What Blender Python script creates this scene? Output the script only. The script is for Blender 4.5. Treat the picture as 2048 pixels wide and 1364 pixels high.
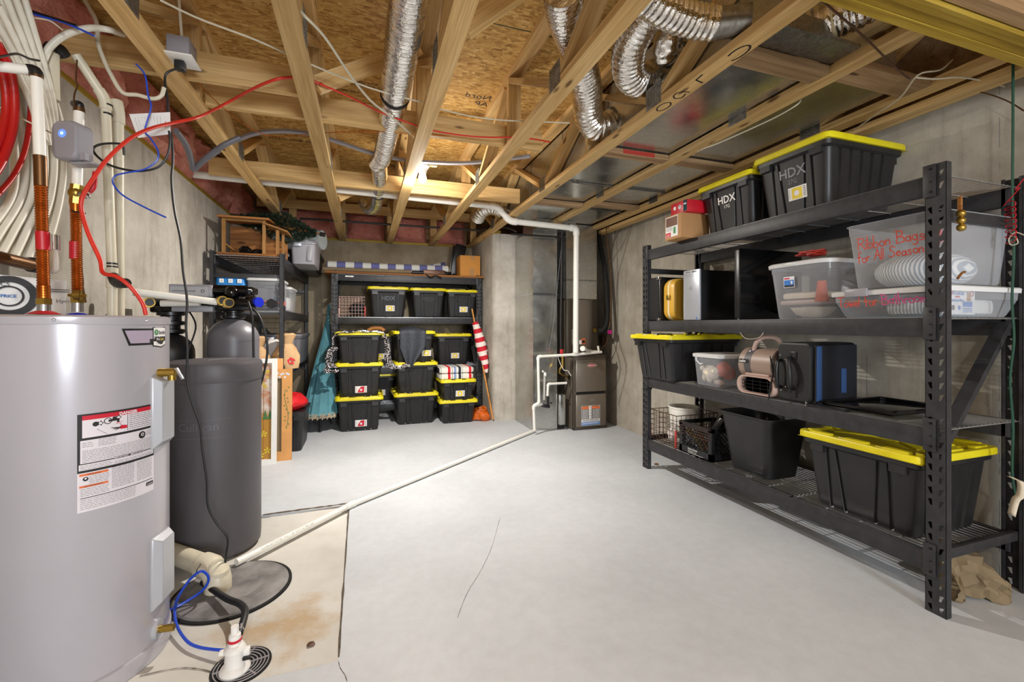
import bpy, bmesh, math, random
from mathutils import Vector, Matrix, Quaternion
R = random.Random(7)
C = bpy.context.scene.collection
SC = bpy.context.scene
for o in list(bpy.data.objects): bpy.data.objects.remove(o)

# ---------------------------------------------------------------- camera, sky, lamps, exposure
YAW = math.atan(297/880)
cd = bpy.data.cameras.new('camera'); cam = bpy.data.objects.new('camera', cd); C.objects.link(cam)
cd.sensor_width = 36; cd.lens = 36*880/2048; cd.shift_y = -31/2048; cd.clip_start = 0.02
cam.location = (0, 0, 1.25); cam.rotation_euler = (math.pi/2, 0, -YAW)
SC.camera = cam
SC.view_settings.view_transform = 'Standard'; SC.view_settings.look = 'None'
SC.view_settings.exposure = 0.56; SC.view_settings.gamma = 1.0
SC.view_settings.use_curve_mapping = False
w = bpy.data.worlds.new('world'); SC.world = w; w.use_nodes = True
w.node_tree.nodes['Background'].inputs[0].default_value = (0.72, 0.84, 1.0, 1)
w.node_tree.nodes['Background'].inputs[1].default_value = 1.2
def lamp(name, loc, power, col, rad=0.05):
    l = bpy.data.lights.new(name, 'POINT'); l.energy = power; l.color = col; l.shadow_soft_size = rad
    o = bpy.data.objects.new(name, l); o.location = loc; C.objects.link(o); return o
lamp('bulb_and_fill_light', (0.47, 3.75, 2.43), 22, (1.0, 0.95, 0.88), 0.03)
l = bpy.data.lights.new('bulb_downlight', 'AREA'); l.shape = 'DISK'; l.size = 0.07; l.energy = 58; l.color = (1.0, 0.95, 0.88)
o = bpy.data.objects.new('bulb_downlight', l); o.location = (0.47, 3.75, 2.435); C.objects.link(o)   # the flood bulb throws most of its light down
lamp('bulb_and_fill_light', (-0.1, -1.2, 2.40), 52, (1.0, 0.97, 0.93), 0.05)  # added fill lamp, unseen behind the camera; no bulb is modelled there
l = bpy.data.lights.new('daylight', 'AREA'); l.shape = 'RECTANGLE'; l.size = 0.95; l.size_y = 1.25; l.energy = 135; l.color = (0.86, 0.93, 1.0)
o = bpy.data.objects.new('daylight', l); o.location = (1.15, -3.62, 1.45); o.rotation_euler = (math.pi/2, 0, 0); C.objects.link(o)   # daylight entering through window_1 behind the camera

# ---------------------------------------------------------------- mesh helpers
def V(*a): return Vector(a)
class MB:
    def __init__(s): s.v = []; s.f = []; s.m = []; s.k = 0; s.sm = []; s.smooth = False
    def add(s, vs, fs, smooth=None):
        n = len(s.v); s.v += [tuple(p) for p in vs]
        for f in fs: s.f.append(tuple(i+n for i in f)); s.m.append(s.k); s.sm.append(s.smooth if smooth is None else smooth)
        return s
    def box(s, x0, x1, y0, y1, z0, z1, b=0):
        if b:
            b = min(b, (x1-x0)*.45, (y1-y0)*.45, (z1-z0)*.45)
            bm = bmesh.new(); bmesh.ops.create_cube(bm, size=1)
            for q in bm.verts: q.co = V(x0+(q.co.x+.5)*(x1-x0), y0+(q.co.y+.5)*(y1-y0), z0+(q.co.z+.5)*(z1-z0))
            bmesh.ops.bevel(bm, geom=bm.edges[:], offset=b, segments=2, affect='EDGES', profile=.5)
            s.bm(bm, True); return s
        return s.add([(x0,y0,z0),(x1,y0,z0),(x1,y1,z0),(x0,y1,z0),(x0,y0,z1),(x1,y0,z1),(x1,y1,z1),(x0,y1,z1)],
              [(0,3,2,1),(4,5,6,7),(0,1,5,4),(1,2,6,5),(2,3,7,6),(3,0,4,7)], False)
    def bm(s, bm, smooth=None, mtx=None):
        bm.verts.ensure_lookup_table()
        s.add([(mtx @ q.co) if mtx else q.co.copy() for q in bm.verts], [[q.index for q in f.verts] for f in bm.faces], smooth); bm.free(); return s
    def obox(s, c, size, rot, b=0):   # rot: Matrix/Quaternion/euler tuple
        m = rot if isinstance(rot, Matrix) else Matrix.Rotation(rot[2],3,'Z') @ Matrix.Rotation(rot[1],3,'Y') @ Matrix.Rotation(rot[0],3,'X')
        t = MB(); t.k = s.k; t.box(-size[0]/2,size[0]/2,-size[1]/2,size[1]/2,-size[2]/2,size[2]/2,b)
        return s.join(t, lambda p: m @ Vector(p) + Vector(c))
    def join(s, t, fn=None):
        n = len(s.v); s.v += [tuple(fn(p)) if fn else p for p in t.v]
        s.f += [tuple(i+n for i in f) for f in t.f]; s.m += t.m; s.sm += t.sm; return s
    def bar(s, a, b, w, t, up=(0,0,1)):
        a, b = Vector(a), Vector(b); d = (b-a); L = d.length; x = d/L; u = Vector(up)
        y = u.cross(x)
        if y.length < 1e-4: y = Vector((0,1,0)).cross(x)
        y.normalize(); z = x.cross(y); m = Matrix((x,y,z)).transposed()
        return s.obox((a+b)/2, (L,w,t), m)
    def tube(s, pts, r, n=8, cap=True, closed=False, rs=None):
        P = [Vector(p) for p in pts]; N = len(P); rings = []
        prev = None
        for i in range(N):
            if closed: t = P[(i+1)%N]-P[i-1]
            else: t = P[min(i+1,N-1)]-P[max(i-1,0)]
            t = t.normalized() if t.length > 1e-9 else Vector((0,0,1))
            if prev is None:
                a = Vector((0,0,1)) if abs(t.z) < .9 else Vector((1,0,0)); a = (a-t*a.dot(t)).normalized()
            else:
                a = prev-t*prev.dot(t); a = a.normalized() if a.length > 1e-6 else prev
            prev = a; b = t.cross(a); rr = rs[i] if rs else r
            rings.append([P[i]+(a*math.cos(2*math.pi*k/n)+b*math.sin(2*math.pi*k/n))*rr for k in range(n)])
        vs = [p for q in rings for p in q]; fs = []
        for i in range(N if closed else N-1):
            j = (i+1)%N
            for k in range(n): fs.append((i*n+k, i*n+(k+1)%n, j*n+(k+1)%n, j*n+k))
        s.add(vs, fs, n > 4)
        if cap and not closed:
            s.add(rings[0], [tuple(range(n))[::-1]], False); s.add(rings[-1], [tuple(range(n))], False)
        return s
    def cyl(s, a, b, r, n=20, r2=None, cap=True): return s.tube([a, b], r, n, cap, rs=[r, r if r2 is None else r2])
    def loft(s, rings, cap0=True, cap1=True, smooth=True):
        n = len(rings[0]); vs = [p for q in rings for p in q]; fs = []
        for i in range(len(rings)-1):
            for k in range(n): fs.append((i*n+k, i*n+(k+1)%n, (i+1)*n+(k+1)%n, (i+1)*n+k))
        s.add(vs, fs, smooth)
        if cap0: s.add(rings[0], [tuple(range(n))[::-1]], False)
        if cap1: s.add(rings[-1], [tuple(range(n))], False)
        return s
    def lathe(s, prof, c=(0,0), n=40, cap0=True, cap1=True):   # prof: (r, z)
        return s.loft([[(c[0]+r*math.cos(2*math.pi*k/n), c[1]+r*math.sin(2*math.pi*k/n), z) for k in range(n)] for r, z in prof], cap0, cap1)
    def sphere(s, c, r, n=16, m=10, sc=(1,1,1), noise=0, seed=0):
        rr = random.Random(seed); rings = []
        for i in range(1, m):
            a = math.pi*i/m-math.pi/2
            rings.append([(c[0]+r*sc[0]*math.cos(a)*math.cos(2*math.pi*k/n)*(1+noise*rr.uniform(-1,1)), c[1]+r*sc[1]*math.cos(a)*math.sin(2*math.pi*k/n)*(1+noise*rr.uniform(-1,1)), c[2]+r*sc[2]*math.sin(a)*(1+noise*rr.uniform(-1,1))) for k in range(n)])
        return s.loft(rings)
    def prism(s, poly, z0, z1, fn=None):
        f = fn or (lambda p: p); n = len(poly)
        vs = [f((x,y,z0)) for x,y in poly]+[f((x,y,z1)) for x,y in poly]
        return s.add(vs, [tuple(range(n))[::-1], tuple(range(n,2*n))]+[(k,(k+1)%n,n+(k+1)%n,n+k) for k in range(n)], False)
    def build(s, name, mats, parent=None, world=True, ang=40):
        me = bpy.data.meshes.new(name)
        off = Vector((0,0,0))
        if parent is None and world:
            xs = [p[0] for p in s.v]; ys = [p[1] for p in s.v]; zs = [p[2] for p in s.v]
            off = Vector(((min(xs)+max(xs))/2, (min(ys)+max(ys))/2, min(zs)))
        elif parent is not None and world:
            q = parent
            while q is not None: off += Vector(q.location); q = q.parent
        me.from_pydata([(p[0]-off.x, p[1]-off.y, p[2]-off.z) for p in s.v], [], s.f)
        if not isinstance(mats, (list, tuple)): mats = [mats]
        for m in mats: me.materials.append(m)
        me.polygons.foreach_set('material_index', s.m); me.polygons.foreach_set('use_smooth', s.sm)
        me.update(); me.set_sharp_from_angle(angle=math.radians(ang))
        o = bpy.data.objects.new(name, me); C.objects.link(o)
        if parent is not None: o.parent = parent
        elif world: o.location = off
        return o
def tag(o, label, cat, group=None, kind=None):
    if label: o['label'] = label
    if cat: o['category'] = cat
    if group: o['group'] = group
    if kind: o['kind'] = kind
    return o
def thing(name, label, cat, loc=(0,0,0), group=None, rz=0):
    o = bpy.data.objects.new(name, None); o.empty_display_size = .05; C.objects.link(o)
    o.location = loc; o.rotation_euler = (0,0,rz); return tag(o, label, cat, group)
def struct(o): o['kind'] = 'structure'; return o
def kids(o): return [c for c in ALLCH.get(o.name, [])] if False else list(o.children)
def copy_tree(o, parent=None):
    c = o.copy(); C.objects.link(c); c.parent = parent
    for ch in list(o.children): copy_tree(ch, c)
    return c
def dup(o, loc, label, group=None, rz=None):
    c = copy_tree(o); c.location = loc; c['label'] = label
    if rz is not None: c.rotation_euler = (0,0,rz)
    if group: c['group'] = group
    return c
def rrect(w, d, r, z, n=5, cx=0, cy=0):      # rounded rectangle ring
    out = []
    for sx, sy, a0 in ((1,1,0),(-1,1,90),(-1,-1,180),(1,-1,270)):
        for k in range(n+1):
            a = math.radians(a0+90*k/n); out.append((cx+sx*(w/2-r)+r*math.cos(a), cy+sy*(d/2-r)+r*math.sin(a), z))
    return out
def smoothpath(P, k=6, closed=False):
    P = [Vector(p) for p in P]; N = len(P); out = []
    rng = N if closed else N-1
    for i in range(rng):
        if closed: p0,p1,p2,p3 = P[i-1],P[i],P[(i+1)%N],P[(i+2)%N]
        else: p0,p1,p2,p3 = P[max(i-1,0)],P[i],P[i+1],P[min(i+2,N-1)]
        for j in range(k):
            t = j/k; out.append(.5*((2*p1)+(p2-p0)*t+(2*p0-5*p1+4*p2-p3)*t*t+(3*p1-p0-3*p2+p3)*t**3))
    if not closed: out.append(P[-1])
    return out
def strand(name, label, cat, pts, r, m, k=6, n=6, group=None, parent=None):
    o = MB().tube(smoothpath(pts, k), r, n).build(name, m, parent)
    return tag(o, label, cat, group) if parent is None else o
def member(name, a, b, w, t, m, parent, up=(0,0,1)):   # board with its own frame: local x is the grain
    a, b = Vector(a), Vector(b); x = (b-a); L = x.length; x.normalize(); u = Vector(up)
    y = u.cross(x)
    if y.length < 1e-3: y = Vector((0,1,0)).cross(x)
    y.normalize(); z = x.cross(y)
    q = MB(); q.box(0, L, -w/2, w/2, -t/2, t/2)
    o = q.build(name, m, None, world=False)
    off = Vector(parent.location) if parent else Vector()
    o.location = a-off; o.rotation_mode = 'QUATERNION'; o.rotation_quaternion = Matrix((x,y,z)).transposed().to_quaternion()
    if parent: o.parent = parent
    return o
# text as flat mesh (x right, y up), returns verts, faces
_tc = {}
def textmesh(s, size, align='LEFT', bold=0):
    key = (s, size, align, bold)
    if key in _tc: return _tc[key]
    cu = bpy.data.curves.new('t', 'FONT'); cu.body = s; cu.size = size; cu.align_x = align; cu.offset = bold; cu.resolution_u = 2
    o = bpy.data.objects.new('t', cu); C.objects.link(o)
    dg = bpy.context.evaluated_depsgraph_get(); me = bpy.data.meshes.new_from_object(o.evaluated_get(dg))
    r = ([tuple(v.co) for v in me.vertices], [tuple(p.vertices) for p in me.polygons])
    bpy.data.objects.remove(o); bpy.data.curves.remove(cu); bpy.data.meshes.remove(me)
    _tc[key] = r; return r
class Decal:     # printed matter: shapes and lettering laid on a surface given by fn(x, y, h)
    def __init__(s, fn): s.fn = fn; s.q = MB(); s.h = 0.0006
    def rect(s, k, x0, y0, x1, y1, h=0, nx=1):
        s.q.k = k; n = max(1, nx)
        vs = []; fs = []
        for i in range(n+1):
            x = x0+(x1-x0)*i/n; vs += [s.fn(x,y0,s.h+h), s.fn(x,y1,s.h+h)]
        for i in range(n): fs.append((2*i,2*i+2,2*i+3,2*i+1))
        s.q.add(vs, fs, False); return s
    def poly(s, k, pts, h=0):
        s.q.k = k; s.q.add([s.fn(x,y,s.h+h) for x,y in pts], [tuple(range(len(pts)))], False); return s
    def disc(s, k, cx, cy, r, h=0, r0=0, n=24):
        s.q.k = k
        if r0: s.q.add([s.fn(cx+a*math.cos(2*math.pi*i/n), cy+a*math.sin(2*math.pi*i/n), s.h+h) for a in (r0, r) for i in range(n)], [(i,(i+1)%n,n+(i+1)%n,n+i) for i in range(n)], False)
        else: s.poly(k, [(cx+r*math.cos(2*math.pi*i/n), cy+r*math.sin(2*math.pi*i/n)) for i in range(n)], h)
        return s
    def text(s, k, t, x, y, size, h=0.0004, align='LEFT', bold=0, rot=0, sx=1):
        vs, fs = textmesh(t, size, align, bold); s.q.k = k; c, n_ = math.cos(rot), math.sin(rot)
        s.q.add([s.fn(x+(a*sx*c-b*n_), y+(a*sx*n_+b*c), s.h+h) for a,b,_ in vs], fs, False); return s
    def lines(s, k, x0, y0, x1, y1, pitch, th, seed=1, h=0.0004):   # blocks of small print, as short bars
        rr = random.Random(seed); y = y1
        while y > y0:
            x = x0
            while x < x1-.004:
                L = min(rr.uniform(.004,.016), x1-x); s.rect(k, x, y-th, x+L, y, h); x += L+.002
            y -= pitch
        return s
    def build(s, name, mats, parent, world=True): return s.q.build(name, mats, parent, world)
def plane_fn(o, ux, uy):
    o, ux, uy = Vector(o), Vector(ux).normalized(), Vector(uy).normalized(); n = ux.cross(uy)
    return lambda x, y, h: tuple(o+ux*x+uy*y+n*h)

# ---------------------------------------------------------------- materials
def srgb(r, g, b):
    f = lambda c: (c/255/12.92) if c <= 10 else ((c/255+.055)/1.055)**2.4
    return (f(r), f(g), f(b), 1)
class G:
    def __init__(s, name):
        s.m = bpy.data.materials.new(name); s.m.use_nodes = True; s.nt = s.m.node_tree; s.b = s.nt.nodes['Principled BSDF']; s.tc = None
    def n(s, t, **kw):
        q = s.nt.nodes.new(t)
        for k, v in kw.items():
            if k.startswith('i_'):
                q.inputs[k[2:].replace('_',' ')].default_value = v
            else: setattr(q, k, v)
        return q
    def l(s, a, b): s.nt.links.new(a, b)
    def co(s, scale=(1,1,1), rot=(0,0,0), loc=(0,0,0)):
        if s.tc is None: s.tc = s.n('ShaderNodeTexCoord')
        mp = s.n('ShaderNodeMapping'); mp.inputs['Scale'].default_value = scale; mp.inputs['Rotation'].default_value = rot; mp.inputs['Location'].default_value = loc
        s.l(s.tc.outputs['Object'], mp.inputs['Vector']); return mp.outputs[0]
    def noise(s, sc, det=4, rough=.55, vec=None, dist=0):
        q = s.n('ShaderNodeTexNoise'); q.inputs['Scale'].default_value = sc; q.inputs['Detail'].default_value = det; q.inputs['Roughness'].default_value = rough; q.inputs['Distortion'].default_value = dist
        s.l(vec if vec is not None else s.co(), q.inputs['Vector']); return q.outputs['Fac']
    def vor(s, sc, vec=None, feature='F1', out='Distance', rand=1):
        q = s.n('ShaderNodeTexVoronoi'); q.feature = feature; q.inputs['Scale'].default_value = sc; q.inputs['Randomness'].default_value = rand
        s.l(vec if vec is not None else s.co(), q.inputs['Vector']); return q.outputs[out]
    def ramp(s, fac, stops, interp='LINEAR'):
        q = s.n('ShaderNodeValToRGB'); q.color_ramp.interpolation = interp; e = q.color_ramp.elements
        while len(e) < len(stops): e.new(.5)
        for i, (p, c) in enumerate(stops):
            e[i].position = p; e[i].color = c if len(c) == 4 else (*c, 1)
        s.l(fac, q.inputs[0]); return q.outputs[0]
    def mix(s, a, b, fac=.5, mode='MIX'):
        q = s.n('ShaderNodeMix'); q.data_type = 'RGBA'; q.blend_type = mode
        for v, sock in ((fac, q.inputs[0]), (a, q.inputs[6]), (b, q.inputs[7])):
            if isinstance(v, (int, float, tuple)): sock.default_value = v
            else: s.l(v, sock)
        return q.outputs[2]
    def math(s, op, a, b=0, c=0):
        q = s.n('ShaderNodeMath'); q.operation = op
        for v, sock in ((a, q.inputs[0]), (b, q.inputs[1]), (c, q.inputs[2])):
            if isinstance(v, (int, float)): sock.default_value = v
            else: s.l(v, sock)
        return q.outputs[0]
    def bump(s, h, st=.3, dist=.01):
        q = s.n('ShaderNodeBump'); q.inputs['Strength'].default_value = st; q.inputs['Distance'].default_value = dist
        s.l(h, q.inputs['Height']); s.l(q.outputs[0], s.b.inputs['Normal'])
    def col(s, c):
        if isinstance(c, tuple): s.b.inputs['Base Color'].default_value = c
        else: s.l(c, s.b.inputs['Base Color'])
    def set(s, **kw):
        for k, v in kw.items():
            sock = s.b.inputs[{'rough':'Roughness','metal':'Metallic','spec':'Specular IOR Level','trans':'Transmission Weight','alpha':'Alpha','em':'Emission Strength','emc':'Emission Color','coat':'Coat Weight','sss':'Subsurface Weight'}[k]]
            if isinstance(v, (int, float, tuple)): sock.default_value = v
            else: s.l(v, sock)
        return s
def flat(name, c, rough=.5, metal=0, var=.12, vs=6, bump=0, bs=80, spec=.5):
    g = G(name); n = g.noise(vs, 3)
    d = tuple(x*(1-var) for x in c[:3])+(1,); l_ = tuple(min(1,x*(1+var)) for x in c[:3])+(1,)
    g.col(g.ramp(n, [(.3, d), (.7, l_)])); g.set(rough=rough, metal=metal, spec=spec)
    if bump: g.bump(g.noise(bs, 2), bump, .002)
    return g.m
def wood(name, c1, c2, c3, knots=True, rough=.62):
    g = G(name)
    oi = g.n('ShaderNodeObjectInfo'); add = g.n('ShaderNodeVectorMath'); add.operation = 'MULTIPLY_ADD'
    cb = g.n('ShaderNodeCombineXYZ'); 
    for i in range(3): g.l(oi.outputs['Random'], cb.inputs[i])
    g.l(cb.outputs[0], add.inputs[0]); add.inputs[1].default_value = (17, 13, 11); g.l(g.co((1, 1, 1)), add.inputs[2])
    mp = g.n('ShaderNodeMapping'); mp.inputs['Scale'].default_value = (1.2, 26, 26); g.l(add.outputs[0], mp.inputs[0])
    n1 = g.noise(1.0, 6, .6, mp.outputs[0], .4)
    mp2 = g.n('ShaderNodeMapping'); mp2.inputs['Scale'].default_value = (3, 120, 120); g.l(add.outputs[0], mp2.inputs[0])
    n2 = g.noise(1.0, 3, .5, mp2.outputs[0])
    c = g.ramp(n1, [(.25, c1), (.5, c2), (.75, c3)])
    c = g.mix(c, g.ramp(n2, [(.35, (.6,.52,.42)), (.6, (1,1,1))]), .45, 'MULTIPLY')
    hs = g.n('ShaderNodeHueSaturation'); g.l(c, hs.inputs['Color']); g.l(g.math('MULTIPLY_ADD', oi.outputs['Random'], .3, .84), hs.inputs['Value'])
    c = hs.outputs[0]
    if knots:
        mp3 = g.n('ShaderNodeMapping'); mp3.inputs['Scale'].default_value = (2.6, 9, 9); g.l(add.outputs[0], mp3.inputs[0])
        k = g.vor(1.0, mp3.outputs[0]); c = g.mix(c, g.ramp(k, [(.07, srgb(96,58,28)), (.13, (1,1,1))]), .8, 'MULTIPLY')
    g.col(c); g.set(rough=rough, spec=.3); g.bump(n2, .15, .002)
    return g.m
M = {}
M['pine'] = wood('pine_lumber', srgb(186,148,92), srgb(212,176,118), srgb(230,200,148))
M['treated'] = wood('treated_beam', srgb(132,104,30), srgb(168,138,48), srgb(190,162,74), False)
M['oldpine'] = wood('dusty_board', srgb(122,94,66), srgb(156,126,92), srgb(180,152,116))
M['stablewood'] = wood('stable_wood', srgb(120,84,44), srgb(150,108,60), srgb(168,126,76), False)
M['craft'] = wood('craft_wood', srgb(96,58,26), srgb(142,92,46), srgb(170,118,64))
M['honey'] = wood('honey_wood', srgb(160,96,40), srgb(196,134,66), srgb(214,158,88), False)
# OSB sheathing
g = G('osb'); cols = None
for i, (rot, sc, loc) in enumerate((((0,0,.45), (13,46,1), (0,0,0)), ((0,0,-.5), (16,52,1), (3,1,0)), ((0,0,.05), (20,66,1), (7,5,0)))):
    v = g.vor(1.0, g.co(sc, rot, loc), out='Color')
    cc = g.ramp(v, [(.1, srgb(150,108,52)), (.4, srgb(190,146,78)), (.7, srgb(212,170,98)), (.95, srgb(230,196,130))])
    cols = cc if cols is None else g.mix(cols, cc, g.ramp(g.noise(11+5*i, 2), [(.42, (0,0,0)), (.55, (1,1,1))]))
cols = g.mix(cols, g.ramp(g.noise(1.1, 2), [(.3, (.72,.68,.62)), (.7, (1,1,1))]), .6, 'MULTIPLY')
sx = g.n('ShaderNodeSeparateXYZ'); g.l(g.co(), sx.inputs[0])
fr = g.math('FRACT', g.math('DIVIDE', g.math('ADD', sx.outputs[1], 20*1.22-.55), 1.22)); ln = g.math('LESS_THAN', g.math('ABSOLUTE', g.math('SUBTRACT', fr, .5)), .0035)
cols = g.mix(cols, srgb(38,62,40), ln)
g.col(cols); g.set(rough=.75, spec=.25); g.bump(g.vor(30, g.co((1,2.6,1),(0,0,.4))), .25, .004); M['osb'] = g.m
# cast concrete wall
def concrete(name, c0, c1, c2, ax='z', pit=True, stain=True):
    g = G(name); n = g.noise(1.3, 6, .6); c = g.ramp(n, [(.3, c0), (.5, c1), (.72, c2)])
    n2 = g.noise(9, 5, .65); c = g.mix(c, g.ramp(n2, [(.35, (.8,.79,.77)), (.62, (1,1,1))]), .7, 'MULTIPLY')
    if stain:
        st = g.noise(1.0, 6, .65, g.co((14,14,1.3))); c = g.mix(c, g.ramp(st, [(.33, (.66,.63,.58)), (.47, (1,1,1)), (.7,(1,1,1))]), .5, 'MULTIPLY')
        sx = g.n('ShaderNodeSeparateXYZ'); g.l(g.co(), sx.inputs[0])
        for k in (0, 1):
            fr = g.math('FRACT', g.math('ADD', g.math('DIVIDE', sx.outputs[k], .61), 20.37)); ln = g.math('LESS_THAN', g.math('ABSOLUTE', g.math('SUBTRACT', fr, .5)), .003)
            c = g.mix(c, (.22,.21,.19,1), g.math('MULTIPLY', ln, g.math('GREATER_THAN', g.noise(7, 2), .5)))
    if pit:
        p = g.vor(34); c = g.mix(c, g.ramp(p, [(.05, (.38,.36,.33)), (.11, (1,1,1))]), g.ramp(g.noise(4,2), [(.5,(0,0,0)),(.62,(1,1,1))]), 'MULTIPLY')
    g.col(c); g.set(rough=.85, spec=.25); g.bump(g.noise(28, 5, .6), .22, .006); return g.m
M['concrete'] = concrete('cast_concrete', srgb(150,144,134), srgb(182,176,166), srgb(204,199,190))
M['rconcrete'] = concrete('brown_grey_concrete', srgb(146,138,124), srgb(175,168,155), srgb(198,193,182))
M['dconcrete'] = concrete('tan_concrete', srgb(118,104,84), srgb(146,132,110), srgb(172,158,136))
g = G('slab_floor'); c = g.ramp(g.noise(.9, 6, .55), [(.3, srgb(181,185,190)), (.5, srgb(193,197,202)), (.7, srgb(203,207,212))])
c = g.mix(c, g.ramp(g.noise(16, 6, .7), [(.35, (.9,.89,.88)), (.6, (1,1,1))]), .6, 'MULTIPLY')
c = g.mix(c, g.ramp(g.vor(11), [(.012, (.25,.24,.22)), (.02, (1,1,1))]), .7, 'MULTIPLY')
g.col(c); g.set(rough=.62, spec=.35); g.bump(g.noise(40, 4), .05, .003); M['floor'] = g.m
g = G('rough_patch'); c = g.ramp(g.noise(2.2, 6, .6), [(.3, srgb(184,181,173)), (.5, srgb(199,196,189)), (.7, srgb(208,205,199))])
ds = g.n('ShaderNodeVectorMath'); ds.operation = 'LENGTH'; g.l(g.co((1,1.5,1),(0,0,0),(.27,-3.05,0)), ds.inputs[0])
st = g.math('SUBTRACT', g.noise(5.5, 5, .65), g.math('MULTIPLY', ds.outputs['Value'], .95)); c = g.mix(c, srgb(176,144,98), g.ramp(st, [(.22, (0,0,0)), (.48, (.7,.7,.7))]))
c = g.mix(c, g.ramp(g.vor(16), [(.02, (.2,.18,.15)), (.04, (1,1,1))]), .7, 'MULTIPLY')
g.col(c); g.set(rough=.8, spec=.25); g.bump(g.noise(30, 5), .2, .005); M['patch'] = g.m
def galv(name, base, rough=.32, sp=1.0):
    g = G(name); v = g.vor(70, out='Color'); c = g.ramp(v, [(.2, tuple(x*(1-.22*sp) for x in base[:3])), (.8, tuple(min(1,x*(1+.12*sp)) for x in base[:3]))])
    c = g.mix(c, g.ramp(g.noise(2.5, 4), [(.35, (.72,.70,.66)), (.6, (1,1,1))]), .6, 'MULTIPLY')
    g.col(c); g.set(rough=g.ramp(g.noise(5, 3), [(.3, (rough*.7,)*3), (.7, (rough*1.5,)*3)]), metal=.9); g.bump(g.noise(1.6, 2), .12, .02); return g.m
M['galv'] = galv('galvanised_sheet', srgb(200,200,196), .2, .4)
M['galvdark'] = galv('weathered_galvanised', srgb(150,148,142), .32, .9)
M['plate'] = galv('truss_plate', srgb(150,148,142), .45)
g = G('crinkled_foil'); g.col(g.ramp(g.noise(24, 4), [(.3, srgb(214,210,204)), (.7, srgb(250,248,244))])); g.set(rough=.17, metal=1.0)
g.bump(g.noise(34, 3, .6), .6, .010); M['foil'] = g.m
g = G('pink_insulation'); c = g.ramp(g.noise(3.2, 6, .7), [(.25, srgb(168,92,80)), (.5, srgb(208,132,116)), (.75, srgb(228,168,148))]); g.col(c); g.set(rough=.95, spec=.1)
g.bump(g.noise(9, 6, .7), .9, .05); M['pink'] = g.m
g = G('powder_coat'); g.col(g.ramp(g.noise(20, 3), [(.3, srgb(34,34,37)), (.7, srgb(50,49,52))])); g.set(rough=.48, spec=.5); g.bump(g.noise(220, 2), .12, .001); M['rack'] = g.m
M['bolt'] = flat('dark_bolt', srgb(30,30,32), .4, .6)
M['wire'] = flat('deck_wire', srgb(190,190,192), .28, .85)
g = G('tote_black'); g.col(g.ramp(g.noise(7, 4), [(.3, srgb(24,24,26)), (.7, srgb(36,35,36))])); g.set(rough=.42, spec=.5); g.bump(g.noise(160, 3), .1, .001); M['tote'] = g.m
g = G('tote_yellow'); g.col(g.ramp(g.noise(6, 4), [(.3, srgb(206,190,14)), (.7, srgb(228,214,34))])); g.set(rough=.38, spec=.45); g.bump(g.noise(140, 3), .1, .001); M['yellow'] = g.m
M['emboss'] = flat('embossed_black', srgb(22,22,24), .25)
M['heater'] = flat('heater_enamel', srgb(184,181,188), .24, .2, .03, 2)
M['heatercov'] = flat('heater_cover', srgb(178,180,186), .3, .2, .03)
M['pvc'] = flat('white_pvc', srgb(234,231,222), .35, 0, .04)
M['pvcold'] = flat('cream_pvc', srgb(206,198,176), .4, 0, .06)
M['pex'] = flat('white_pex', srgb(222,216,200), .4, 0, .05)
M['pexred'] = flat('red_pex', srgb(176,22,20), .35, 0, .08)
g = G('orange_copper'); g.col(g.ramp(g.noise(18, 3), [(.3, srgb(160,78,22)), (.7, srgb(206,120,48))])); g.set(rough=.28, metal=.85); M['copper'] = g.m
M['copperdull'] = flat('dull_copper', srgb(104,74,46), .4, .8)
M['brass'] = flat('brass', srgb(170,140,66), .32, .9)
M['chrome'] = flat('bright_steel', srgb(200,200,205), .2, 1)
M['redcord'] = flat('red_cord', srgb(206,48,34), .4)
M['redplastic'] = flat('red_plastic', srgb(190,24,40), .4)
M['blue'] = flat('blue_tube', srgb(30,70,190), .3)
M['bluecap'] = flat('blue_cap', srgb(20,40,190), .35)
M['blackrub'] = flat('black_rubber', srgb(22,22,24), .45)
M['black'] = flat('black_plastic', srgb(18,18,20), .35)
M['gloss'] = flat('gloss_black', srgb(10,10,12), .12)
M['darkgrey'] = flat('charcoal_poly', srgb(80,77,81), .48, 0, .06, 3, .1, 120)
M['midgrey'] = flat('grey_poly', srgb(98,96,102), .4, 0, .05, 3)
M['carbon'] = flat('black_tank', srgb(34,34,38), .4, 0, .1)
M['grey'] = flat('grey_plastic', srgb(146,144,150), .4, 0, .05)
M['white'] = flat('white_paint', srgb(232,230,226), .45, 0, .03)
M['paper'] = flat('paper_white', srgb(230,228,226), .7, 0, .03)
M['labwhite'] = flat('label_white', srgb(222,216,222), .5, 0, .03)
M['ink'] = flat('ink_black', srgb(28,26,28), .6)
M['inkgrey'] = flat('ink_grey', srgb(120,116,118), .7)
M['inkred'] = flat('ink_red', srgb(196,20,46), .6)
M['inkorange'] = flat('ink_orange', srgb(222,112,60), .6)
M['inkyellow'] = flat('ink_yellow', srgb(226,200,50), .6)
M['inkblue'] = flat('ink_blue', srgb(50,120,200), .6)
M['inkgreen'] = flat('ink_green', srgb(60,140,80), .6)
M['marker'] = flat('red_marker', srgb(200,70,50), .5)
M['markerpink'] = flat('pink_marker', srgb(190,70,120), .5)
M['furn'] = flat('furnace_taupe', srgb(122,112,100), .34, .45, .04, 3)
M['furndark'] = flat('furnace_dark', srgb(82,74,64), .42, .4, .06, 3)
M['card'] = flat('cardboard', srgb(176,132,86), .8, 0, .07, 4, .1, 60)
M['cardorange'] = flat('orange_cardboard', srgb(204,140,64), .8, 0, .06, 4)
M['kraft'] = flat('kraft_paper', srgb(124,107,80), .75, 0, .12, 5, .3, 30)
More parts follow.
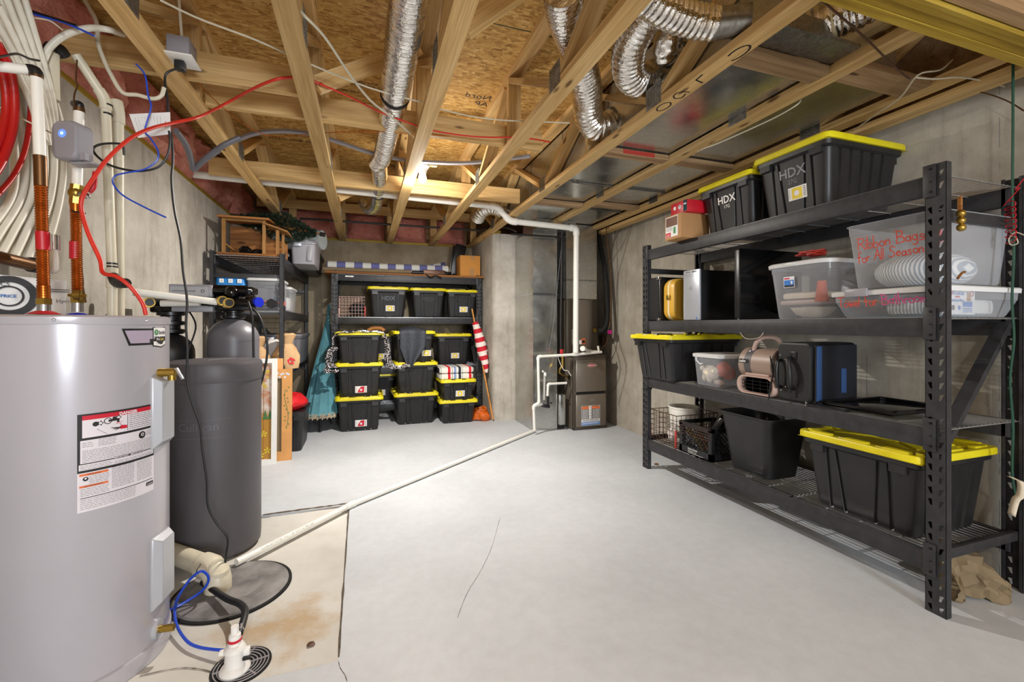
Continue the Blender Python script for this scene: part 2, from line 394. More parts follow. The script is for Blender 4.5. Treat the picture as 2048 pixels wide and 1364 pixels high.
M['foam'] = flat('black_foam', srgb(16,16,17), .8)
M['suit'] = flat('mustard_shell', srgb(206,160,54), .4, 0, .05, 4)
M['cream'] = flat('cream_trim', srgb(226,214,176), .5)
M['silver'] = flat('silver_plastic', srgb(176,180,188), .3, .3, .03)
M['lasko'] = flat('taupe_plastic', srgb(150,130,118), .42, 0, .05)
M['laskopale'] = flat('pale_taupe_plastic', srgb(182,156,146), .45, 0, .05)
M['leather'] = flat('black_leather', srgb(26,26,27), .5, 0, .15, 5, .3, 90)
M['navy'] = flat('navy_fabric', srgb(16,18,28), .8, 0, .1, 5, .2, 200)
M['bluefab'] = flat('blue_fabric', srgb(38,70,116), .8, 0, .1, 5, .2, 200)
M['teal'] = flat('teal_canvas', srgb(78,132,144), .8, 0, .22, 7, .3, 60)
M['tealdark'] = flat('dark_teal_canvas', srgb(24,52,62), .8, 0, .25, 7, .3, 60)
M['fringe'] = flat('cotton_fringe', srgb(176,162,138), .9, 0, .2, 30)
M['charcoalfab'] = flat('sequinned_cloth', srgb(52,56,64), .6, .2, .5, 90, .6, 150)
M['needle'] = flat('fir_needles', srgb(22,44,26), .7, 0, .4, 20)
M['redfab'] = flat('red_cloth', srgb(196,16,26), .6, 0, .15, 6, .3, 30)
M['orangefab'] = flat('orange_tarp', srgb(206,96,20), .45, 0, .25, 8, .3, 30)
M['whitefab'] = flat('white_cloth', srgb(216,208,204), .85, 0, .06, 8, .3, 60)
M['plushwhite'] = flat('white_plush', srgb(226,212,190), .9, 0, .08, 20, .5, 60)
M['plushorange'] = flat('orange_plush', srgb(196,84,40), .9, 0, .2, 20, .5, 60)
M['green'] = flat('green_hose', srgb(26,70,54), .4)
M['bluebag'] = flat('blue_bag', srgb(40,128,200), .55, 0, .06)
M['pinkbasket'] = flat('pink_coated_wire', srgb(176,140,130), .4, .3)
M['rust'] = flat('brown_wire', srgb(96,70,58), .45, .6)
M['redrod'] = flat('red_handle', srgb(170,50,40), .5)
M['brick'] = flat('sump_lid', srgb(120,117,116), .6, 0, .55, 7, .5, 30)
M['rubber2'] = flat('drain_grate', srgb(150,146,148), .4)
M['dark'] = flat('dark_void', srgb(8,8,8), .9)
M['roll'] = flat('pale_foam_roll', srgb(176,184,188), .5, 0, .04)
M['magenta'] = flat('magenta_fitting', srgb(200,20,130), .4)
M['band'] = flat('dark_steel_pipe', srgb(36,34,34), .45, .3)
def clear(name, tint, dens=.3, rough=.18):
    g = G(name); g.set(rough=rough, spec=.5); g.col(tint); out = g.nt.nodes['Material Output']
    tr = g.n('ShaderNodeBsdfTransparent'); tr.inputs[0].default_value = (.93,.95,.97,1); mx = g.n('ShaderNodeMixShader')
    lw = g.n('ShaderNodeLayerWeight'); lw.inputs[0].default_value = .35
    f = g.math('MULTIPLY_ADD', lw.outputs['Facing'], .5, dens); g.l(g.math('MINIMUM', f, .95), mx.inputs[0])
    g.l(tr.outputs[0], mx.inputs[1]); g.l(g.b.outputs[0], mx.inputs[2]); g.l(mx.outputs[0], out.inputs[0]); return g.m
M['clear'] = clear('clear_plastic', srgb(206,208,214), .2)
M['frost'] = clear('frosted_plastic', srgb(214,216,222), .18, .3)
M['clearlid'] = clear('milky_lid', srgb(226,226,226), .7, .35)
M['polybag'] = clear('thin_poly', srgb(200,200,205), .25, .1)
def emit(name, c, st):
    g = G(name); g.col((0,0,0,1)); g.set(emc=c, em=st); return g.m
M['glow'] = emit('bulb_glow', (1,.97,.92,1), 12)
M['led'] = emit('blue_led', (.10,.2,1,1), 1.3)
M['ledwhite'] = emit('led_core', (.35,.5,1,1), 1.6)
g = G('checked_rug'); 
ck = g.n('ShaderNodeTexChecker'); ck.inputs['Scale'].default_value = 1/.105; ck.inputs[1].default_value = srgb(206,206,200); ck.inputs[2].default_value = srgb(96,98,150)
g.l(g.co((1,0,1),(0,0,0),(0,0,.052)), ck.inputs[0]); g.col(ck.outputs[0]); g.set(rough=.85); M['rug'] = g.m
g = G('striped_cushion'); sx = g.n('ShaderNodeSeparateXYZ'); g.l(g.co(), sx.inputs[0]); fr = g.math('FRACT', g.math('DIVIDE', g.math('ADD', sx.outputs[0], 5), .27))
W_ = srgb(222,216,208); g.col(g.ramp(fr, [(0, W_), (.08, srgb(196,24,40)), (.2, W_), (.27, srgb(40,60,50)), (.29, W_), (.36, srgb(130,150,190)), (.46, srgb(130,150,190)), (.48, W_), (.58, srgb(28,34,56)), (.7, W_), (.76, srgb(40,120,90)), (.78, W_), (.92, W_)], 'CONSTANT')); g.set(rough=.85); M['stripes'] = g.m
g = G('flag_stripes'); sx = g.n('ShaderNodeSeparateXYZ'); g.l(g.co((1,1,1),(0,.25,0)), sx.inputs[0]); fr = g.math('FRACT', g.math('DIVIDE', g.math('ADD', sx.outputs[2], 5), .12))
g.col(g.ramp(fr, [(0, srgb(190,16,40)), (.5, srgb(226,214,206))], 'CONSTANT')); g.set(rough=.8); M['flag'] = g.m
g = G('ribbed_paper'); wv = g.n('ShaderNodeTexWave'); wv.bands_direction = 'Y'; wv.inputs['Scale'].default_value = 22; g.l(g.co((0,1,.12)), wv.inputs[0]); g.col(g.ramp(wv.outputs['Fac'], [(.3, srgb(150,160,170)), (.6, srgb(236,234,228))])); g.set(rough=.8); M['ribbed'] = g.m
g = G('speckled_garland'); v = g.vor(120, out='Color'); g.col(g.ramp(v, [(.35, srgb(14,14,16)), (.45, srgb(14,14,16)), (.55, srgb(220,215,215)), (.85, srgb(180,150,150))], 'CONSTANT')); g.set(rough=.3, metal=.5); M['tinsel'] = g.m
g = G('diamond_grid'); v = g.vor(62, g.co((1,1,1),(.785,0,0)), rand=0); g.col(g.ramp(v, [(.35, srgb(14,14,15)), (.55, srgb(70,70,72))])); g.set(rough=.4, metal=.3); M['grid'] = g.m
g = G('autumn_print'); c = g.ramp(g.noise(7, 5, .7), [(.3, srgb(120,64,40)), (.45, srgb(178,120,80)), (.6, srgb(206,196,190)), (.75, srgb(196,150,60))]); sx = g.n('ShaderNodeSeparateXYZ'); g.l(g.co(), sx.inputs[0])
c = g.mix(srgb(176,128,52), c, g.ramp(sx.outputs[2], [(.42, (0,0,0)), (.5, (1,1,1))])); g.col(c); g.set(rough=.35); M['print'] = g.m
M['leaf'] = flat('print_green', srgb(70,110,60), .5)

# ---------------------------------------------------------------- room shell
XL, XR, YB, YJ, XJ, ZW, ZD = -1.38, 3.0, 6.69, 5.50, 1.62, 2.45, 2.95
YR = -3.6
q = MB()
px0, px1, py0, py1 = XL, -.09, 1.76, 3.27
N = 14
def slab(x0, x1, y0, y1, z=0.0): q.add([(x0,y0,z),(x1,y0,z),(x1,y1,z),(x0,y1,z)], [(0,1,2,3)], False)
slab(XL-.1, XR+.1, YR, py0); slab(px1, XR+.1, py0, py1); slab(XL-.1, XR+.1, py1, YB+.1)
# edge of the sunken patch: drops 12 mm at the far joint, feathers out towards the drain
q.k = 1
q.add([(px0-.1,py0,-.001),(px1,py0,-.001),(px1,py1,-.012),(px0-.1,py1,-.022)], [(0,1,2,3)], False)
q.k = 0
q.add([(px0-.1,py1,-.03),(px1,py1,-.03),(px1,py1,0),(px0-.1,py1,0)], [(0,1,2,3)], False)
q.add([(px1,py0,-.03),(px1,py1,-.03),(px1,py1,0),(px1,py0,0)], [(0,3,2,1)], False)
q.box(XL-.1, XR+.1, YR, YB+.1, -.12, -.05)
struct(q.build('floor', [M['floor'], M['patch']], None, world=False))
def crack(label, pts, wd, dep=.0012):
    P = smoothpath(pts, 7); rr = random.Random(len(pts)+int(pts[0][0]*100)); L = []; Rr = []
    q = MB()
    for i, p in enumerate(P):
        t = (P[min(i+1,len(P)-1)]-P[max(i-1,0)]).normalized(); n = Vector((-t.y, t.x, 0)); s_ = wd*rr.uniform(.35, 1)
        L.append(p+n*s_); Rr.append(p-n*s_*rr.uniform(.5,1.2))
    n = len(P); q.add(L+Rr, [(i, n+i, n+i+1, i+1) for i in range(n-1)], False)
    return tag(q.build('floor_joint', M['joint'], None), label, 'floor joint')
M['joint'] = flat('joint_grit', srgb(84,74,62), .9, 0, .4, 30)
crack('dark open joint in the slab running from the floor drain side to the far pipe', [(-.097,3.262,.001),(-.094,2.9,.001),(-.091,2.3,.001),(-.089,1.78,.001)], .0055)
crack('rough wide joint in the slab across the sump patch beside the brown tank', [(-.63,3.272,.001),(-.45,3.285,.001),(-.25,3.29,.001),(-.09,3.30,.001)], .016)
crack('fine hairline joint in the slab in front of the floor drain', [(-0.755, 1.91, 0.001), (-0.658, 1.911, 0.001), (-0.573, 1.884, 0.001), (-0.468, 1.813, 0.001), (-0.413, 1.766, 0.001)], .003)
crack('thin wandering crack leaving the joint end towards the camera', [(-0.088, 1.759, 0.001), (-0.081, 1.723, 0.001), (-0.063, 1.681, 0.001), (-0.055, 1.65, 0.001)], .0016)
crack('hairline crack in the open floor at centre', [(0.841, 2.737, 0.001), (0.695, 2.408, 0.001), (0.569, 2.18, 0.001), (0.461, 2.017, 0.001), (0.381, 1.858, 0.001)], .001)
# concrete walls
def wallbox(name, x0, x1, y0, y1, z0, z1, m):
    return struct(MB().box(x0,x1,y0,y1,z0,z1).build(name, m, None, world=False))
wallbox('wall_left', XL-.2, XL, YR, YB+.2, -.05, ZW, M['concrete'])
wallbox('wall_back', XL, XJ, YB, YB+.2, -.05, ZW, M['dconcrete'])
# foundation jog with a rounded corner
q = MB(); r = .09; poly = [(XR, YB+.2), (XJ-.02, YB+.2)]
cx, cy = XJ-.02+r, YJ+r
for k in range(7):
    a = math.radians(180+90*k/6); poly.append((cx+r*math.cos(a), cy+r*math.sin(a)))
poly.append((XR, YJ)); q.prism(poly[::-1], -.05, ZW)
struct(q.build('wall_jog', M['concrete'], None, world=False))
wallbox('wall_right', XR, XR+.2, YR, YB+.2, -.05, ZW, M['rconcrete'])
struct(MB().box(XL-.2, XR+.2, YR, YB+.2, ZD, ZD+.02).build('ceiling', M['osb'], None, world=False))
# rear wall behind the camera with the window the daylight enters by
q = MB(); wx0, wx1, wz0, wz1 = .65, 1.65, .80, 2.10; ya, yb = YR-.15, YR
q.box(XL-.2,wx0,ya,yb,-.05,ZD).box(wx1,XR+.2,ya,yb,-.05,ZD).box(wx0,wx1,ya,yb,-.05,wz0).box(wx0,wx1,ya,yb,wz1,ZD)
struct(q.build('wall_rear', M['concrete'], None, world=False))
q = MB(); f_ = .04; q.box(wx0,wx1,ya,yb,wz0,wz0+f_).box(wx0,wx1,ya,yb,wz1-f_,wz1).box(wx0,wx0+f_,ya,yb,wz0,wz1).box(wx1-f_,wx1,ya,yb,wz0,wz1)
struct(q.build('window_1', M['white'], None, world=False))
# rims above the foundation
wallbox('wall_rim_left', XL-.2, XL-.10, YR, YB+.2, ZW, ZD, M['oldpine'])
wallbox('wall_rim_back', XL-.2, XR+.2, YB+.1, YB+.2, ZW, ZD, M['oldpine'])
wallbox('wall_rim_right', XR+.12, XR+.2, YR, YB+.2, ZW, ZD, M['oldpine'])
def sill(nm, a, b, w_=.13): 
    o = member(nm, a, b, w_, .038, M['treated'], None); return struct(o)
sill('trim_1', (XL-.07, YR, ZW+.019), (XL-.07, YB, ZW+.019))
sill('trim_2', (XL, YB+.055, ZW+.019), (XJ, YB+.055, ZW+.019), .13)
sill('trim_3', (XR+.05, YR, ZW+.019), (XR+.05, YJ, ZW+.019), .14)
sill('trim_4', (XJ+.03, YJ, ZW+.019), (XJ+.03, YB, ZW+.019), .10)

# ---------------------------------------------------------------- open web floor trusses
TX = [-.885, -.28, .36, .965, 1.56, 2.15, 2.74]
YT0 = -3.4
tl = ['over the grey water heater, against the left wall bay', 'left of the long foil duct', 'carrying the lit bulb beside the foil duct', 'passing left of the looping foil ducts',
      'marked with black marker digits', 'under the middle of the sheet metal trunk', 'nearest the right concrete wall']
def truss(i, x):
    t = thing('floor_truss', 'yellow pine open-web floor truss '+tl[i], 'floor truss', (x, 0, ZW), 'floor trusses under the subfloor')
    y1 = YB+.06 if i < 5 else YJ-.15
    member('bottom_chord', (x, 1.14 if i > 4 else YT0, ZW+.019), (x, y1, ZW+.019), .089, .038, M['pine'], t)
    member('top_chord', (x, YT0, ZD-.0195), (x, YB+.1, ZD-.0195), .089, .038, M['pine'], t)
    zb, zt = ZW+.038, ZD-.039
    nb = [-2.75, -1.15, .45, 2.05, 3.65, 5.25]; nt = [-1.95, -.35, 1.25, 2.85, 4.45, 6.05]
    def web(y0, z0, y1_, z1): member('web', (x, y0, z0), (x, y1_, z1), .0885, .036, M['pine'], t)
    k = 0
    for b in nb:
        for tp in nt:
            if abs(abs(tp-b)-.8) < .01 and b > -1.5 and (i < 5 or b < 5):
                s_ = 1 if tp > b else -1
                web(b+s_*.04, zb+.018, tp-s_*.05, zt-.02)
    for y in (2.82, 6.45) if i < 5 else (2.82,):
        web(y, zb+.002, y, zt-.002)
    if i in (1, 2, 3): web(4.30, zb, 4.30, zt)
    pl = MB
    for y in (2.05, 3.65, 5.25) if i < 5 else (2.05, 3.65):
        for s_ in (-1, 1):
            q = MB(); x0 = x+s_*.0447
            q.box(min(x0, x0+s_*.002), max(x0, x0+s_*.002), y-.065, y+.065, ZW+.004, ZW+.125)
            for a in range(5):
                for b in range(6):
                    yy, zz = y-.055+a*.0225, ZW+.012+b*.018
                    q.box(min(x0, x0+s_*.004), max(x0, x0+s_*.004), yy, yy+.010, zz, zz+.006)
            q.build('truss_plate', M['plate'], t)
    return t
TR = [truss(i, x) for i, x in enumerate(TX)]
# digits in marker on the fifth truss, underside
M['mk'] = flat('black_marker', srgb(34,28,24), .7)
vf = lambda k, pts, wd: None
def stroke(d, pts, wd):
    for a, b in zip(pts, pts[1:]):
        dx, dy = b[0]-a[0], b[1]-a[1]; L = math.hypot(dx, dy) or 1; nx, ny = -dy/L*wd, dx/L*wd
        d.poly(0, [(a[0]+nx,a[1]+ny),(a[0]-nx,a[1]-ny),(b[0]-nx,b[1]-ny),(b[0]+nx,b[1]+ny)])
def arcp(cx, cy, rx, ry, a0, a1, n=12): return [(cx+rx*math.cos(math.radians(a0+(a1-a0)*k/n)), cy+ry*math.sin(math.radians(a0+(a1-a0)*k/n))) for k in range(n+1)]
for pts, wd in ((arcp(2.02, .0, .05, .028, 0, 360), .004), ([(1.85,.03),(1.86,-.01),(1.88,-.03),(1.91,-.025),(1.93,.0),(1.91,.03),(1.87,.02)], .004), ([(1.76,.03),(1.75,-.02),(1.70,-.025)], .0045), (arcp(1.52, .005, .06, .03, 30, 300), .0045)):
    dq2 = Decal(lambda x, y, h: (1.56+y, x, ZW-h)); stroke(dq2, pts, wd); dq2.build('marker_digit', M['mk'], TR[4])
# strongbacks, boards on edge crossing the trusses
def strong(label, x0, x1, y, z=ZW+.04, h=.14, t_=.038, m='pine'):
    o = member('strongback_board', (x0, y, z+h/2), (x1, y, z+h/2), t_, h, M[m], None); return tag(o, label, 'bracing board', 'strongback boards across the trusses')
strong('short strongback board crossing from the left wall above the water heater', XL-.05, -.33, 2.62)
strong('strongback board crossing three bays, beyond the outlet box', -.84, 1.20, 2.905)
strong('strongback board crossing high behind the white drain pipe and the bulb', -1.2, 1.50, 4.215)
strong('board on edge by the back wall insulation', -1.3, 1.5, 6.42, ZW+.34, .12)
def xbr(label, a, b): return tag(member('cross_brace', a, b, .036, .086, M['pine'], None), label, 'bracing board', 'diagonal braces between trusses')
xbr('diagonal brace rising from the second truss to behind the foil duct', (-.235, 2.50, 2.50), (.31, 2.66, 2.90))
xbr('smaller diagonal brace rising beside the far end of the foil duct', (-.235, 4.62, 2.50), (.31, 4.85, 2.90))
xbr('diagonal brace near the frame top, left of the fourth truss', (.41, 1.85, 2.52), (.92, 1.62, 2.88))
# flat blocking under the sheet metal trunk
def block(label, x0, x1, y, wd=.089): return tag(member('flat_block', (x0,y,ZW+.019), (x1,y,ZW+.019), wd, .036, M['oldpine'], None), label, 'blocking board', 'flat blocks carrying the sheet metal trunk')
block('dusty flat block nearest the camera, left of the sixth truss', 1.61, 2.10, 1.55, .10)
block('dusty flat block nearest the camera, right of the sixth truss', 2.20, 2.69, 1.48, .13)
block('flat block with red paint mark between fifth and sixth trusses', 1.61, 2.10, 2.71)
block('flat block under the right trunk above the yellow-lidded totes', 2.20, 2.69, 2.70)
block('far flat block left of the sixth truss near the furnace', 1.61, 2.10, 4.02)
block('far flat block right of the sixth truss near the furnace', 2.20, 2.69, 3.92)
tag(MB().box(1.72, 1.98, 2.664, 2.6645, ZW+.004, ZW+.034).build('paint_mark', M['redrod'], None), 'red spray mark on the edge of the flat block under the trunk', 'paint mark')
# treated beam crossing near the camera
bm_ = thing('laminated_beam', 'yellow treated laminated beam crossing at the top right corner', 'beam', (1.9, 1.0, 2.36))
for k, (ya, m_, z0) in enumerate(((1.075, 'treated', 2.365), (1.035, 'treated', 2.369), (.995, 'treated', 2.364), (.945, 'oldpine', 2.372))):
    member('beam_ply', (-1.5, ya, z0+.14), (XR, ya, z0+.14), .038 if k < 3 else .05, .28 if k < 3 else .26, M[m_], bm_)
# insulation batts in the rim bays
def batt(label, c, size, rot=0, seed=0, grp='pink insulation batts along the rims'):
    bm = bmesh.new(); bmesh.ops.create_grid(bm, x_segments=14, y_segments=12, size=.5)
    rr = random.Random(seed)
    for v_ in bm.verts:
        e = min(.5-abs(v_.co.x), .5-abs(v_.co.y))
        v_.co.z = min(1, e*9)*size[2]*rr.uniform(.7, 1.05)
    q = MB(); a = rot
    fn = lambda p: (c[0]+p[0]*size[0]*math.cos(a)-p[2]*math.sin(a)*-1*0, c[1], c[2])
    vs = []
    for v_ in bm.verts:
        x, y, z = v_.co.x*size[0], v_.co.y*size[1], v_.co.z
        if rot == 0: vs.append((c[0]+x, c[1]-z, c[2]+y))       # faces -Y
        else: vs.append((c[0]+z, c[1]-x, c[2]+y))              # faces +X
    bm.verts.ensure_lookup_table()
    fs = [tuple(v_.index for v_ in f.verts) for f in bm.faces] if rot == 0 else [tuple(v_.index for v_ in f.verts) for f in bm.faces]
    q.add(vs, fs, True)
    # closed back
    hx, hy = size[0]/2, size[1]/2
    if rot == 0: q.add([(c[0]-hx,c[1]+.01,c[2]-hy),(c[0]+hx,c[1]+.01,c[2]-hy),(c[0]+hx,c[1]+.01,c[2]+hy),(c[0]-hx,c[1]+.01,c[2]+hy)], [(0,1,2,3)])
    else: q.add([(c[0]-.01,c[1]-hx,c[2]-hy),(c[0]-.01,c[1]+hx,c[2]-hy),(c[0]-.01,c[1]+hx,c[2]+hy),(c[0]-.01,c[1]-hx,c[2]+hy)], [(0,1,2,3)])
    return tag(q.build('insulation_batt', M['pink'], None), label, 'insulation', grp)
desc = ['in the far left corner bay', 'behind the cut end of the foil duct', 'right of the third truss end', 'in the last bay before the concrete jog']
for i, (xa, xb) in enumerate(((-1.28,-.36),(-.22,.29),(.43,.90),(1.03,1.50))):
    batt('pink insulation batt on the back rim '+desc[i], ((xa+xb)/2, YB+.07, 2.68), (xb-xa, .40, .10), 0, i)
ys = [(-.9,.3),(.32,1.5),(1.52,2.35),(2.37,3.35),(3.37,4.5),(4.52,5.55),(5.57,6.6)]
dl = ['behind the camera', 'at the top left frame corner', 'above the white tubing', 'above the two tall drain pipes', 'loose behind the power cord', 'above the far half of the left wall', 'over the left storage rack']
for i, (ya, yb) in enumerate(ys):
    batt('pink insulation batt on the left rim, '+dl[i], (XL-.09, (ya+yb)/2, 2.70), (yb-ya, .49, .15), 1, 20+i)
# black steel gas pipe along the back bay
g_ = thing('gas_pipe', 'black steel gas pipe running under the trusses and down to the furnace', 'pipe', (1.0, 5.6, 2.5))
MB().tube([(-0.698, 5.62, 2.491), (1.446, 5.62, 2.5)], .013, 8).build('pipe_run', M['band'], g_)
MB().tube(smoothpath([(1.45,5.62,2.515),(1.60,5.40,2.50),(1.64,5.2,2.47),(1.66,5.0,2.41),(1.66,4.78,2.33)], 3), .011, 8).build('pipe_run', M['band'], g_)
MB().tube([(1.601, 4.78, 2.298), (2.216, 4.78, 2.303)], .011, 8).build('pipe_run', M['band'], g_)
MB().tube([(2.252, 4.8, 2.513), (2.252, 4.8, 2.274), (2.245, 4.8, 1.795), (2.232, 4.8, 1.196), (2.239, 4.8, 0.957)], .011, 8).build('pipe_drop', M['band'], g_)
MB().sphere((2.241, 4.79, 2.313), .024, 10, 8).build('tee_fitting', M['band'], g_)
MB().cyl((2.231, 4.77, 2.326), (2.284, 4.77, 2.658), .004, 6).build('hanger_strap', M['chrome'], g_)
MB().tube(smoothpath([(2.239, 4.8, 2.153), (2.199, 4.8, 1.793), (2.147, 4.8, 1.315), (2.083, 4.8, 0.96)], 4), .003, 5).build('control_wire', M['midgrey'], g_)

# ---------------------------------------------------------------- foil ducts
def flex(name, label, pts, r, group='foil flexible ducts', r0=None, ring=.029, n=28, mat='foil', band=None, parent=None):
    P = smoothpath(pts, 24); S_ = [0]
    for a, b in zip(P, P[1:]): S_.append(S_[-1]+(b-a).length)
    L = S_[-1]; step = ring/6; N = int(L/step); Q = []; rs = []; j = 0; rr = random.Random(3)
    for i in range(N+1):
        s_ = L*i/N
        while j < len(S_)-2 and S_[j+1] < s_: j += 1
        t = (s_-S_[j])/max(1e-6, S_[j+1]-S_[j]); Q.append(P[j].lerp(P[j+1], t)); rs.append(r*((1.0, .985, .945, .92, .945, .985)[i%6])*(1+rr.uniform(-.006,.006)))
    q = MB(); q.tube(Q, r, n, True, rs=rs)
    if parent: return q.build(name, M[mat], parent)
    return tag(q.build(name, M[mat], None), label, 'foil duct', group)
def clampband(p, d, r, parent=None, w_=.014, m='black'):
    p, d = Vector(p), Vector(d).normalized(); q = MB().cyl(p-d*w_/2, p+d*w_/2, r, 28); return q.build('clamp_band', M[m], parent)
fd = thing('foil_duct', 'long crinkled foil duct running straight between the second and third trusses', 'foil duct', (.2, 3, 2.55), 'foil flexible ducts')
flex('duct_body', '', [(.17,.9,2.585),(.17,1.5,2.58),(.175,2.0,2.575),(.17,2.6,2.565)], .082, parent=fd)
flex('duct_body', '', [(.17,2.55,2.555),(.155,3.1,2.55),(.14,3.55,2.56),(.10,3.75,2.565)], .070, parent=fd)
flex('duct_body', '', [(.12,3.72,2.57),(.14,4.2,2.57),(.135,4.75,2.575),(.12,5.05,2.56),(.06,5.2,2.56),(.0,5.28,2.66)], .066, parent=fd)
clampband((.17,2.58,2.56), (0,1,0), .083, fd); clampband((.14,4.6,2.572), (0,1,-.05), .069, fd)
jd = thing('foil_duct', 'large foil duct dropping from the trusses and elbowing right into the trunk', 'foil duct', (1.27, 3, 2.55), 'foil flexible ducts')
flex('duct_body', '', [(0.823, 1.754, 2.74),(0.933, 1.943, 2.76),(1.155, 2.237, 2.78),(1.331, 2.469, 2.73),(1.408, 2.599, 2.66),(1.489, 2.663, 2.61),(1.578, 2.656, 2.62),(1.651, 2.66, 2.66)], .095, parent=jd)
MB().cyl((1.64, 2.668, 2.655),(1.706, 2.647, 2.69), .10, 28).build('sheet_metal_collar', M['galvdark'], jd)
flex('foil_duct', 'wide foil duct bulging down behind the fourth truss, left of its shorter twin', [(1.282, 1.651, 2.8),(1.298, 1.782, 2.77),(1.303, 1.93, 2.72),(1.35, 2.046, 2.68),(1.422, 2.126, 2.65),(1.542, 2.174, 2.66),(1.629, 2.213, 2.74)], .09)
flex('foil_duct', 'short foil duct tucked to the right of the wide bulging one', [(1.523, 1.801, 2.86),(1.51, 1.866, 2.8),(1.493, 1.903, 2.73),(1.525, 1.947, 2.7),(1.614, 1.987, 2.73),(1.693, 2.018, 2.8)], .072)
cd_ = thing('foil_duct', 'foil duct crossing right at the frame top into a dark round metal collar', 'foil duct', (1.6, 1.3, 2.7), 'foil flexible ducts')
flex('duct_body', '', [(1.05, 1.542, 2.62),(1.16, 1.559, 2.6),(1.27, 1.569, 2.59),(1.372, 1.565, 2.58),(1.454, 1.542, 2.57)], .072, parent=cd_)
ca, cb_ = Vector((1.446, 1.545, 2.57)), Vector((1.571, 1.467, 2.56)); MB().cyl(ca, cb_, .064, 28).build('round_collar', M['galvdark'], cd_)
for t in (.2,.6,.97): clampband(ca.lerp(cb_, t), cb_-ca, .0665, cd_, .006, 'galvdark')
bd = thing('foil_duct', 'foil duct at the upper right landing on a flat sheet metal boot', 'foil duct', (2.1, 1.3, 2.6), 'foil flexible ducts')
flex('duct_body', '', [(2.104, 1.212, 2.68),(2.069, 1.284, 2.65),(2.023, 1.355, 2.63),(1.963, 1.422, 2.61),(1.92, 1.495, 2.6)], .088, parent=bd)
MB().box(1.60,2.10,1.36,1.50,2.49,2.505).box(1.72,1.95,1.38,1.5,2.505,2.58).build('boot', M['galvdark'], bd)
MB().cyl((1.985, 1.398, 2.617),(1.978, 1.411, 2.615), .092, 26).build('clamp_band', M['cream'], bd)
flex('foil_duct', 'small foil duct elbowing down by the far white pipe above the concrete jog', [(1.62,5.05,2.60),(1.50,4.95,2.62),(1.38,4.92,2.62),(1.30,4.98,2.58),(1.29,5.1,2.54)], .09)

# ---------------------------------------------------------------- sheet metal trunk and drops
tk = thing('sheet_metal_trunk', 'galvanised supply trunk lying on the blocks between the fifth and seventh trusses', 'metal duct', (2.1, 3, 2.49))
def creased(x0, x1, y0, y1, z0, z1, name, par, m='galv'):
    q = MB(); cx, cy = (x0+x1)/2, (y0+y1)/2
    q.add([(x0,y0,z0),(x1,y0,z0),(x1,y1,z0),(x0,y1,z0),(cx,cy,z0-.006)], [(0,4,1),(1,4,2),(2,4,3),(3,4,0)], False)
    q.add([(x0,y0,z0),(x1,y0,z0),(x1,y1,z0),(x0,y1,z0),(x0,y0,z1),(x1,y0,z1),(x1,y1,z1),(x0,y1,z1)], [(4,5,6,7),(0,1,5,4),(1,2,6,5),(2,3,7,6),(3,0,4,7)], False)
    return q.build(name, M[m], par)
for ya, yb in ((1.55,2.68),(2.69,3.42),(3.43,4.16),(4.17,4.98)):
    creased(1.612, 2.10, ya, yb, 2.496, 2.90, 'duct_section', tk); creased(2.20, 2.66, ya, yb, 2.496, 2.72, 'duct_section', tk)
for y in (2.685, 3.425, 4.165):
    MB().box(1.612,2.10,y-.004,y+.004,2.478,2.492).box(2.20,2.66,y-.004,y+.004,2.478,2.492).build('drive_cleat', M['galvdark'], tk)
MB().box(1.90,2.40,4.72,5.2,2.38,2.49).build('duct_transition', M['galv'], tk)
# return air drop
rd = thing('return_air_duct', 'tall galvanised return air duct standing left of the furnace', 'metal duct', (2.05, 5.1, 0))
def dropduct(x0, x1, y0, y1, z0, z1, par, name='duct_section', b=.012):
    q = MB(); cx = (x0+x1)/2; cz = (z0+z1)/2; cy = (y0+y1)/2
    c8 = [(x0,y0,z0),(x1,y0,z0),(x1,y1,z0),(x0,y1,z0),(x0,y0,z1),(x1,y0,z1),(x1,y1,z1),(x0,y1,z1)]
    q.add(c8, [(0,3,2,1),(4,5,6,7),(1,2,6,5),(2,3,7,6)], False)
    q.add([c8[0],c8[1],c8[5],c8[4],(cx,y0-b,cz)], [(0,1,4),(1,2,4),(2,3,4),(3,0,4)], False)
    q.add([c8[0],c8[3],c8[7],c8[4],(x0-b,cy,cz)], [(1,0,4),(2,1,4),(3,2,4),(0,3,4)], False)
    q.build(name, M['galv'], par)
dropduct(1.90, 2.21, 4.85, 5.48, 0, 1.62, rd); dropduct(1.90, 2.21, 4.85, 5.48, 1.63, 2.38, rd)
MB().box(1.893,2.215,4.843,5.48,1.612,1.638).build('drive_cleat', M['chrome'], rd)
MB().box(2.22,2.30,4.80,5.2,.06,.42, .004).build('filter_cabinet', M['galv'], rd)
MB().box(2.215,2.31,4.86,5.2,0,.06).build('filter_base', M['black'], rd)
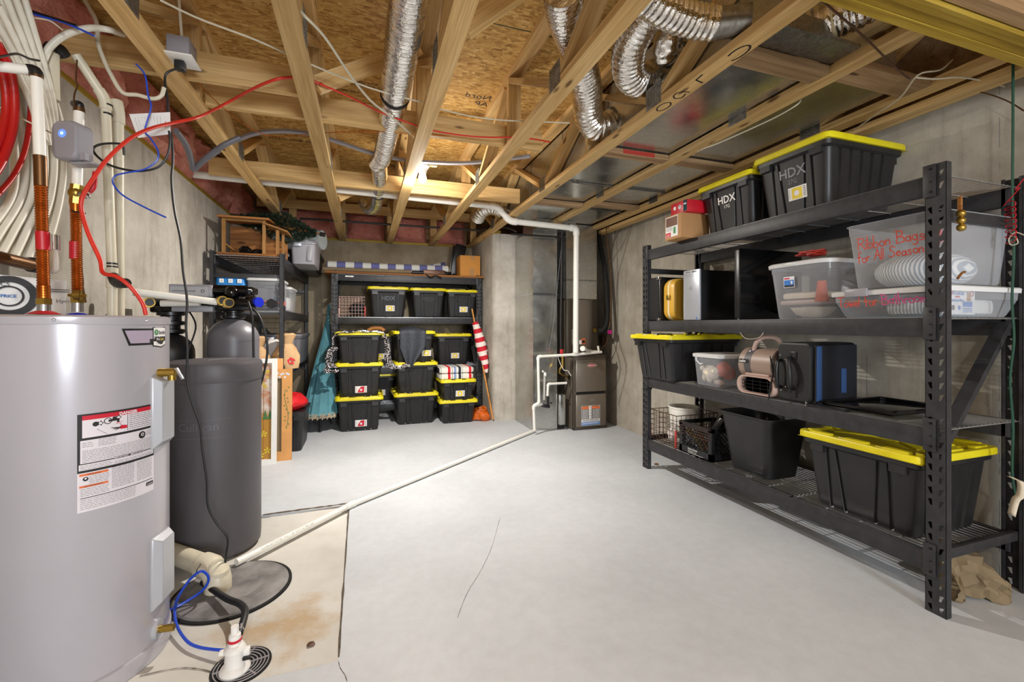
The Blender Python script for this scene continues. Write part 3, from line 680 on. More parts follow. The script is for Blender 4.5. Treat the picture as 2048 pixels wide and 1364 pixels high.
# ---------------------------------------------------------------- furnace
fu = thing('furnace', 'taupe upright gas furnace with two front doors and a coil cabinet on top', 'furnace', (2.58, 5.05, 0))
F0, F1, FY = 2.362, 2.815, 4.72
MB().box(F0,F1,FY+.012,5.42,.012,.885,.004).build('cabinet', M['furn'], fu)
MB().box(F0,F1,FY,5.0,.865,.892,.004).box(F0,F1,FY,FY+.03,0.006,.03,.002).box(F0,F0+.02,FY,FY+.03,.01,.88,.003).box(F1-.014,F1,FY,FY+.03,.01,.88,.003).build('cabinet_trim', M['furndark'], fu)
def fdoor(z0, z1, nm='door_panel'):
    return MB().box(F0+.028,F1-.02,FY-.016,FY+.012,z0,z1,.010).build(nm, M['furn'], fu)
fdu = fdoor(.455,.845); fdl = fdoor(.035,.425)
MB().box(F0+.04,F1-.03,FY-.006,FY+.004,.424,.456).build('grip_recess', M['dark'], fu)
d = Decal(plane_fn((2.602, FY-.017, .772), (1,0,0), (0,0,1)))
d.poly(0, [(-.07+.0,.0)]+[(.07*math.cos(a) if abs(math.cos(a))>.0 else 0, .0245*math.sin(a)) for a in [math.pi-2*math.pi*k/24 for k in range(1,24)]][::-1], 0)
d.poly(1, [(.056*math.cos(2*math.pi*k/24), .018*math.sin(2*math.pi*k/24)) for k in range(24)], .0008); d.text(2, 'LENNOX', 0, -.009, .024, .0014, 'CENTER', .0006)
d.build('brand_badge', [M['chrome'], M['redplastic'], M['white']], fdu)
d = Decal(plane_fn((2.46, FY-.017, .055), (1,0,0), (0,0,1)))
d.rect(0,0,0,.25,.235).rect(1,.004,.055,.246,.232,.0004)
d.rect(2,.004,.003,.246,.046,.0006); d.rect(3,.006,.195,.10,.226,.0006); d.rect(3,.14,.195,.244,.226,.0006); d.rect(0,.10,.06,.135,.23,.0006)
for k in range(5): d.text(1,'◆'[:0] or 'X',.108,.07+.033*k,.03,.001)
d.lines(0,.01,.062,.095,.19,.012,.006,3,.0008); d.lines(0,.145,.062,.24,.19,.012,.006,4,.0008); d.rect(0,.004,.042,.246,.072,.0009); d.lines(1,.012,.046,.235,.066,.012,.005,5,.0012); d.lines(0,.012,.012,.235,.034,.013,.006,6,.001)
d.build('rating_label', [M['paper'], M['ink'], M['inkblue'], M['inkorange']], fdl)
Decal(plane_fn((2.585, FY-.017, .345), (1,0,0), (0,0,1))).rect(0,0,0,.04,.015).rect(1,.005,.004,.035,.011,.0006).build('door_badge', [M['silver'], M['ink']], fdl)
# side knockouts and ports
q = MB()
for y, z, r in ((4.83,.62,.03),(4.80,.30,.012)): q.cyl((F0-.003,y,z),(F0+.001,y,z),r,20)
q.build('side_port', M['dark'], fu)
cc = thing('evaporator_coil_cabinet', 'taupe evaporator coil cabinet standing on the furnace', 'coil cabinet', (2.52, 5.1, .892))
MB().box(2.345,2.745,4.86,5.42,.893,1.57,.004).build('cabinet', M['furn'], cc)
MB().box(2.33,2.40,4.84,4.87,.893,1.575,.003).box(2.66,2.76,4.84,4.87,.893,1.575,.003).build('cabinet_trim', M['furndark'], cc)
d = Decal(plane_fn((2.40, 4.857, 1.02), (1,0,0), (0,0,1))); d.rect(0,0,0,.05,.18); d.lines(1,.005,.01,.045,.17,.012,.005,8)
d.rect(0,.11,.0,.16,.05).rect(2,.14,.0,.195,.07,.0008).rect(1,.148,.012,.188,.05,.0014).build('spec_label', [M['paper'], M['ink'], M['inkorange']], cc)
MB().cyl((2.705,4.80,1.19),(2.705,4.86,1.19),.026,16).build('suction_fitting', M['brass'], cc)
pn = thing('supply_plenum', 'galvanised supply plenum rising from the coil cabinet to the trusses', 'metal duct', (2.52, 5.1, 1.58))
dropduct(2.33, 2.75, 4.85, 5.40, 1.576, 1.80, pn); dropduct(2.33, 2.75, 4.85, 5.40, 1.81, 2.485, pn)
MB().box(2.324,2.756,4.844,5.40,1.797,1.813).build('drive_cleat', M['galvdark'], pn)
# black insulated line set with thermostat wires
strand('refrigerant_line', 'thick black foam-sleeved refrigerant line bending into the coil cabinet', 'pipe', [(2.74,4.78,1.19),(2.79,4.75,1.20),(2.85,4.76,1.32),(2.87,4.80,1.6),(2.86,4.84,1.95),(2.83,4.9,2.25),(2.82,4.95,2.48)], .028, M['foam'], 6, 12)
strand('liquid_line', 'thin copper liquid line dropping beside the black sleeved line', 'pipe', [(2.80,4.72,2.48),(2.83,4.72,2.2),(2.87,4.72,1.9),(2.875,4.72,1.6),(2.86,4.72,1.3),(2.84,4.72,1.2)], .006, M['copperdull'])
t = thing('filter_drier', 'small magenta and black service fitting on the liquid line', 'fitting', (2.84,4.72,1.12))
MB().cyl((2.84,4.72,1.20),(2.84,4.72,1.14),.030,16).cyl((2.84,4.72,1.215),(2.84,4.72,1.2),.02,12).build('body', M['black'], t); MB().cyl((2.84,4.685,1.17),(2.84,4.72,1.17),.026,16).build('cap', M['magenta'], t)
strand('liquid_line', 'thin copper tube leaving the magenta fitting down behind the furnace top', 'pipe', [(2.84,4.72,1.14),(2.83,4.74,1.05),(2.80,4.8,.97),(2.76,4.86,.95)], .007, M['copperdull'])
for i, (pp, lb) in enumerate((([(2.985, 4.462, 2.728), (2.985, 4.587, 2.521), (2.985, 4.868, 2.269), (2.985, 5.013, 1.97), (2.985, 5.076, 1.65), (2.985, 4.988, 1.256), (2.985, 4.787, 0.944), (2.985, 4.696, 0.703), (2.985, 4.833, 0.439), (2.985, 5.076, 0.34)], 'loose brown thermostat wire looping lowest beside the furnace'),
        ([(2.985, 4.513, 2.772), (2.985, 4.462, 2.551), (2.985, 4.587, 2.28), (2.985, 4.856, 2.077), (2.985, 5.001, 1.839), (2.985, 4.976, 1.514), (2.985, 4.88, 1.193), (2.985, 4.904, 0.938), (2.985, 5.013, 0.79)], 'brown thermostat wire in the middle of the tangle on the right wall'),
        ([(2.985, 4.63, 2.798), (2.985, 4.752, 2.559), (2.985, 4.833, 2.325), (2.985, 4.904, 2.084)], 'short brown thermostat wire hanging from the wall plate'),
        ([(2.985, 4.381, 2.735), (2.985, 4.421, 2.483), (2.985, 4.587, 2.16), (2.985, 4.752, 1.814), (2.985, 4.787, 1.319), (2.985, 4.696, 1.01), (2.985, 4.566, 0.716), (2.985, 4.741, 0.266)], 'outermost loose brown thermostat wire on the right wall'))):
    strand('thermostat_wire', lb, 'wire', pp, .0022, M['copperdull'], 6, 5, 'thermostat wires beside the furnace')
MB_ = MB().box(2.95,3.0,5.05,5.12,1.0,1.12,.004).build('wall_box', M['rust'], None); tag(MB_, 'small brown box low on the wall right of the furnace', 'box')
# white PVC plumbing of the furnace
def pipe(name, label, pts, r, m='pvc', cat='pipe', fit=True, group=None, fr=1.22, sm=False):
    t = thing(name, label, cat, pts[0], group)
    MB().tube(smoothpath(pts,4) if sm else pts, r, 16).build('pipe_run', M[m], t) if sm else None
    if not sm:
        for a, b in zip(pts, pts[1:]): MB().cyl(a, b, r, 16).build('pipe_run', M[m], t)
        for i in range(1, len(pts)-1):
            p = Vector(pts[i]); a = (Vector(pts[i-1])-p).normalized(); b = (Vector(pts[i+1])-p).normalized(); L = r*2.4
            MB().tube([p+a*L, p+a*L*.45, p+(a+b)*r*.35, p+b*L*.45, p+b*L], r*fr, 16).build('elbow_fitting', M[m], t)
    return t
vp = pipe('vent_pipe', 'large white PVC vent pipe crossing the bays and dropping to the furnace', [(-1.38,4.44,2.545),(1.36,4.56,2.535),(1.53,4.60,2.40),(2.36,4.64,2.385),(2.36,4.655,.93)], .032)
MB().cyl((2.30,4.70,2.40),(2.30,4.70,2.46),.004,6).build('hanger_strap', M['chrome'], vp)
cp = pipe('condensate_pipe', 'white PVC condensate pipe arching from the furnace top down to the floor line', [(2.706, 4.66, 0.932),(2.354, 4.66, 0.909),(1.886, 4.66, 0.896),(1.898, 4.66, 0.365),(1.831, 4.66, 0.335),(1.851, 4.68, 0.056)], .016)
MB().tube([(2.659, 4.66, 1.005), (2.673, 4.66, 0.921)], .013, 12).build('cleanout_stub', M['pvc'], cp)
pipe('trap_pipe', 'white PVC trap branch from the furnace side down to the black condensate trap', [(2.273, 4.72, 0.571),(2.027, 4.7, 0.572),(2.02, 4.7, 0.433)], .014)
pipe('trap_pipe', 'short white PVC riser with open tee left of the black trap', [(1.985, 4.72, 0.385),(1.991, 4.72, 0.675)], .012)
MB_ = MB().cyl((1.985, 4.69, 0.667), (1.993, 4.71, 0.699), .017, 14).cyl((1.983, 4.76, 0.718), (2.004, 4.72, 0.686), .012, 10); tag(MB_.build('open_tee', M['pvc'], None), 'open white PVC tee on top of the short riser', 'fitting')
t = thing('condensate_trap', 'black condensate trap hanging between the white pipes', 'trap', (2.008, 4.7, 0.318))
MB().cyl((2.027, 4.7, 0.433), (2.027, 4.7, 0.317), .016, 14).build('inlet', M['black'], t)
MB().obox((1.995, 4.7, 0.319), (.10,.05,.035), (0,.2,0), .008).cyl((1.919, 4.68, 0.326), (1.832, 4.68, 0.332), .0, 4).build('body', M['black'], t)
MB().cyl((2.035, 4.66, 0.358), (2.06, 4.66, 0.356), .008, 8).build('knob', M['black'], t)
MB().cyl((1.839, 4.68, 0.331), (1.947, 4.69, 0.346), .016, 12).build('outlet_stub', M['pvc'], t)
t = thing('gas_valve', 'brass gas cock with red lever on the black drop pipe', 'valve', (2.218, 4.7, 0.892))
MB().cyl((2.211, 4.7, 0.963), (2.211, 4.7, 0.757), .014, 14).sphere((2.211, 4.7, 0.892), .026, 12, 8).build('valve_body', M['brass'], t)
MB().obox((2.18, 4.66, 0.948), (.035,.02,.05), (0,0,0), .004).build('lever', M['redplastic'], t)
strand('gas_connector', 'yellow flexible gas connector curving into the furnace side', 'pipe', [Vector((2.205, 4.7, 0.775)), Vector((2.173, 4.7, 0.718)), Vector((2.201, 4.72, 0.679)), Vector((2.36,4.84,.62))], .011, M['brass'])
strand('drain_tube', 'thin white plastic tube between valve and furnace port', 'tube', [(2.138, 4.68, 0.895), (2.176, 4.68, 0.801), (2.221, 4.68, 0.73), (2.273, 4.68, 0.716), (2.312, 4.68, 0.656)], .004, M['pvc'])
t = pipe('cleanout_pipe', 'white PVC elbow lying on the furnace top, open end to the camera', [(2.433, 4.6, 0.981),(2.579, 4.76, 0.941),(2.7, 4.78, 0.931)], .018)
MB().cyl((2.405, 4.57, 0.983), (2.451, 4.62, 0.98), .030, 18).build('elbow_fitting', M['pvc'], t)
# condensate line on the floor
fl = pipe('floor_drain_pipe', 'long white PVC pipe lying on the floor from the furnace to the sump', [(1.905,4.80,.022),(-.088,3.205,.021),(-.62,2.60,.03)], .0175, fit=True)
dt = Decal(lambda x, y, h: tuple(Vector((-.62,2.60,.03)).lerp(Vector((-.088,3.205,.021)), x/.806)+Vector((.75*-0.0, 0, 0))+Vector((.545*1,-.48,0)).normalized()*(.0178*math.sin(.9-y/.0178))+Vector((0,0,.0178*math.cos(.9-y/.0178)))))
dt.h = 0; dt.text(0, 'CHARLOTTE PIPE  PVC 1120  ASTM D1785  NSF', .13, -.004, .017); dt.build('printing', [M['inkgrey']], fl)
# ---------------------------------------------------------------- ceiling lamp
for i, (x, y, lb) in enumerate(((.47, 3.75, 'lit bare bulb in a white ceiling socket between third and fourth trusses'),)):
    t = thing('ceiling_bulb', lb, 'light bulb', (x, y, 2.46))
    MB().lathe([(.055,2.60),(.057,2.585),(.04,2.56),(.03,2.53)], (x,y), 24).build('socket', M['white'], t)
    MB().box(x-.066,x+.12,y-.02,y+.02,2.60,2.63).build('bracket', M['pine'], t)
    MB().lathe([(.015,2.535),(.03,2.51),(.034,2.488),(.03,2.465),(.016,2.45),(.002,2.446)], (x,y), 24).build('bulb', M['glow'], t)
# ---------------------------------------------------------------- cables under the trusses
strand('red_cable', 'red cable running under the trusses from the chord toward the right', 'cable', [(-0.212, 2.456, 2.49), (-0.069, 2.543, 2.49), (0.091, 2.666, 2.49), (0.302, 2.77, 2.49), (0.464, 2.819, 2.49), (0.726, 2.81, 2.49), (0.978, 2.733, 2.49), (1.223, 2.801, 2.52)], .0055, M['redcord'], group='cables strung under the trusses')
strand('white_cable', 'white cable sagging from the second truss across the foil duct', 'cable', [(-0.266, 2.081, 2.62), (-0.228, 1.908, 2.48), (-0.155, 2.019, 2.47), (-0.062, 2.283, 2.47), (0.033, 2.501, 2.47), (0.146, 2.655, 2.47), (0.261, 2.825, 2.47), (0.333, 3.123, 2.56)], .006, M['pvcold'], group='cables strung under the trusses')
strand('white_cable', 'thin white cable crossing straight from upper left to the third truss', 'cable', [(-0.74, 2.033, 2.5), (-0.632, 2.107, 2.5), (-0.446, 2.184, 2.5), (-0.242, 2.302, 2.5), (0.032, 2.433, 2.5), (0.313, 2.497, 2.5)], .0045, M['pvcold'], group='cables strung under the trusses')
strand('white_cable', 'thin white cable passing beyond the third truss towards the foil elbow', 'cable', [(0.425, 2.581, 2.52), (0.612, 2.609, 2.52), (0.799, 2.6, 2.52), (1.073, 2.536, 2.52), (1.227, 2.498, 2.52)], .004, M['pvcold'], group='cables strung under the trusses')
strand('orange_wire', 'thin orange wire drooping across three bays', 'wire', [(-0.803, 2.641, 2.49), (-0.765, 2.87, 2.49), (-0.694, 3.106, 2.49), (-0.58, 3.234, 2.49), (-0.392, 3.155, 2.49), (-0.082, 2.996, 2.49), (0.192, 2.919, 2.49), (0.536, 2.858, 2.49)], .0028, M['copper'], group='cables strung under the trusses')
strand('grey_conduit', 'grey flexible conduit running high behind the trusses to the right', 'conduit', [(-1.243, 4.035, 2.48), (-0.984, 3.693, 2.52), (-0.762, 3.548, 2.6), (-0.549, 3.409, 2.6), (-0.357, 3.394, 2.6), (-0.164, 3.481, 2.6), (0.048, 3.608, 2.6), (0.28, 3.671, 2.6), (0.561, 3.657, 2.6), (0.875, 3.551, 2.6), (1.256, 3.275, 2.6)], .017, M['grey'], group='cables strung under the trusses')
for i, (pp, lb) in enumerate((([(2.299, 2.649, 2.5), (2.162, 2.419, 2.44), (2.196, 2.278, 2.44), (2.23, 1.936, 2.44), (2.217, 1.77, 2.44), (2.298, 1.799, 2.5)], 'white cable laid along the seventh truss underside'), ([(2.841, 1.918, 2.43), (2.717, 1.686, 2.43), (2.631, 1.515, 2.43), (2.475, 1.352, 2.43), (2.565, 1.315, 2.45), (2.733, 1.352, 2.55)], 'white cable crossing the right bay above the topmost tote'),
        ([(2.486, 1.37, 2.43), (2.592, 1.348, 2.43), (2.689, 1.302, 2.43), (2.883, 1.282, 2.43), (3.176, 1.285, 2.43)], 'white cable leaving right at the top of the right wall'))):
    strand('white_cable', lb, 'cable', pp, .004, M['pvcold'], group='cables near the right wall plate')
strand('brown_cable', 'dark brown cable crossing diagonally below the metal boot', 'cable', [(1.56, 1.143, 2.42), (1.747, 1.189, 2.42), (1.984, 1.25, 2.42), (2.284, 1.335, 2.42), (2.458, 1.375, 2.42)], .004, M['rust'])
strand('brown_cable', 'thin brown cable drooping from the block down the upper right wall', 'cable', [(2.9, 1.508, 2.517), (2.9, 1.346, 2.424), (2.9, 1.237, 2.326), (2.9, 1.173, 2.244)], .003, M['copperdull'])
strand('orange_pipe', 'orange plastic pipe along the top of the right wall', 'pipe', [(2.90,1.0,2.44),(2.90,2.6,2.44),(2.90,3.4,2.44)], .010, M['redcord'])
# ledger board on right wall
tag(member('ledger_board', (2.86,1.1,2.425), (2.86,5.4,2.425), .10, .036, M['pine'], None), 'pine ledger board under the truss ends along the right wall', 'ledger board')
# stamps printed on the sheathing
def stamp(label, x, y, lines_, s_, rot=0):
    d = Decal(lambda a, b, h: (x+a*math.cos(rot)-b*math.sin(rot), y+a*math.sin(rot)+b*math.cos(rot), ZD-h)); d.h = .001
    for i, (t_, k) in enumerate(lines_): d.text(0, t_, 0, -i*s_*1.1, s_*k)
    return tag(d.build('sheathing_stamp', [M['mk']], None), label, 'printed stamp', 'stamps on the sheathing')
p = (0.58, 3.252, 2.95); stamp('black mill stamp on the sheathing right of the third truss', p[0]+.33, p[1]-.05, [('Nord', 1), ('AP', 1)], .09, math.pi)
p = (-0.546, 3.387, 2.95); stamp('line of small black print on the sheathing left of the second truss', p[0]-.1, p[1], [('PANEL  32/16  SIZED FOR SPACING', 1)], .04, 0)
p = (-0.089, 3.279, 2.95); stamp('small black print on the sheathing behind the crossing white cables', p[0], p[1], [('THIS SIDE DOWN  EXPOSURE 1', 1), ('SIZED FOR SPACING', 1)], .04, 0)
p = (-0.715, 4.441, 2.95); stamp('small black print on the sheathing above the grey conduit', p[0]-.1, p[1], [('SIZED FOR SPACING', 1)], .06, 0)

# ---------------------------------------------------------------- grey electric water heater
HX, HY, HR, HT = -1.024, 2.07, .285, 1.285
wh = thing('water_heater', 'tall grey electric water heater with printed warning label, at left', 'water heater', (HX, HY, 0))
MB().lathe([(HR-.004,.0),(HR,.01),(HR,1.256),(HR-.002,1.258)], (HX,HY), 96).build('jacket', M['heater'], wh)
MB().lathe([(HR+.003,1.254),(HR+.004,1.257),(HR+.004,1.278),(HR,HT-.003),(HR-.008,HT),(.001,HT+.004)], (HX,HY), 96, False).build('top_cap', M['heater'], wh)
MB().lathe([(HR+.006,0),(HR+.006,.055),(HR+.001,.06)], (HX,HY), 96).build('base_ring', M['heater'], wh)
def hfn(a0):      # wraps x (metres, rightwards seen from outside) round the jacket; a0 = angle of x=0
    return lambda x, y, h: (HX+(HR+h)*math.cos(a0+x/HR), HY+(HR+h)*math.sin(a0+x/HR), y)
def hang(u, v):   # unused in the scene
    return 0
A = math.radians
# access covers on the right flank
def cover(z0, z1):
    a0 = A(-6); fn = hfn(a0); q = MB()
    def P(x, y, h): return fn(x, y, h)
    w2 = .058; ins = .012; n = 8
    ring0 = [(-w2,z0),(w2,z0),(w2,z1),(-w2,z1)]
    outer = [(-w2,z0),(w2,z0),(w2,z1),(-w2,z1)]; inner = [(-w2*.62,z0+.028),(w2*.62,z0+.028),(w2*.62,z1-.02),(-w2*.62,z1-.02)]
    q.add([P(x,y,0) for x,y in outer]+[P(x,y,.006) for x,y in outer]+[P(x,y,.031) for x,y in inner],
        [(0,1,5,4),(1,2,6,5),(2,3,7,6),(3,0,4,7),(4,5,9,8),(5,6,10,9),(6,7,11,10),(7,4,8,11),(8,9,10,11)], False)
    o = q.build('access_cover', M['heatercov'], wh, ang=20)
    m_ = o.modifiers.new('bv', 'BEVEL'); m_.width = .004; m_.segments = 2
    return o
cover(.785, 1.058); cover(.18, .452)
MB().lathe([(.0,.0),(.0,.0)], (0,0), 3, False, False)
# screws
q = MB()
for a in (-150, -72, -22, 30): 
    p = hfn(A(a))(0, 1.268, .004); q.sphere(p, .005, 8, 6)
q.build('cap_screws', M['chrome'], wh)
# relief valve and drain cock
t_ = MB(); a = A(4); p0 = hfn(a)(0,1.095,0); p1 = hfn(a)(0,1.095,.055)
pr = Vector((-0.709, 2.03, 1.069)); 
MB().cyl(pr-Vector((.04,0,0)), pr+Vector((.02,.0,0)), .017, 12).cyl(pr+Vector((.008,0,-.03)), pr+Vector((.008,0,.0)), .014, 12).build('relief_valve', M['brass'], wh)
MB().obox(pr+Vector((.035,-.005,-.005)), (.012,.012,.05), (0,-.5,0), .003).build('relief_lever', M['chrome'], wh)
pd = Vector((-0.707, 2.02, 0.095)); 
MB().cyl(pd-Vector((.08,0,0)), pd+Vector((.02,-.01,0)), .013, 12).build('drain_cock', M['brass'], wh)
MB().cyl(pd-Vector((.085,.0,0)), pd-Vector((.03,.0,0)), .035, 24).build('drain_escutcheon', M['heatercov'], wh)
# warning label: jacket angle limits found from the photograph
def ang_at(p): return math.atan2(p[1]-HY, p[0]-HX)
lw0, lw1 = A(-61.5), A(-14.5)
LW = (lw1-lw0)*HR; fn = hfn(lw0)
def lab(x, y, h): return fn(x, y, h)
d = Decal(lab); zt, zb = .957, .634
H_ = zt-zb; zz = lambda f: zt-f*H_
d.rect(0,0,zz(1),LW,zz(0),0,16)
d.rect(1,0,zz(.60),LW,zz(0),.0003,16)          # dark border field
X0, X1 = LW*.05, LW*.965
d.rect(2,X0,zz(.063),X1,zz(.018),.0006,14)     # red DANGER band
d.rect(0,X0,zz(.245),X1,zz(.063),.0006,14)     # picture panel
d.rect(0,LW*.03,zz(.505),LW*.985,zz(.27),.0006,14)
d.rect(0,LW*.015,zz(.575),LW*.985,zz(.515),.0006,14)
d.rect(1,LW*.40,zz(.520),LW*.80,zz(.497),.0009,8)
d.text(0,'▲'[:0]+'DANGER',LW*.58,zz(.057),.014,.0012,'CENTER',.0006)
d.text(0,'IMPORTANT · IMPORTANTE',LW*.60,zz(.516),.0075,.0014,'CENTER',.0002)
d.rect(1,LW*.565,zz(.238),LW*.572,zz(.07),.0009)
# tap, spouts and scalded hand
for cx_, cy_, r_ in ((.19,.115,.008),(.40,.082,.006)): d.disc(1,LW*cx_,zz(cy_),r_,.0009)
for cx_, cy_ in ((.24,.112),(.45,.08)):
    for k in range(5): d.poly(1,[(LW*cx_+.006*math.cos(k*1.257)+.003*math.cos(a_),zz(cy_)+.006*math.sin(k*1.257)+.003*math.sin(a_)) for a_ in (0,1.57,3.14,4.71)],.0009)
d.disc(1,LW*.325,zz(.10),.011,.0008,.0085); d.rect(1,LW*.33,zz(.11),LW*.46,zz(.088),.001,3); d.rect(1,LW*.43,zz(.128),LW*.46,zz(.10),.001)
d.lines(2,LW*.42,zz(.145),LW*.50,zz(.128),.004,.0015,5,.0011)
palm = [(.44,.19),(.49,.168),(.56,.176),(.56,.21),(.48,.208)]
d.poly(2,[(LW*a_,zz(b_)) for a_,b_ in palm][::-1],.0011)
for k,(dx,dy) in enumerate(((-.09,-.012),(-.08,.006),(-.065,.02),(-.02,-.03),(.0,-.028))):
    bx, by = (.45+.012*k,.190 if k<3 else .172); d.poly(1,[(LW*bx,zz(by+.006)),(LW*bx,zz(by-.006)),(LW*(bx+dx),zz(by+dy-.003)),(LW*(bx+dx),zz(by+dy+.003))],.0012)
stk = [(.20,.17),(.36,.15)]; d.poly(3,[(LW*.20,zz(.170)),(LW*.20,zz(.173)),(LW*.42,zz(.145)),(LW*.42,zz(.142))],.0009); d.poly(3,[(LW*.20,zz(.17)),(LW*.21,zz(.17)),(LW*.32,zz(.235)),(LW*.31,zz(.235))],.0009)
d.lines(1,LW*.59,zz(.235),LW*.93,zz(.075),.0068,.0016,2,.0009)
d.disc(1,LW*.78,zz(.325),.013,.001); d.disc(0,LW*.785,zz(.32),.006,.0014); d.disc(1,LW*.785,zz(.32),.003,.0018)
d.lines(3,LW*.05,zz(.35),LW*.16,zz(.295),.006,.0016,12,.001); d.lines(3,LW*.22,zz(.355),LW*.42,zz(.28),.005,.0014,13,.001); d.lines(3,LW*.85,zz(.34),LW*.97,zz(.29),.005,.0014,14,.001)
d.lines(3,LW*.05,zz(.495),LW*.95,zz(.375),.0052,.0014,15,.001)
d.lines(3,LW*.03,zz(.565),LW*.38,zz(.53),.0052,.0014,16,.001); d.lines(3,LW*.4,zz(.57),LW*.95,zz(.545),.0052,.0014,17,.001)
# lower white half
d.rect(4,LW*.02,zz(.633),LW*.33,zz(.610),.0006,4); d.rect(4,LW*.02,zz(.752),LW*.33,zz(.73),.0006,4)
d.text(1,'WARNING',LW*.17,zz(.630),.007,.001,'CENTER'); d.text(1,'ADVERTENCIA',LW*.17,zz(.749),.007,.001,'CENTER')
d.disc(1,LW*.085,zz(.665),.007,.0008); d.disc(0,LW*.085,zz(.66),.003,.0012)
d.lines(3,LW*.12,zz(.725),LW*.34,zz(.645),.0055,.0014,18,.0006); d.lines(3,LW*.03,zz(.84),LW*.34,zz(.765),.0055,.0014,19,.0006)
d.lines(3,LW*.37,zz(.83),LW*.66,zz(.60),.005,.0014,20,.0006); d.lines(3,LW*.70,zz(.82),LW*.96,zz(.62),.0058,.0014,21,.0006)
d.rect(1,LW*.03,zz(.862),LW*.97,zz(.855),.0006,12)
d.lines(3,LW*.03,zz(.975),LW*.68,zz(.875),.006,.0014,22,.0006)
d.rect(1,LW*.85,zz(.925),LW*.98,zz(.885),.0008,3); d.text(0,'A2000',LW*.915,zz(.918),.009,.0014,'CENTER')
d.build('warning_label', [M['labwhite'], M['ink'], M['inkred'], M['inkgrey'], M['inkorange']], wh)
# brand badge near the rim
b0 = A(-38.5); fb = hfn(b0); d = Decal(fb); BW = .125
def trap(k, x0a, x0b, x1, za, zb_, h):      # strip-wise so it hugs the jacket; slanted left end
    n = 10
    for i in range(n):
        def q_(f): return (x0a+(x1-x0a)*f, za), (x0b+(x1-x0b)*f, zb_)
        (a1, z1), (a2, z2) = q_(i/n); (b1, _), (b2, _) = q_((i+1)/n); d.poly(k, [(a2,z2),(b2,z2),(b1,z1),(a1,z1)], h)
trap(0, 0, .022, BW, 1.239, 1.178, 0); trap(1, .009, .028, BW, 1.232, 1.186, .0005); d.rect(0, .100, 1.186, BW, 1.200, .0008)
bw0 = .118; 
d.poly(0,[(bw0-.004,1.244),(bw0+.075,1.244),(bw0+.075,1.175),(bw0+.045,1.165),(bw0-.004,1.172)][::-1],.0008)
d.rect(2,bw0,1.208,bw0+.072,1.241,.0012,2); d.poly(2,[(bw0,1.190),(bw0+.072,1.190),(bw0+.072,1.178),(bw0+.043,1.170),(bw0,1.176)][::-1],.0012)
d.disc(3,bw0+.014,1.224,.011,.0016,.006); d.text(3,'AO',bw0+.014,1.219,.012,.002,'CENTER',.0004); d.text(0,'Smith',bw0+.027,1.217,.019,.0018,'LEFT',.0004)
d.text(2,'Pro',bw0+.014,1.194,.013,.0018,'LEFT',.0003); d.text(4,'Line',bw0+.037,1.194,.013,.0018,'LEFT',.0003); d.text(0,'COMMERCIAL',bw0+.036,1.179,.007,.0016,'CENTER')
d.build('brand_badge', [M['ink'], M['badgelilac'] if 'badgelilac' in M else M.setdefault('badgelilac', flat('badge_lilac', srgb(196,182,204), .35, .3)), M['paper'], M['inkgreen'], M['inkyellow']], wh)
# ---------------------------------------------------------------- supply connectors on top
def conn(label, pts, z, fitc):
    t = thing('water_connector', label, 'water connector', pts[0]); return t
def corrug(name, parent, a, b, r, mat='copper'):
    a, b = Vector(a), Vector(b); L = (b-a).length; N = int(L/.0022); q = MB()
    P = [a.lerp(b, i/N) for i in range(N+1)]; rs = [r*(1+.10*math.sin(2*math.pi*i*.0022/.0088)) for i in range(N+1)]
    q.tube(P, r, 18, True, rs=rs); return q.build(name, M[mat], parent)
t = thing('water_connector', 'corrugated copper hot water connector with red collar, left one on the heater', 'water connector', (-1.053, 1.97, 1.3))
MB().cyl((-1.053, 1.97, 1.293), (-1.053, 1.97, 1.328), .018, 20).build('nipple', M['chrome'], t)
MB().lathe([(.045,HT+.004),(.03,HT+.012),(.02,HT+.016)], (-1.053, 1.97, 1.293)[:2], 24).build('collar_ring', M['redplastic'], t)
MB().cyl((-1.053, 1.97, 1.323), (-1.053, 1.97, 1.344), .0225, 6).build('hex_nut', M['brass'], t)
corrug('flex_tube', t, (-1.053, 1.97, 1.342), (-1.061, 1.97, 1.738), .0165)
MB().cyl((-1.053, 1.97, 1.342), (-1.054, 1.97, 1.387), .0175, 20).build('sleeve', M['copper'], t)
MB().cyl((-1.061, 1.97, 1.734), (-1.063, 1.97, 1.828), .0175, 20).build('sleeve', M['copperdull'], t)
MB().cyl((-1.055, 1.97, 1.512), (-1.057, 1.97, 1.575), .0185, 20).build('product_tag', M['redplastic'], t)
MB().cyl((-1.063, 1.97, 1.828), (-1.073, 1.97, 2.117), .0165, 20).build('white_riser', M['pvc'], t)
MB().cyl((-1.063, 1.97, 1.824), (-1.064, 1.97, 1.838), .0178, 20).cyl((-1.073, 1.97, 2.107), (-1.073, 1.97, 2.117), .0178, 20).build('crimp_ring', M['copperdull'], t)
MB().tube(smoothpath([(-1.073, 1.97, 2.114), (-1.077, 1.97, 2.13), (-1.093, 1.97, 2.131)], 4), .019, 16).build('black_elbow', M['blackrub'], t)
MB().cyl((-1.09, 1.97, 2.131), (-1.176, 1.9, 2.096), .0165, 20).build('white_branch', M['pvc'], t)
MB().cyl((-1.095, 1.97, 2.13), (-1.101, 1.97, 2.131), .018, 20).build('crimp_ring', M['copperdull'], t)
t = thing('water_connector', 'corrugated copper cold water connector with brass valve, right one on the heater', 'water connector', (-1.058, 2.17, 1.307))
MB().cyl((-1.058, 2.17, 1.303), (-1.058, 2.17, 1.342), .018, 20).build('nipple', M['chrome'], t)
MB().lathe([(.04,HT+.004),(.028,HT+.010),(.02,HT+.014)], (-1.058, 2.17, 1.303)[:2], 24).build('collar_ring', M['bluecap'], t)
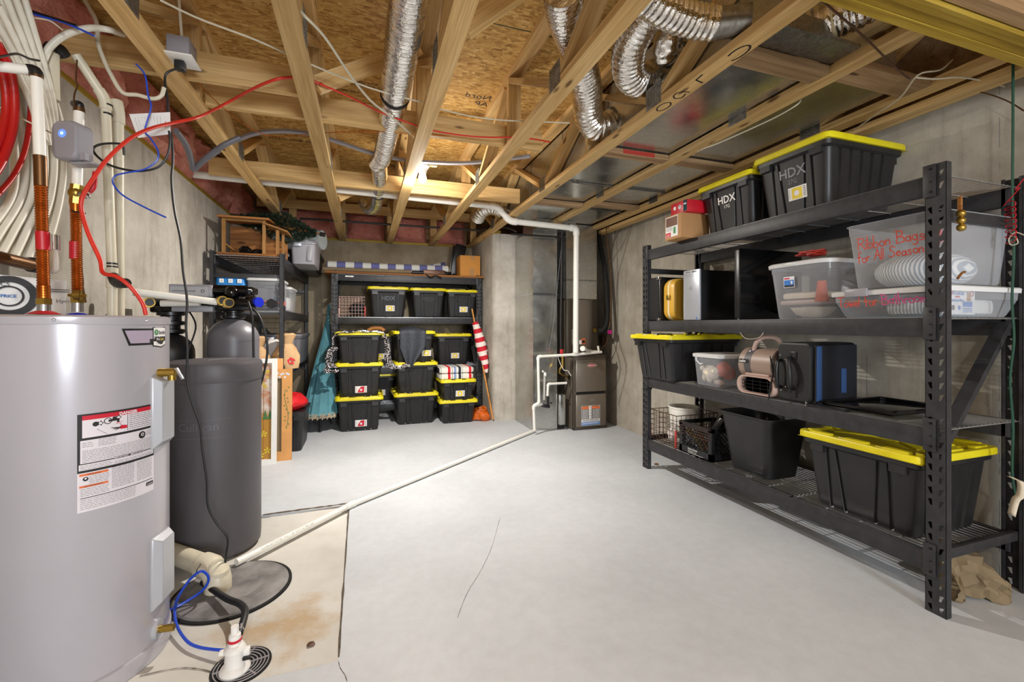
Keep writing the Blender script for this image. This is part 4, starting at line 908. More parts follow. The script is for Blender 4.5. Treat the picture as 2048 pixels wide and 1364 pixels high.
MB().cyl((-1.058, 2.17, 1.338), (-1.058, 2.17, 1.361), .0225, 6).build('hex_nut', M['brass'], t)
corrug('flex_tube', t, (-1.058, 2.17, 1.357), (-1.063, 2.17, 1.693), .0165)
MB().cyl((-1.063, 2.17, 1.691), (-1.063, 2.17, 1.73), .0175, 20).build('sleeve', M['copper'], t)
MB().cyl((-1.064, 2.17, 1.509), (-1.064, 2.17, 1.576), .0185, 20).build('product_tag', M['redplastic'], t)
MB().cyl((-1.063, 2.17, 1.724), (-1.061, 2.17, 1.751), .021, 8).sphere((-1.061, 2.17, 1.765), .026, 14, 8).cyl((-1.061, 2.17, 1.779), (-1.059, 2.17, 1.798), .021, 8).build('ball_valve', M['brass'], t)
MB().cyl((-1.041, 2.15, 1.759), (-1.008, 2.12, 1.746), .010, 12).sphere((-1.004, 2.115, 1.745), .012, 10, 6).build('valve_stem', M['chrome'], t)
MB().tube(smoothpath([(-0.994, 2.11, 1.76), (-0.982, 2.11, 1.777), (-0.977, 2.11, 1.804), (-0.974, 2.11, 1.839)], 4), .009, 10).build('red_handle', M['redplastic'], t)
MB().cyl((-1.059, 2.17, 1.794), (-1.053, 2.17, 2.088), .0165, 20).build('white_riser', M['pvc'], t)
MB().cyl((-1.053, 2.17, 2.084), (-1.053, 2.17, 2.1), .0178, 20).build('crimp_ring', M['copperdull'], t)
MB().tube(smoothpath([(-1.053, 2.17, 2.098),(-1.053, 2.17, 2.112),(-1.08, 2.2, 2.125)], 3), .015, 12).build('black_elbow', M['blackrub'], t)
MB().cyl((-1.076, 2.15, 1.367), (-1.022, 2.15, 1.365), .006, 8).cyl((-1.056, 2.15, 1.368), (-1.037, 2.15, 1.368), .02, 12).build('union_valve', M['brass'], t)
MB().cyl((-1.031, 2.15, 1.397), (-1.022, 2.15, 1.339), .003, 6).build('thumb_lever', M['copperdull'], t)
strand('bonding_wire', 'thin copper bonding wire looping beside the brass valve', 'wire', [(-1.051, 2.14, 2.09), (-1.054, 2.14, 2.12), (-1.051, 2.14, 2.146), (-1.043, 2.14, 2.176), (-1.048, 2.14, 2.194), (-1.045, 2.14, 2.272)], .003, M['copperdull'])
strand('bonding_wire', 'copper wire running down behind the cold connector', 'wire', [(-1.083, 2.2, 1.795), (-1.097, 2.2, 1.744), (-1.088, 2.2, 1.696), (-1.065, 2.2, 1.609), (-1.06, 2.2, 1.49), (-1.055, 2.2, 1.411), (-1.065, 2.2, 1.351)], .003, M['copperdull'])
strand('cable_tie', 'black cable tie cinched round the cold connector', 'cable tie', [(-1.062, 2.14, 1.693), (-1.048, 2.14, 1.687), (-1.028, 2.14, 1.686), (-1.019, 2.14, 1.683)], .003, M['black'])
# red PEX tube / cord climbing from the heater to the trusses
strand('red_hose', 'bright red power cord curving from the heater top up to the trusses', 'hose', [(-0.78, 2.02, 1.29),(-0.791, 2.02, 1.335),(-0.818, 2.0, 1.391),(-0.861, 2.0, 1.43),(-0.91, 2.02, 1.444),(-0.928, 2.04, 1.494),(-0.966, 2.05, 1.586),(-0.991, 2.06, 1.67),(-0.99, 2.06, 1.726),(-0.968, 2.08, 1.803),(-0.937, 2.12, 1.903),(-0.891, 2.18, 2.009),(-0.85, 2.26, 2.089),(-0.803, 2.36, 2.163),(-0.735, 2.45, 2.241),(-0.714, 2.767, 2.455),(-0.54, 2.568, 2.465),(-0.423, 2.46, 2.475),(-0.356, 2.465, 2.502),(-0.282, 2.46, 2.505),(-0.201, 2.477, 2.5)], .0072, M['redcord'], 6, 10)
# grey control box with a blue light
t = thing('control_box', 'small grey control box with glowing blue light on the white riser', 'control box', (-1.047, 2.12, 1.876))
c_ = Vector((-1.042, 2.11, 1.941)); q = MB(); ux = Vector((.93,-.37,0)).normalized(); 
def cbx(p): return tuple(c_+ux*p[0]+Vector((.37,.93,0)).normalized()*p[1]+Vector((0,0,p[2])))
tq = MB(); tq.loft([[ (x*s_, y0, z*s_) for x,z in [(a_[0],a_[1]) for a_ in [(p[0],p[1]) for p in rrect(.098,.145,.028,0)]]] for y0, s_ in ((-.035,.90),(-.028,.985),(-.02,1),(.03,1))][::-1])
q.join(tq, cbx).build('housing', M['grey'], t)
tq = MB(); tq.cyl((-.004,-.0362,.022),(-.004,-.034,.022),.015,24); MB().join(tq, cbx).build('led_light', M['led'], t)
tq = MB(); tq.cyl((-.004,-.0370,.022),(-.004,-.0362,.022),.006,16); MB().join(tq, cbx).build('led_core', M['ledwhite'], t)
tq = MB(); tq.box(.0,.085,-.01,.035,-.083,-.075).box(.06,.08,-.03,.0,-.075,-.05); MB().join(tq, cbx).build('mount_bracket', M['grey'], t)
# tall drain pipes on the left wall
dp = pipe('drain_pipe', 'slim white drain pipe with black bands standing against the left wall', [(-1.151, 2.35, 2.393),(-1.082, 2.42, 2.248),(-1.057, 2.42, 1.461),((-1.057, 2.42, 1.461)[0],2.42,0)], .018, 'pvcold')
for a_, b_ in (((-1.075, 2.42, 2.229),(-1.075, 2.42, 2.222)),((-1.075, 2.42, 2.189),(-1.075, 2.42, 2.182)),((-1.058, 2.42, 1.528),(-1.058, 2.42, 1.521)),((-1.058, 2.42, 1.514),(-1.058, 2.42, 1.508)),((-1.058, 2.42, 1.501),(-1.058, 2.42, 1.494))): MB().cyl(a_, b_, .0193, 18).build('black_band', M['black'], dp)
MB().tube(smoothpath([(-1.058, 2.42, 1.479),(-1.037, 2.4, 1.444),(-1.004, 2.36, 1.433),(-0.97, 2.33, 1.433)], 4), .021, 14).build('black_elbow', M['blackrub'], dp)
pipe('drain_pipe', 'thicker white waste pipe standing right of the banded one', [(-1.105, 2.56, 2.3),(-1.097, 2.56, 2.254),((-1.089, 2.56, 1.134)[0],2.56,0)], .022, 'pvcold', sm=False)
t = pipe('riser_pipe', 'thick white pipe rising behind the tubing at the top left', [(-1.204, 2.3, 2.17),(-1.207, 2.3, 2.363)], .026, 'pvcold')
MB().tube(smoothpath([(-1.207, 2.3, 2.357),(-1.204, 2.3, 2.38),(-1.192, 2.32, 2.388),(-1.189, 2.34, 2.379)], 4), .026, 14).build('black_elbow', M['blackrub'], t)
# ---------------------------------------------------------------- tubing manifold
mf = thing('tubing_manifold', 'brown copper manifold bar feeding white tubes at the left edge', 'manifold', (-1.134, 2.0, 1.475))
MB().cyl((-1.139, 1.86, 1.477), (-1.129, 2.05, 1.467), .021, 16).build('header_bar', M['copperdull'], mf)
MB().cyl((-1.132, 2.05, 1.469), (-1.129, 2.07, 1.468), .027, 16).build('end_collar', M['blackrub'], mf)
MB().tube(smoothpath([(-1.129, 2.07, 1.468),(-1.123, 2.12, 1.462),(-1.104, 2.12, 1.459),(-1.101, 2.12, 1.478),(-1.104, 2.12, 1.534),(-1.109, 2.12, 1.571)], 4), .014, 12).build('white_tail', M['pvc'], mf)
MB().cyl((-1.106, 2.12, 1.59), (-1.105, 2.12, 1.534), .019, 12).build('check_valve', M['chrome'], mf)
osb_b = MB().box(XL+.003, XL+.015, 1.2, 2.12, 1.44, 2.44).build('backer_board', M['osb'], None); tag(osb_b, 'oriented strand board fixed to the left wall behind the tubing', 'backer board')
WT = [[(-1.275, 2.029, 1.5), (-1.275, 2.096, 1.587), (-1.275, 2.206, 1.743), (-1.275, 2.223, 1.893), (-1.275, 2.193, 2.059), (-1.275, 2.135, 2.243), (-1.275, 2.056, 2.411)], [(-1.304, 2.104, 1.508), (-1.304, 2.173, 1.601), (-1.304, 2.281, 1.761), (-1.304, 2.3, 1.917), (-1.304, 2.268, 2.089), (-1.304, 2.203, 2.277), (-1.304, 2.118, 2.448)], [(-1.267, 2.075, 1.503), (-1.267, 2.141, 1.597), (-1.267, 2.242, 1.754), (-1.267, 2.261, 1.907), (-1.267, 2.229, 2.076), (-1.267, 2.159, 2.259), (-1.267, 2.072, 2.424)], [(-1.292, 2.147, 1.51), (-1.292, 2.214, 1.61), (-1.292, 2.313, 1.772), (-1.292, 2.333, 1.93), (-1.292, 2.3, 2.105), (-1.292, 2.221, 2.29), (-1.292, 2.128, 2.458)], [(-1.259, 2.125, 1.506), (-1.259, 2.189, 1.607), (-1.259, 2.281, 1.766), (-1.259, 2.301, 1.923), (-1.259, 2.267, 2.095), (-1.259, 2.184, 2.275), (-1.259, 2.088, 2.437)], [(-1.28, 2.194, 1.513), (-1.28, 2.259, 1.62), (-1.28, 2.348, 1.782), (-1.28, 2.368, 1.944), (-1.28, 2.333, 2.122), (-1.28, 2.24, 2.303), (-1.28, 2.138, 2.468)], [(-1.251, 2.179, 1.509), (-1.251, 2.241, 1.618), (-1.251, 2.323, 1.778), (-1.251, 2.344, 1.939), (-1.251, 2.308, 2.115), (-1.251, 2.21, 2.291), (-1.251, 2.105, 2.451)], [(-1.268, 2.245, 1.516), (-1.268, 2.307, 1.63), (-1.268, 2.384, 1.793), (-1.268, 2.406, 1.959), (-1.268, 2.369, 2.14), (-1.268, 2.261, 2.318), (-1.268, 2.15, 2.479)], [(-1.243, 2.238, 1.513), (-1.243, 2.298, 1.63), (-1.243, 2.367, 1.791), (-1.243, 2.389, 1.956), (-1.243, 2.352, 2.136), (-1.243, 2.237, 2.309), (-1.243, 2.123, 2.466)], [(-1.256, 2.301, 1.519), (-1.256, 2.36, 1.642), (-1.256, 2.423, 1.805), (-1.256, 2.446, 1.975), (-1.256, 2.407, 2.16), (-1.256, 2.282, 2.333), (-1.256, 2.161, 2.49)], [(-1.235, 2.302, 1.517), (-1.235, 2.36, 1.643), (-1.235, 2.414, 1.805), (-1.235, 2.438, 1.975), (-1.235, 2.398, 2.159), (-1.235, 2.266, 2.327), (-1.235, 2.141, 2.481)]]
WL = ['nearest the left frame edge','second from the left frame edge','third from the left frame edge','fourth from the left','fifth from the left','middle one of the eleven','fifth from the right','fourth from the right','third from the right','next to the outermost','outermost, bulging furthest right']
for i, P in enumerate(WT):
    strand('white_tube', 'printed white tube in the bundle, '+WL[i], 'water tube', P, .0125, M['pex'], 8, 10, 'white water tubes arching up the left wall')
for i, P in enumerate([[(-1.215, 1.983, 2.268), (-1.215, 2.083, 2.224), (-1.215, 2.201, 2.11), (-1.215, 2.262, 1.97)], [(-1.211, 2.004, 2.317), (-1.211, 2.102, 2.251), (-1.211, 2.216, 2.125), (-1.211, 2.274, 1.975)], [(-1.207, 2.026, 2.367), (-1.207, 2.122, 2.278), (-1.207, 2.23, 2.141), (-1.207, 2.285, 1.98)], [(-1.203, 2.048, 2.419), (-1.203, 2.143, 2.306), (-1.203, 2.246, 2.157), (-1.203, 2.297, 1.985)], [(-1.199, 2.072, 2.472), (-1.199, 2.164, 2.335), (-1.199, 2.261, 2.174), (-1.199, 2.31, 1.99)], [(-1.195, 2.096, 2.528), (-1.195, 2.186, 2.365), (-1.195, 2.278, 2.19), (-1.195, 2.322, 1.996)]]):
    strand('white_tube', 'straight white tube in the flat fan at the top left, '+['lowest','second up','third up','fourth up','fifth up','uppermost beside the insulation'][i], 'water tube', P, .0115, M['pex'], 8, 10, 'white tubes fanning from the ceiling at left')
for i, P in enumerate([[(-1.19, 1.943, 1.716), (-1.19, 2.011, 1.815), (-1.19, 2.063, 1.95), (-1.19, 2.073, 2.062), (-1.19, 2.052, 2.158), (-1.19, 1.993, 2.22)], [(-1.21, 1.945, 1.748), (-1.21, 2.009, 1.846), (-1.21, 2.058, 1.962), (-1.21, 2.07, 2.057), (-1.21, 2.049, 2.144), (-1.21, 1.996, 2.192)], [(-1.23, 2.051, 1.701), (-1.23, 2.14, 1.809), (-1.23, 2.196, 1.923), (-1.23, 2.223, 2.05), (-1.23, 2.228, 2.13)]]):
    strand('red_tube', ('inner','outer','thin front')[i]+' red water tube arching beside the white bundle', 'water tube', P, .0135 if i < 2 else .009, M['pexred'], 8, 10, 'red water tubes at left')
strand('white_tube', 'single white tube arcing from the bundle over to the first truss', 'water tube', [(-1.208, 2.25, 2.283), (-1.19, 2.25, 2.347), (-1.156, 2.25, 2.398), (-1.105, 2.25, 2.44), (-1.048, 2.25, 2.465), (-0.991, 2.25, 2.469), (-1.012, 2.4, 2.542)], .0125, M['pex'], 8, 10)
d = None
strand('white_cable', 'thick white cable snaking down from the ceiling to the outlet box', 'cable', [(-1.156, 2.4, 2.68), (-1.127, 2.4, 2.626), (-1.104, 2.4, 2.573), (-1.099, 2.4, 2.487), (-1.082, 2.4, 2.424), (-1.053, 2.4, 2.353), (-1.012, 2.4, 2.283), (-0.958, 2.4, 2.281), (-0.902, 2.4, 2.274), (-0.87, 2.4, 2.291), (-0.859, 2.4, 2.331)], .0085, M['pvcold'], 8, 10)
strand('cable_tie', 'black cable tie round the white tube bundle at the left edge', 'cable tie', [(-1.12, 1.848, 2.093), (-1.12, 1.909, 2.139), (-1.12, 1.965, 2.178), (-1.12, 2.024, 2.195), (-1.12, 2.07, 2.215)], .004, M['black'])
# outlet box on the first truss
t = thing('outlet_box', 'grey metal outlet box with white cover plate fixed under the first truss', 'outlet box', (-.83, 2.42, 2.44))
MB().box(-.838,-.75,2.36,2.46,2.475,2.56,.004).build('box', M['grey'], t)
MB().box(-.855,-.735,2.345,2.475,2.468,2.475,.002).build('cover_plate', M['white'], t)
strand('conduit_whip', 'white cable dropping into the outlet box from above', 'cable', [(-.80,2.36,2.90),(-.795,2.385,2.7),(-.79,2.40,2.56)], .006, M['pvcold'])
cdp = [(-.80,2.41,2.468),(-.80,2.41,2.44)]+[(-0.86, 2.42, 2.399), (-0.853, 2.42, 2.285), (-0.847, 2.42, 2.171), (-0.837, 2.42, 2.115), (-0.832, 2.42, 2.012), (-0.837, 2.42, 1.92), (-0.826, 2.42, 1.783), (-0.802, 2.42, 1.646), (-0.793, 2.42, 1.507), (-0.777, 2.42, 1.368), (-0.781, 2.42, 1.252), (-0.775, 2.42, 1.136), (-0.777, 2.42, 0.997), (-0.757, 2.42, 0.891), (-0.726, 2.42, 0.784), (-0.716, 2.42, 0.666), (-0.698, 2.42, 0.523), (-0.694, 2.42, 0.405), (-0.661, 2.42, 0.318), (-0.614, 2.42, 0.24), (-0.62, 2.42, 0.157), (-0.628, 2.42, 0.088)]
ac = thing('electric_cord', 'long black power cord hanging from the outlet box down to the sump', 'electric cord', (-.8,2.41,2.44))
MB().tube(smoothpath(cdp, 6), .0052, 8).build('cord', M['blackrub'], ac)
MB().box(-.82,-.78,2.39,2.43,2.425,2.466,.006).build('plug', M['blackrub'], ac)
q = MB(); P4 = [Vector(p) for p in ((-0.98, 2.38, 2.183), (-0.822, 2.36, 2.207), (-0.82, 2.36, 2.109), (-0.948, 2.38, 2.082))]
q.add([*P4, *[p+Vector((0,.0015,0)) for p in P4]], [(0,1,2,3),(7,6,5,4),(0,4,5,1),(1,5,6,2),(2,6,7,3),(3,7,4,0)], False)
ht = tag(q.build('hang_tag', M['paper'], None), 'white printed paper tag tied to the black cord', 'tag')
ux, uy = (P4[1]-P4[0]), (P4[0]-P4[3]); d = Decal(lambda x, y, h: tuple(P4[3].lerp(P4[2], x).lerp(P4[0].lerp(P4[1], x), y)+Vector((0,-h,0))))
for k in range(9): d.rect(0,.1+.08*k,.25+.02*(k%3),.106+.08*k,.85)
d.rect(1,.46,.3,.49,.7); d.rect(1,.86,.3,.88,.6); d.build('printing', [M['inkgrey'], M['inkred']], ht)
strand('black_hose', 'black rubber hose looping round the slim drain pipe', 'hose', [(-0.99, 2.36, 1.994), (-0.994, 2.36, 2.033), (-1.011, 2.36, 2.041), (-1.065, 2.36, 2.032), (-1.096, 2.36, 2.011), (-1.088, 2.36, 1.982), (-1.048, 2.36, 1.948), (-0.995, 2.36, 1.932), (-0.933, 2.36, 1.93), (-0.869, 2.36, 1.953), (-0.835, 2.36, 2.002), (-0.822, 2.36, 2.071), (-0.826, 2.36, 2.122)], .0048, M['blackrub'], 6, 8)
strand('blue_tube', 'thin blue tube curling down past the drain pipes', 'tube', [(-0.939, 2.34, 2.389), (-0.907, 2.34, 2.347), (-0.896, 2.34, 2.261), (-0.885, 2.34, 2.208), (-0.907, 2.34, 2.106), (-0.889, 2.34, 2.076), (-0.861, 2.34, 2.024), (-0.863, 2.34, 1.98), (-0.907, 2.34, 1.935), (-0.978, 2.34, 1.91), (-1.013, 2.34, 1.893), (-1.02, 2.34, 1.862), (-0.987, 2.34, 1.814), (-0.907, 2.34, 1.767), (-0.83, 2.34, 1.729)], .0035, M['blue'], 6, 8)
for i, (pp, m_, r_, lb) in enumerate((([(-1.276, 2.2, 2.475), (-1.217, 2.2, 2.462), (-1.142, 2.2, 2.448), (-1.074, 2.2, 2.435)], 'black', .006, 'black cable crossing the insulation at top left'), ([(-1.273, 2.2, 2.468), (-1.188, 2.2, 2.449), (-1.111, 2.2, 2.439), (-1.017, 2.2, 2.407)], 'blue', .004, 'blue wire crossing the insulation at top left'), ([(-1.275, 2.15, 2.057), (-1.233, 2.15, 2.036), (-1.19, 2.15, 2.014), (-1.109, 2.15, 1.975)], 'pvcold', .003, 'thin white wire running to the control box'), ([(-1.247, 2.18, 2.422), (-1.192, 2.18, 2.427), (-1.147, 2.18, 2.426), (-1.109, 2.18, 2.399)], 'pvcold', .003, 'thin white wire curling at the top left insulation'))):
    strand('wall_wire', lb, 'wire', pp, r_, M[m_], 6, 6)
strand('grey_conduit', 'grey conduit leaving the left rim and rising to the first truss', 'conduit', [(-0.932, 2.75, 2.27),(-0.936, 2.9, 2.254),(-0.955, 3.05, 2.207),(-0.96, 3.1, 2.186),(-0.889, 3.05, 2.236),(-0.787, 3.0, 2.307),(-0.697, 3.0, 2.369)], .016, M['midgrey'], 6, 10)
# white carton behind the heater
cb = thing('carton', 'white carton with a black ring design standing on the wall side behind the heater', 'carton', (-1.289, 2.33, 1.303))
pc = [Vector((-1.377, 2.18, 1.449)), Vector((-1.157, 2.3, 1.433)), Vector((-1.16, 2.3, 1.289)), Vector((-1.377, 2.18, 1.285))]
off_ = Vector((-.05,.10,0)); q = MB(); q.add([*pc, *[p+off_ for p in pc]], [(3,2,1,0),(4,5,6,7),(0,1,5,4),(1,2,6,5),(2,3,7,6),(3,0,4,7)], False); q.build('box', M['white'], cb)
ux = (pc[1]-pc[0]).normalized(); uh = Vector((ux.x,ux.y,0)).normalized(); n_ = Vector((uh.y,-uh.x,0)); co_ = Vector((-1.291, 2.22, 1.363))
d = Decal(lambda x, y, h: tuple(co_+uh*x+Vector((0,0,y))+n_*(.004+h)))
d.disc(0,0,0,.078,0,.054,36); d.disc(0,0,0,.040,0,.034,30); d.text(0,'DISCS',-.055,.038,.022,.001); d.text(1,'PRICE',-.022,-.005,.016,.001,'LEFT',.0004); d.text(2,'Hydro',.125,-.02,.02,.001)
d.rect(2,.10,.030,.165,.034); d.rect(2,.10,.022,.165,.026); d.build('ring_print', [M['ink'], M['inkblue'], M['inkgrey']], cb)
# shelf ledge that carries the carton
tag(MB().box(XL, XL+.25, 2.02, 2.50, 1.20, 1.243).build('wall_ledge', M['oldpine'], None), 'narrow wooden ledge on the left wall under the white carton', 'ledge')
# ---------------------------------------------------------------- brine tank, softener and carbon tank
bt = thing('brine_tank', 'round charcoal brine tank with a flat lid right of the water heater', 'brine tank', (-.80, 2.912, 0))
MB().lathe([(.215,0),(.226,.012),(.229,.05),(.229,.955)], (-.80,2.912), 64).build('tank_body', M['darkgrey'], bt)
MB().lathe([(.233,.945),(.236,.955),(.236,1.03),(.229,1.048),(.20,1.056),(.001,1.062)], (-.80,2.912), 64, True).build('lid', M['darkgrey'], bt)
strand('scratch', '', '', [(-.80,2.80,1.0615),(-.76,2.86,1.062),(-.70,2.93,1.061)], .0012, M['grey'], parent=bt)
d = Decal(lambda x, y, h: (-.80+(.2295+h)*math.cos(A(-118)+x/.23), 2.912+(.2295+h)*math.sin(A(-118)+x/.23), y)); d.text(0, 'Culligan', 0, .70, .06, .0004); d.rect(0,-.02,.755,.24,.757,.0003,6); d.rect(0,-.02,.66,.24,.662,.0003,6); d.build('embossed_panel', [M['midgrey']], bt)
sf = thing('softener_tank', 'grey domed softener tank with black control head behind the brine tank', 'softener tank', (-.816, 3.35, 0))
R_ = .150
MB().lathe([(.13,0),(R_,.02),(R_,1.155)], (-.816,3.35), 48).build('tank_body', M['midgrey'], sf)
MB().lathe([(R_+.001,1.150)]+[(R_*math.cos(a)+.001, 1.16+.135*math.sin(a)) for a in [A(10*k) for k in range(0,8)]]+[(.045,1.30)], (-.816,3.35), 48).build('dome', M['midgrey'], sf)
MB().lathe([(.05,1.29),(.07,1.30),(.07,1.315),(.045,1.318),(.045,1.335),(.062,1.338),(.062,1.355)], (-.816,3.35), 28).build('neck', M['black'], sf)
hd = MB()
hd.box(-1.03,-.70,3.27,3.43,1.345,1.46,.012).cyl((-1.0,3.26,1.475),(-.72,3.26,1.475),.035,18).sphere((-.80,3.24,1.46),.045,14,10).sphere((-.70,3.26,1.40),.04,14,10).cyl((-.92,3.22,1.40),(-.66,3.22,1.39),.03,14)
hd.box(-1.0,-.69,3.30,3.45,1.46,1.505,.01).build('control_head', M['gloss'], sf)
MB().box(-1.13,-.90,3.22,3.262,1.425,1.505,.006).box(-1.12,-.90,3.23,3.30,1.335,1.375,.006).build('display_box', M['grey'], sf)
d = Decal(plane_fn((-1.12,3.2165,1.435), (1,0,0), (0,0,1))); d.rect(0,0,0,.20,.055); d.lines(1,.01,.02,.13,.03,.012,.004,3); d.disc(1,.17,.03,.010,.0004,.007); d.build('display_label', [M['silver'], M['ink']], sf)
MB().cyl((-.655,3.22,1.40),(-.635,3.20,1.40),.032,16).build('blue_cap', M['bluecap'], sf); MB().sphere((-1.06,3.235,1.385),.018,10,8).build('blue_knob', M['bluecap'], sf)
MB().tube(smoothpath([(-.70,3.18,1.385),(-.62,3.15,1.30),(-.58,3.15,1.12),(-.60,3.16,.95),(-.645,3.18,.80)],6),.007,8).build('drain_tube', M['blackrub'], sf)
MB().tube(smoothpath([(-.69,3.16,1.40),(-.66,3.13,1.30),(-.655,3.14,1.1),(-.655,3.15,.8)],6),.007,8).build('brine_tube', M['blackrub'], sf)
for p0, p1 in (((-1.233, 3.05, 1.443),(-0.861, 3.18, 1.399)),): pass
pipe('supply_pipe', 'white pipe running from the wall stub to the softener head, upper one', [(-1.226, 3.02, 1.438),(-0.858, 3.16, 1.395)], .021)
pipe('supply_pipe', 'white pipe running between the two tank heads, lower one', [(-1.16, 3.2, 1.383),(-0.959, 3.2, 1.389)], .020)
for i, pp in enumerate(((-1.215, 3.18, 1.387),(-0.834, 3.16, 1.402),(-0.797, 3.14, 1.389))):
    pp = Vector(pp); t = thing('union_fitting', ['brass ringed union at the black tank head', 'brass ringed union on the upper white pipe end', 'brass ringed union nearest the blue cap'][i], 'fitting', tuple(pp), 'brass unions on the tank heads')
    dr = Vector((.45,-.9,0)).normalized(); MB().cyl(pp-dr*.03, pp+dr*.03, .030, 18).build('ring', M['brass'], t); MB().cyl(pp-dr*.05, pp+dr*.04, .020, 16).build('core', M['chrome'], t); MB().cyl(pp+dr*.035, pp+dr*.05, .022, 14).build('cap', M['black'], t)
ct = thing('carbon_tank', 'black domed filter tank between the water heater and the softener', 'filter tank', (-1.165, 3.36, 0))
MB().lathe([(.11,0),(.127,.02),(.127,1.06)]+[(.127*math.cos(A(10*k)), 1.07+.13*math.sin(A(10*k))) for k in range(1,8)]+[(.04,1.20)], (-1.165,3.36), 40).build('tank_body', M['carbon'], ct)
MB().lathe([(.06,1.195),(.075,1.205),(.075,1.225),(.05,1.23),(.05,1.25),(.085,1.255),(.085,1.275),(.055,1.28),(.055,1.31),(.075,1.315),(.075,1.335)], (-1.165,3.36), 24).build('neck', M['black'], ct)
MB().box(-1.26,-1.07,3.30,3.42,1.33,1.43,.014).cyl((-1.24,3.29,1.39),(-1.08,3.25,1.39),.028,14).build('control_head', M['gloss'], ct)
MB().tube(smoothpath([(-1.06,3.30,1.36),(-1.0,3.26,1.25),(-1.03,3.24,1.10),(-1.05,3.22,.95)],6),.005,8).build('drain_tube', M['blackrub'], ct)
# ---------------------------------------------------------------- sump and floor drain
sl = thing('sump_lid', 'round grey mottled sump lid set in the sunken floor patch', 'sump lid', (-.585, 2.40, 0))
MB().lathe([(.235,-.02),(.235,.006),(.228,.012),(.001,.012)], (-.585,2.40), 64).build('cover_disc', M['brick'], sl)
MB().loft([[(-.585+r_*math.cos(2*math.pi*k/64), 2.40+r_*math.sin(2*math.pi*k/64), z_) for k in range(64)] for r_, z_ in ((.249,-.012),(.249,.003),(.238,.005),(.238,-.012))], False, False).build('pit_rim', M['dark'], sl)
d = Decal(plane_fn((-.47,2.30,.012), (.6,.8,0), (-.8,.6,0)))
for k in range(3): d.rect(0,-.03,.012*k,.05,.012*k+.006,.001)
d.build('raised_ribs', [M['brick']], sl)
dpz = pipe('discharge_pipe', 'fat white discharge pipe from behind the heater elbowing into the sump lid', [(-1.06, 2.791, 0.1),(-0.648, 2.403, 0.1),((-0.648, 2.403, 0.1)[0],(-0.648, 2.403, 0.1)[1],.012)], .046, 'pvcold')
strand('cable_tie', 'thin black strap round the fat white discharge pipe', 'cable tie', [(-0.713, 2.39, 0.146),(-0.71, 2.355, 0.15),(-0.71, 2.329, 0.15),(-0.719, 2.346, 0.12)], .002, M['black'])
dh = thing('drain_hose', 'dark rubber drain hose bending down to the white pump', 'hose', (-0.454, 1.953, 0.06))
MB().tube(smoothpath([(-0.718, 2.429, 0.04),(-0.641, 2.333, 0.04),(-0.565, 2.228, 0.05),(-0.496, 2.135, 0.07),(-0.458, 2.05, 0.085),(-0.448, 1.973, 0.085),(-0.447, 1.912, 0.08)], 6), .0135, 12).build('hose', M['blackrub'], dh)
MB().cyl((-0.451, 1.95, 0.083), (-0.448, 1.922, 0.081), .0155, 14).build('hose_clamp', M['chrome'], dh)
strand('blue_tube', 'bright blue tube looping over the sump lid to the white pump', 'tube', [(-0.803, 2.28, 0.015),(-0.765, 2.302, 0.02),(-0.696, 2.322, 0.05),(-0.665, 2.32, 0.09),(-0.664, 2.309, 0.13),(-0.686, 2.289, 0.16),(-0.733, 2.289, 0.12),(-0.763, 2.253, 0.06),(-0.73, 2.154, 0.03),(-0.658, 2.038, 0.02),(-0.592, 1.974, 0.02),(-0.489, 1.908, 0.03)], .0055, M['blue'], 8, 8)
fd_ = thing('floor_drain', 'round grey slotted floor drain grate near the bottom frame edge', 'floor drain', (-.425, 1.85, 0))
MB().lathe([(.098,-.006),(.098,.0015),(.001,.0015)], (-.425,1.85), 40).build('drain_bowl', M['dark'], fd_)
q = MB()
for r_ in (.088,.076,.064,.052,.040,.028,.016): q.tube([(-.425+r_*math.cos(2*math.pi*k/40), 1.85+r_*math.sin(2*math.pi*k/40), .004) for k in range(40)], .0022, 5, closed=True)
for k in range(6): a_ = A(60*k+12); q.bar((-.425,1.85,.004), (-.425+.09*math.cos(a_), 1.85+.09*math.sin(a_), .004), .004, .004)
q.build('grate', M['rubber2'], fd_)
pm = thing('drain_pump', 'white plastic plug pump with red ring standing on the floor drain', 'pump', (-0.437, 1.813, 0.0))
pb = (-0.44, 1.825, 0.006); pxx, pyy = pb[0], pb[1]
MB().lathe([(.047,.004),(.05,.012),(.044,.022),(.034,.03),(.031,.07),(.036,.082),(.030,.095),(.022,.10)], (pxx,pyy), 28).build('body', M['white'], pm)
MB().lathe([(.021,.098),(.019,.135),(.013,.14),(.0125,.165)], (pxx,pyy), 24).build('spout', M['white'], pm)
MB().lathe([(.0215,.112),(.0225,.114),(.0225,.119),(.0205,.121)], (pxx,pyy), 24).build('red_ring', M['inkred'], pm)
MB().box(pxx-.05,pxx-.02,pyy-.012,pyy+.012,.072,.084,.004).build('side_lug', M['white'], pm)
MB().box(pxx+.02,pxx+.048,pyy-.01,pyy+.012,.05,.08,.004).build('side_lug', M['white'], pm)
MB().box(pxx+.028,pxx+.052,pyy-.02,pyy-.008,.046,.056).build('label_mark', M['ink'], pm)
tag(MB().sphere((-0.195, 1.882, 0.004), .012, 8, 6, (1.3,1,.5), .25, 4).build('rust_chip', M['rust'], None), 'small rust brown crumb on the floor near the open joint', 'debris')

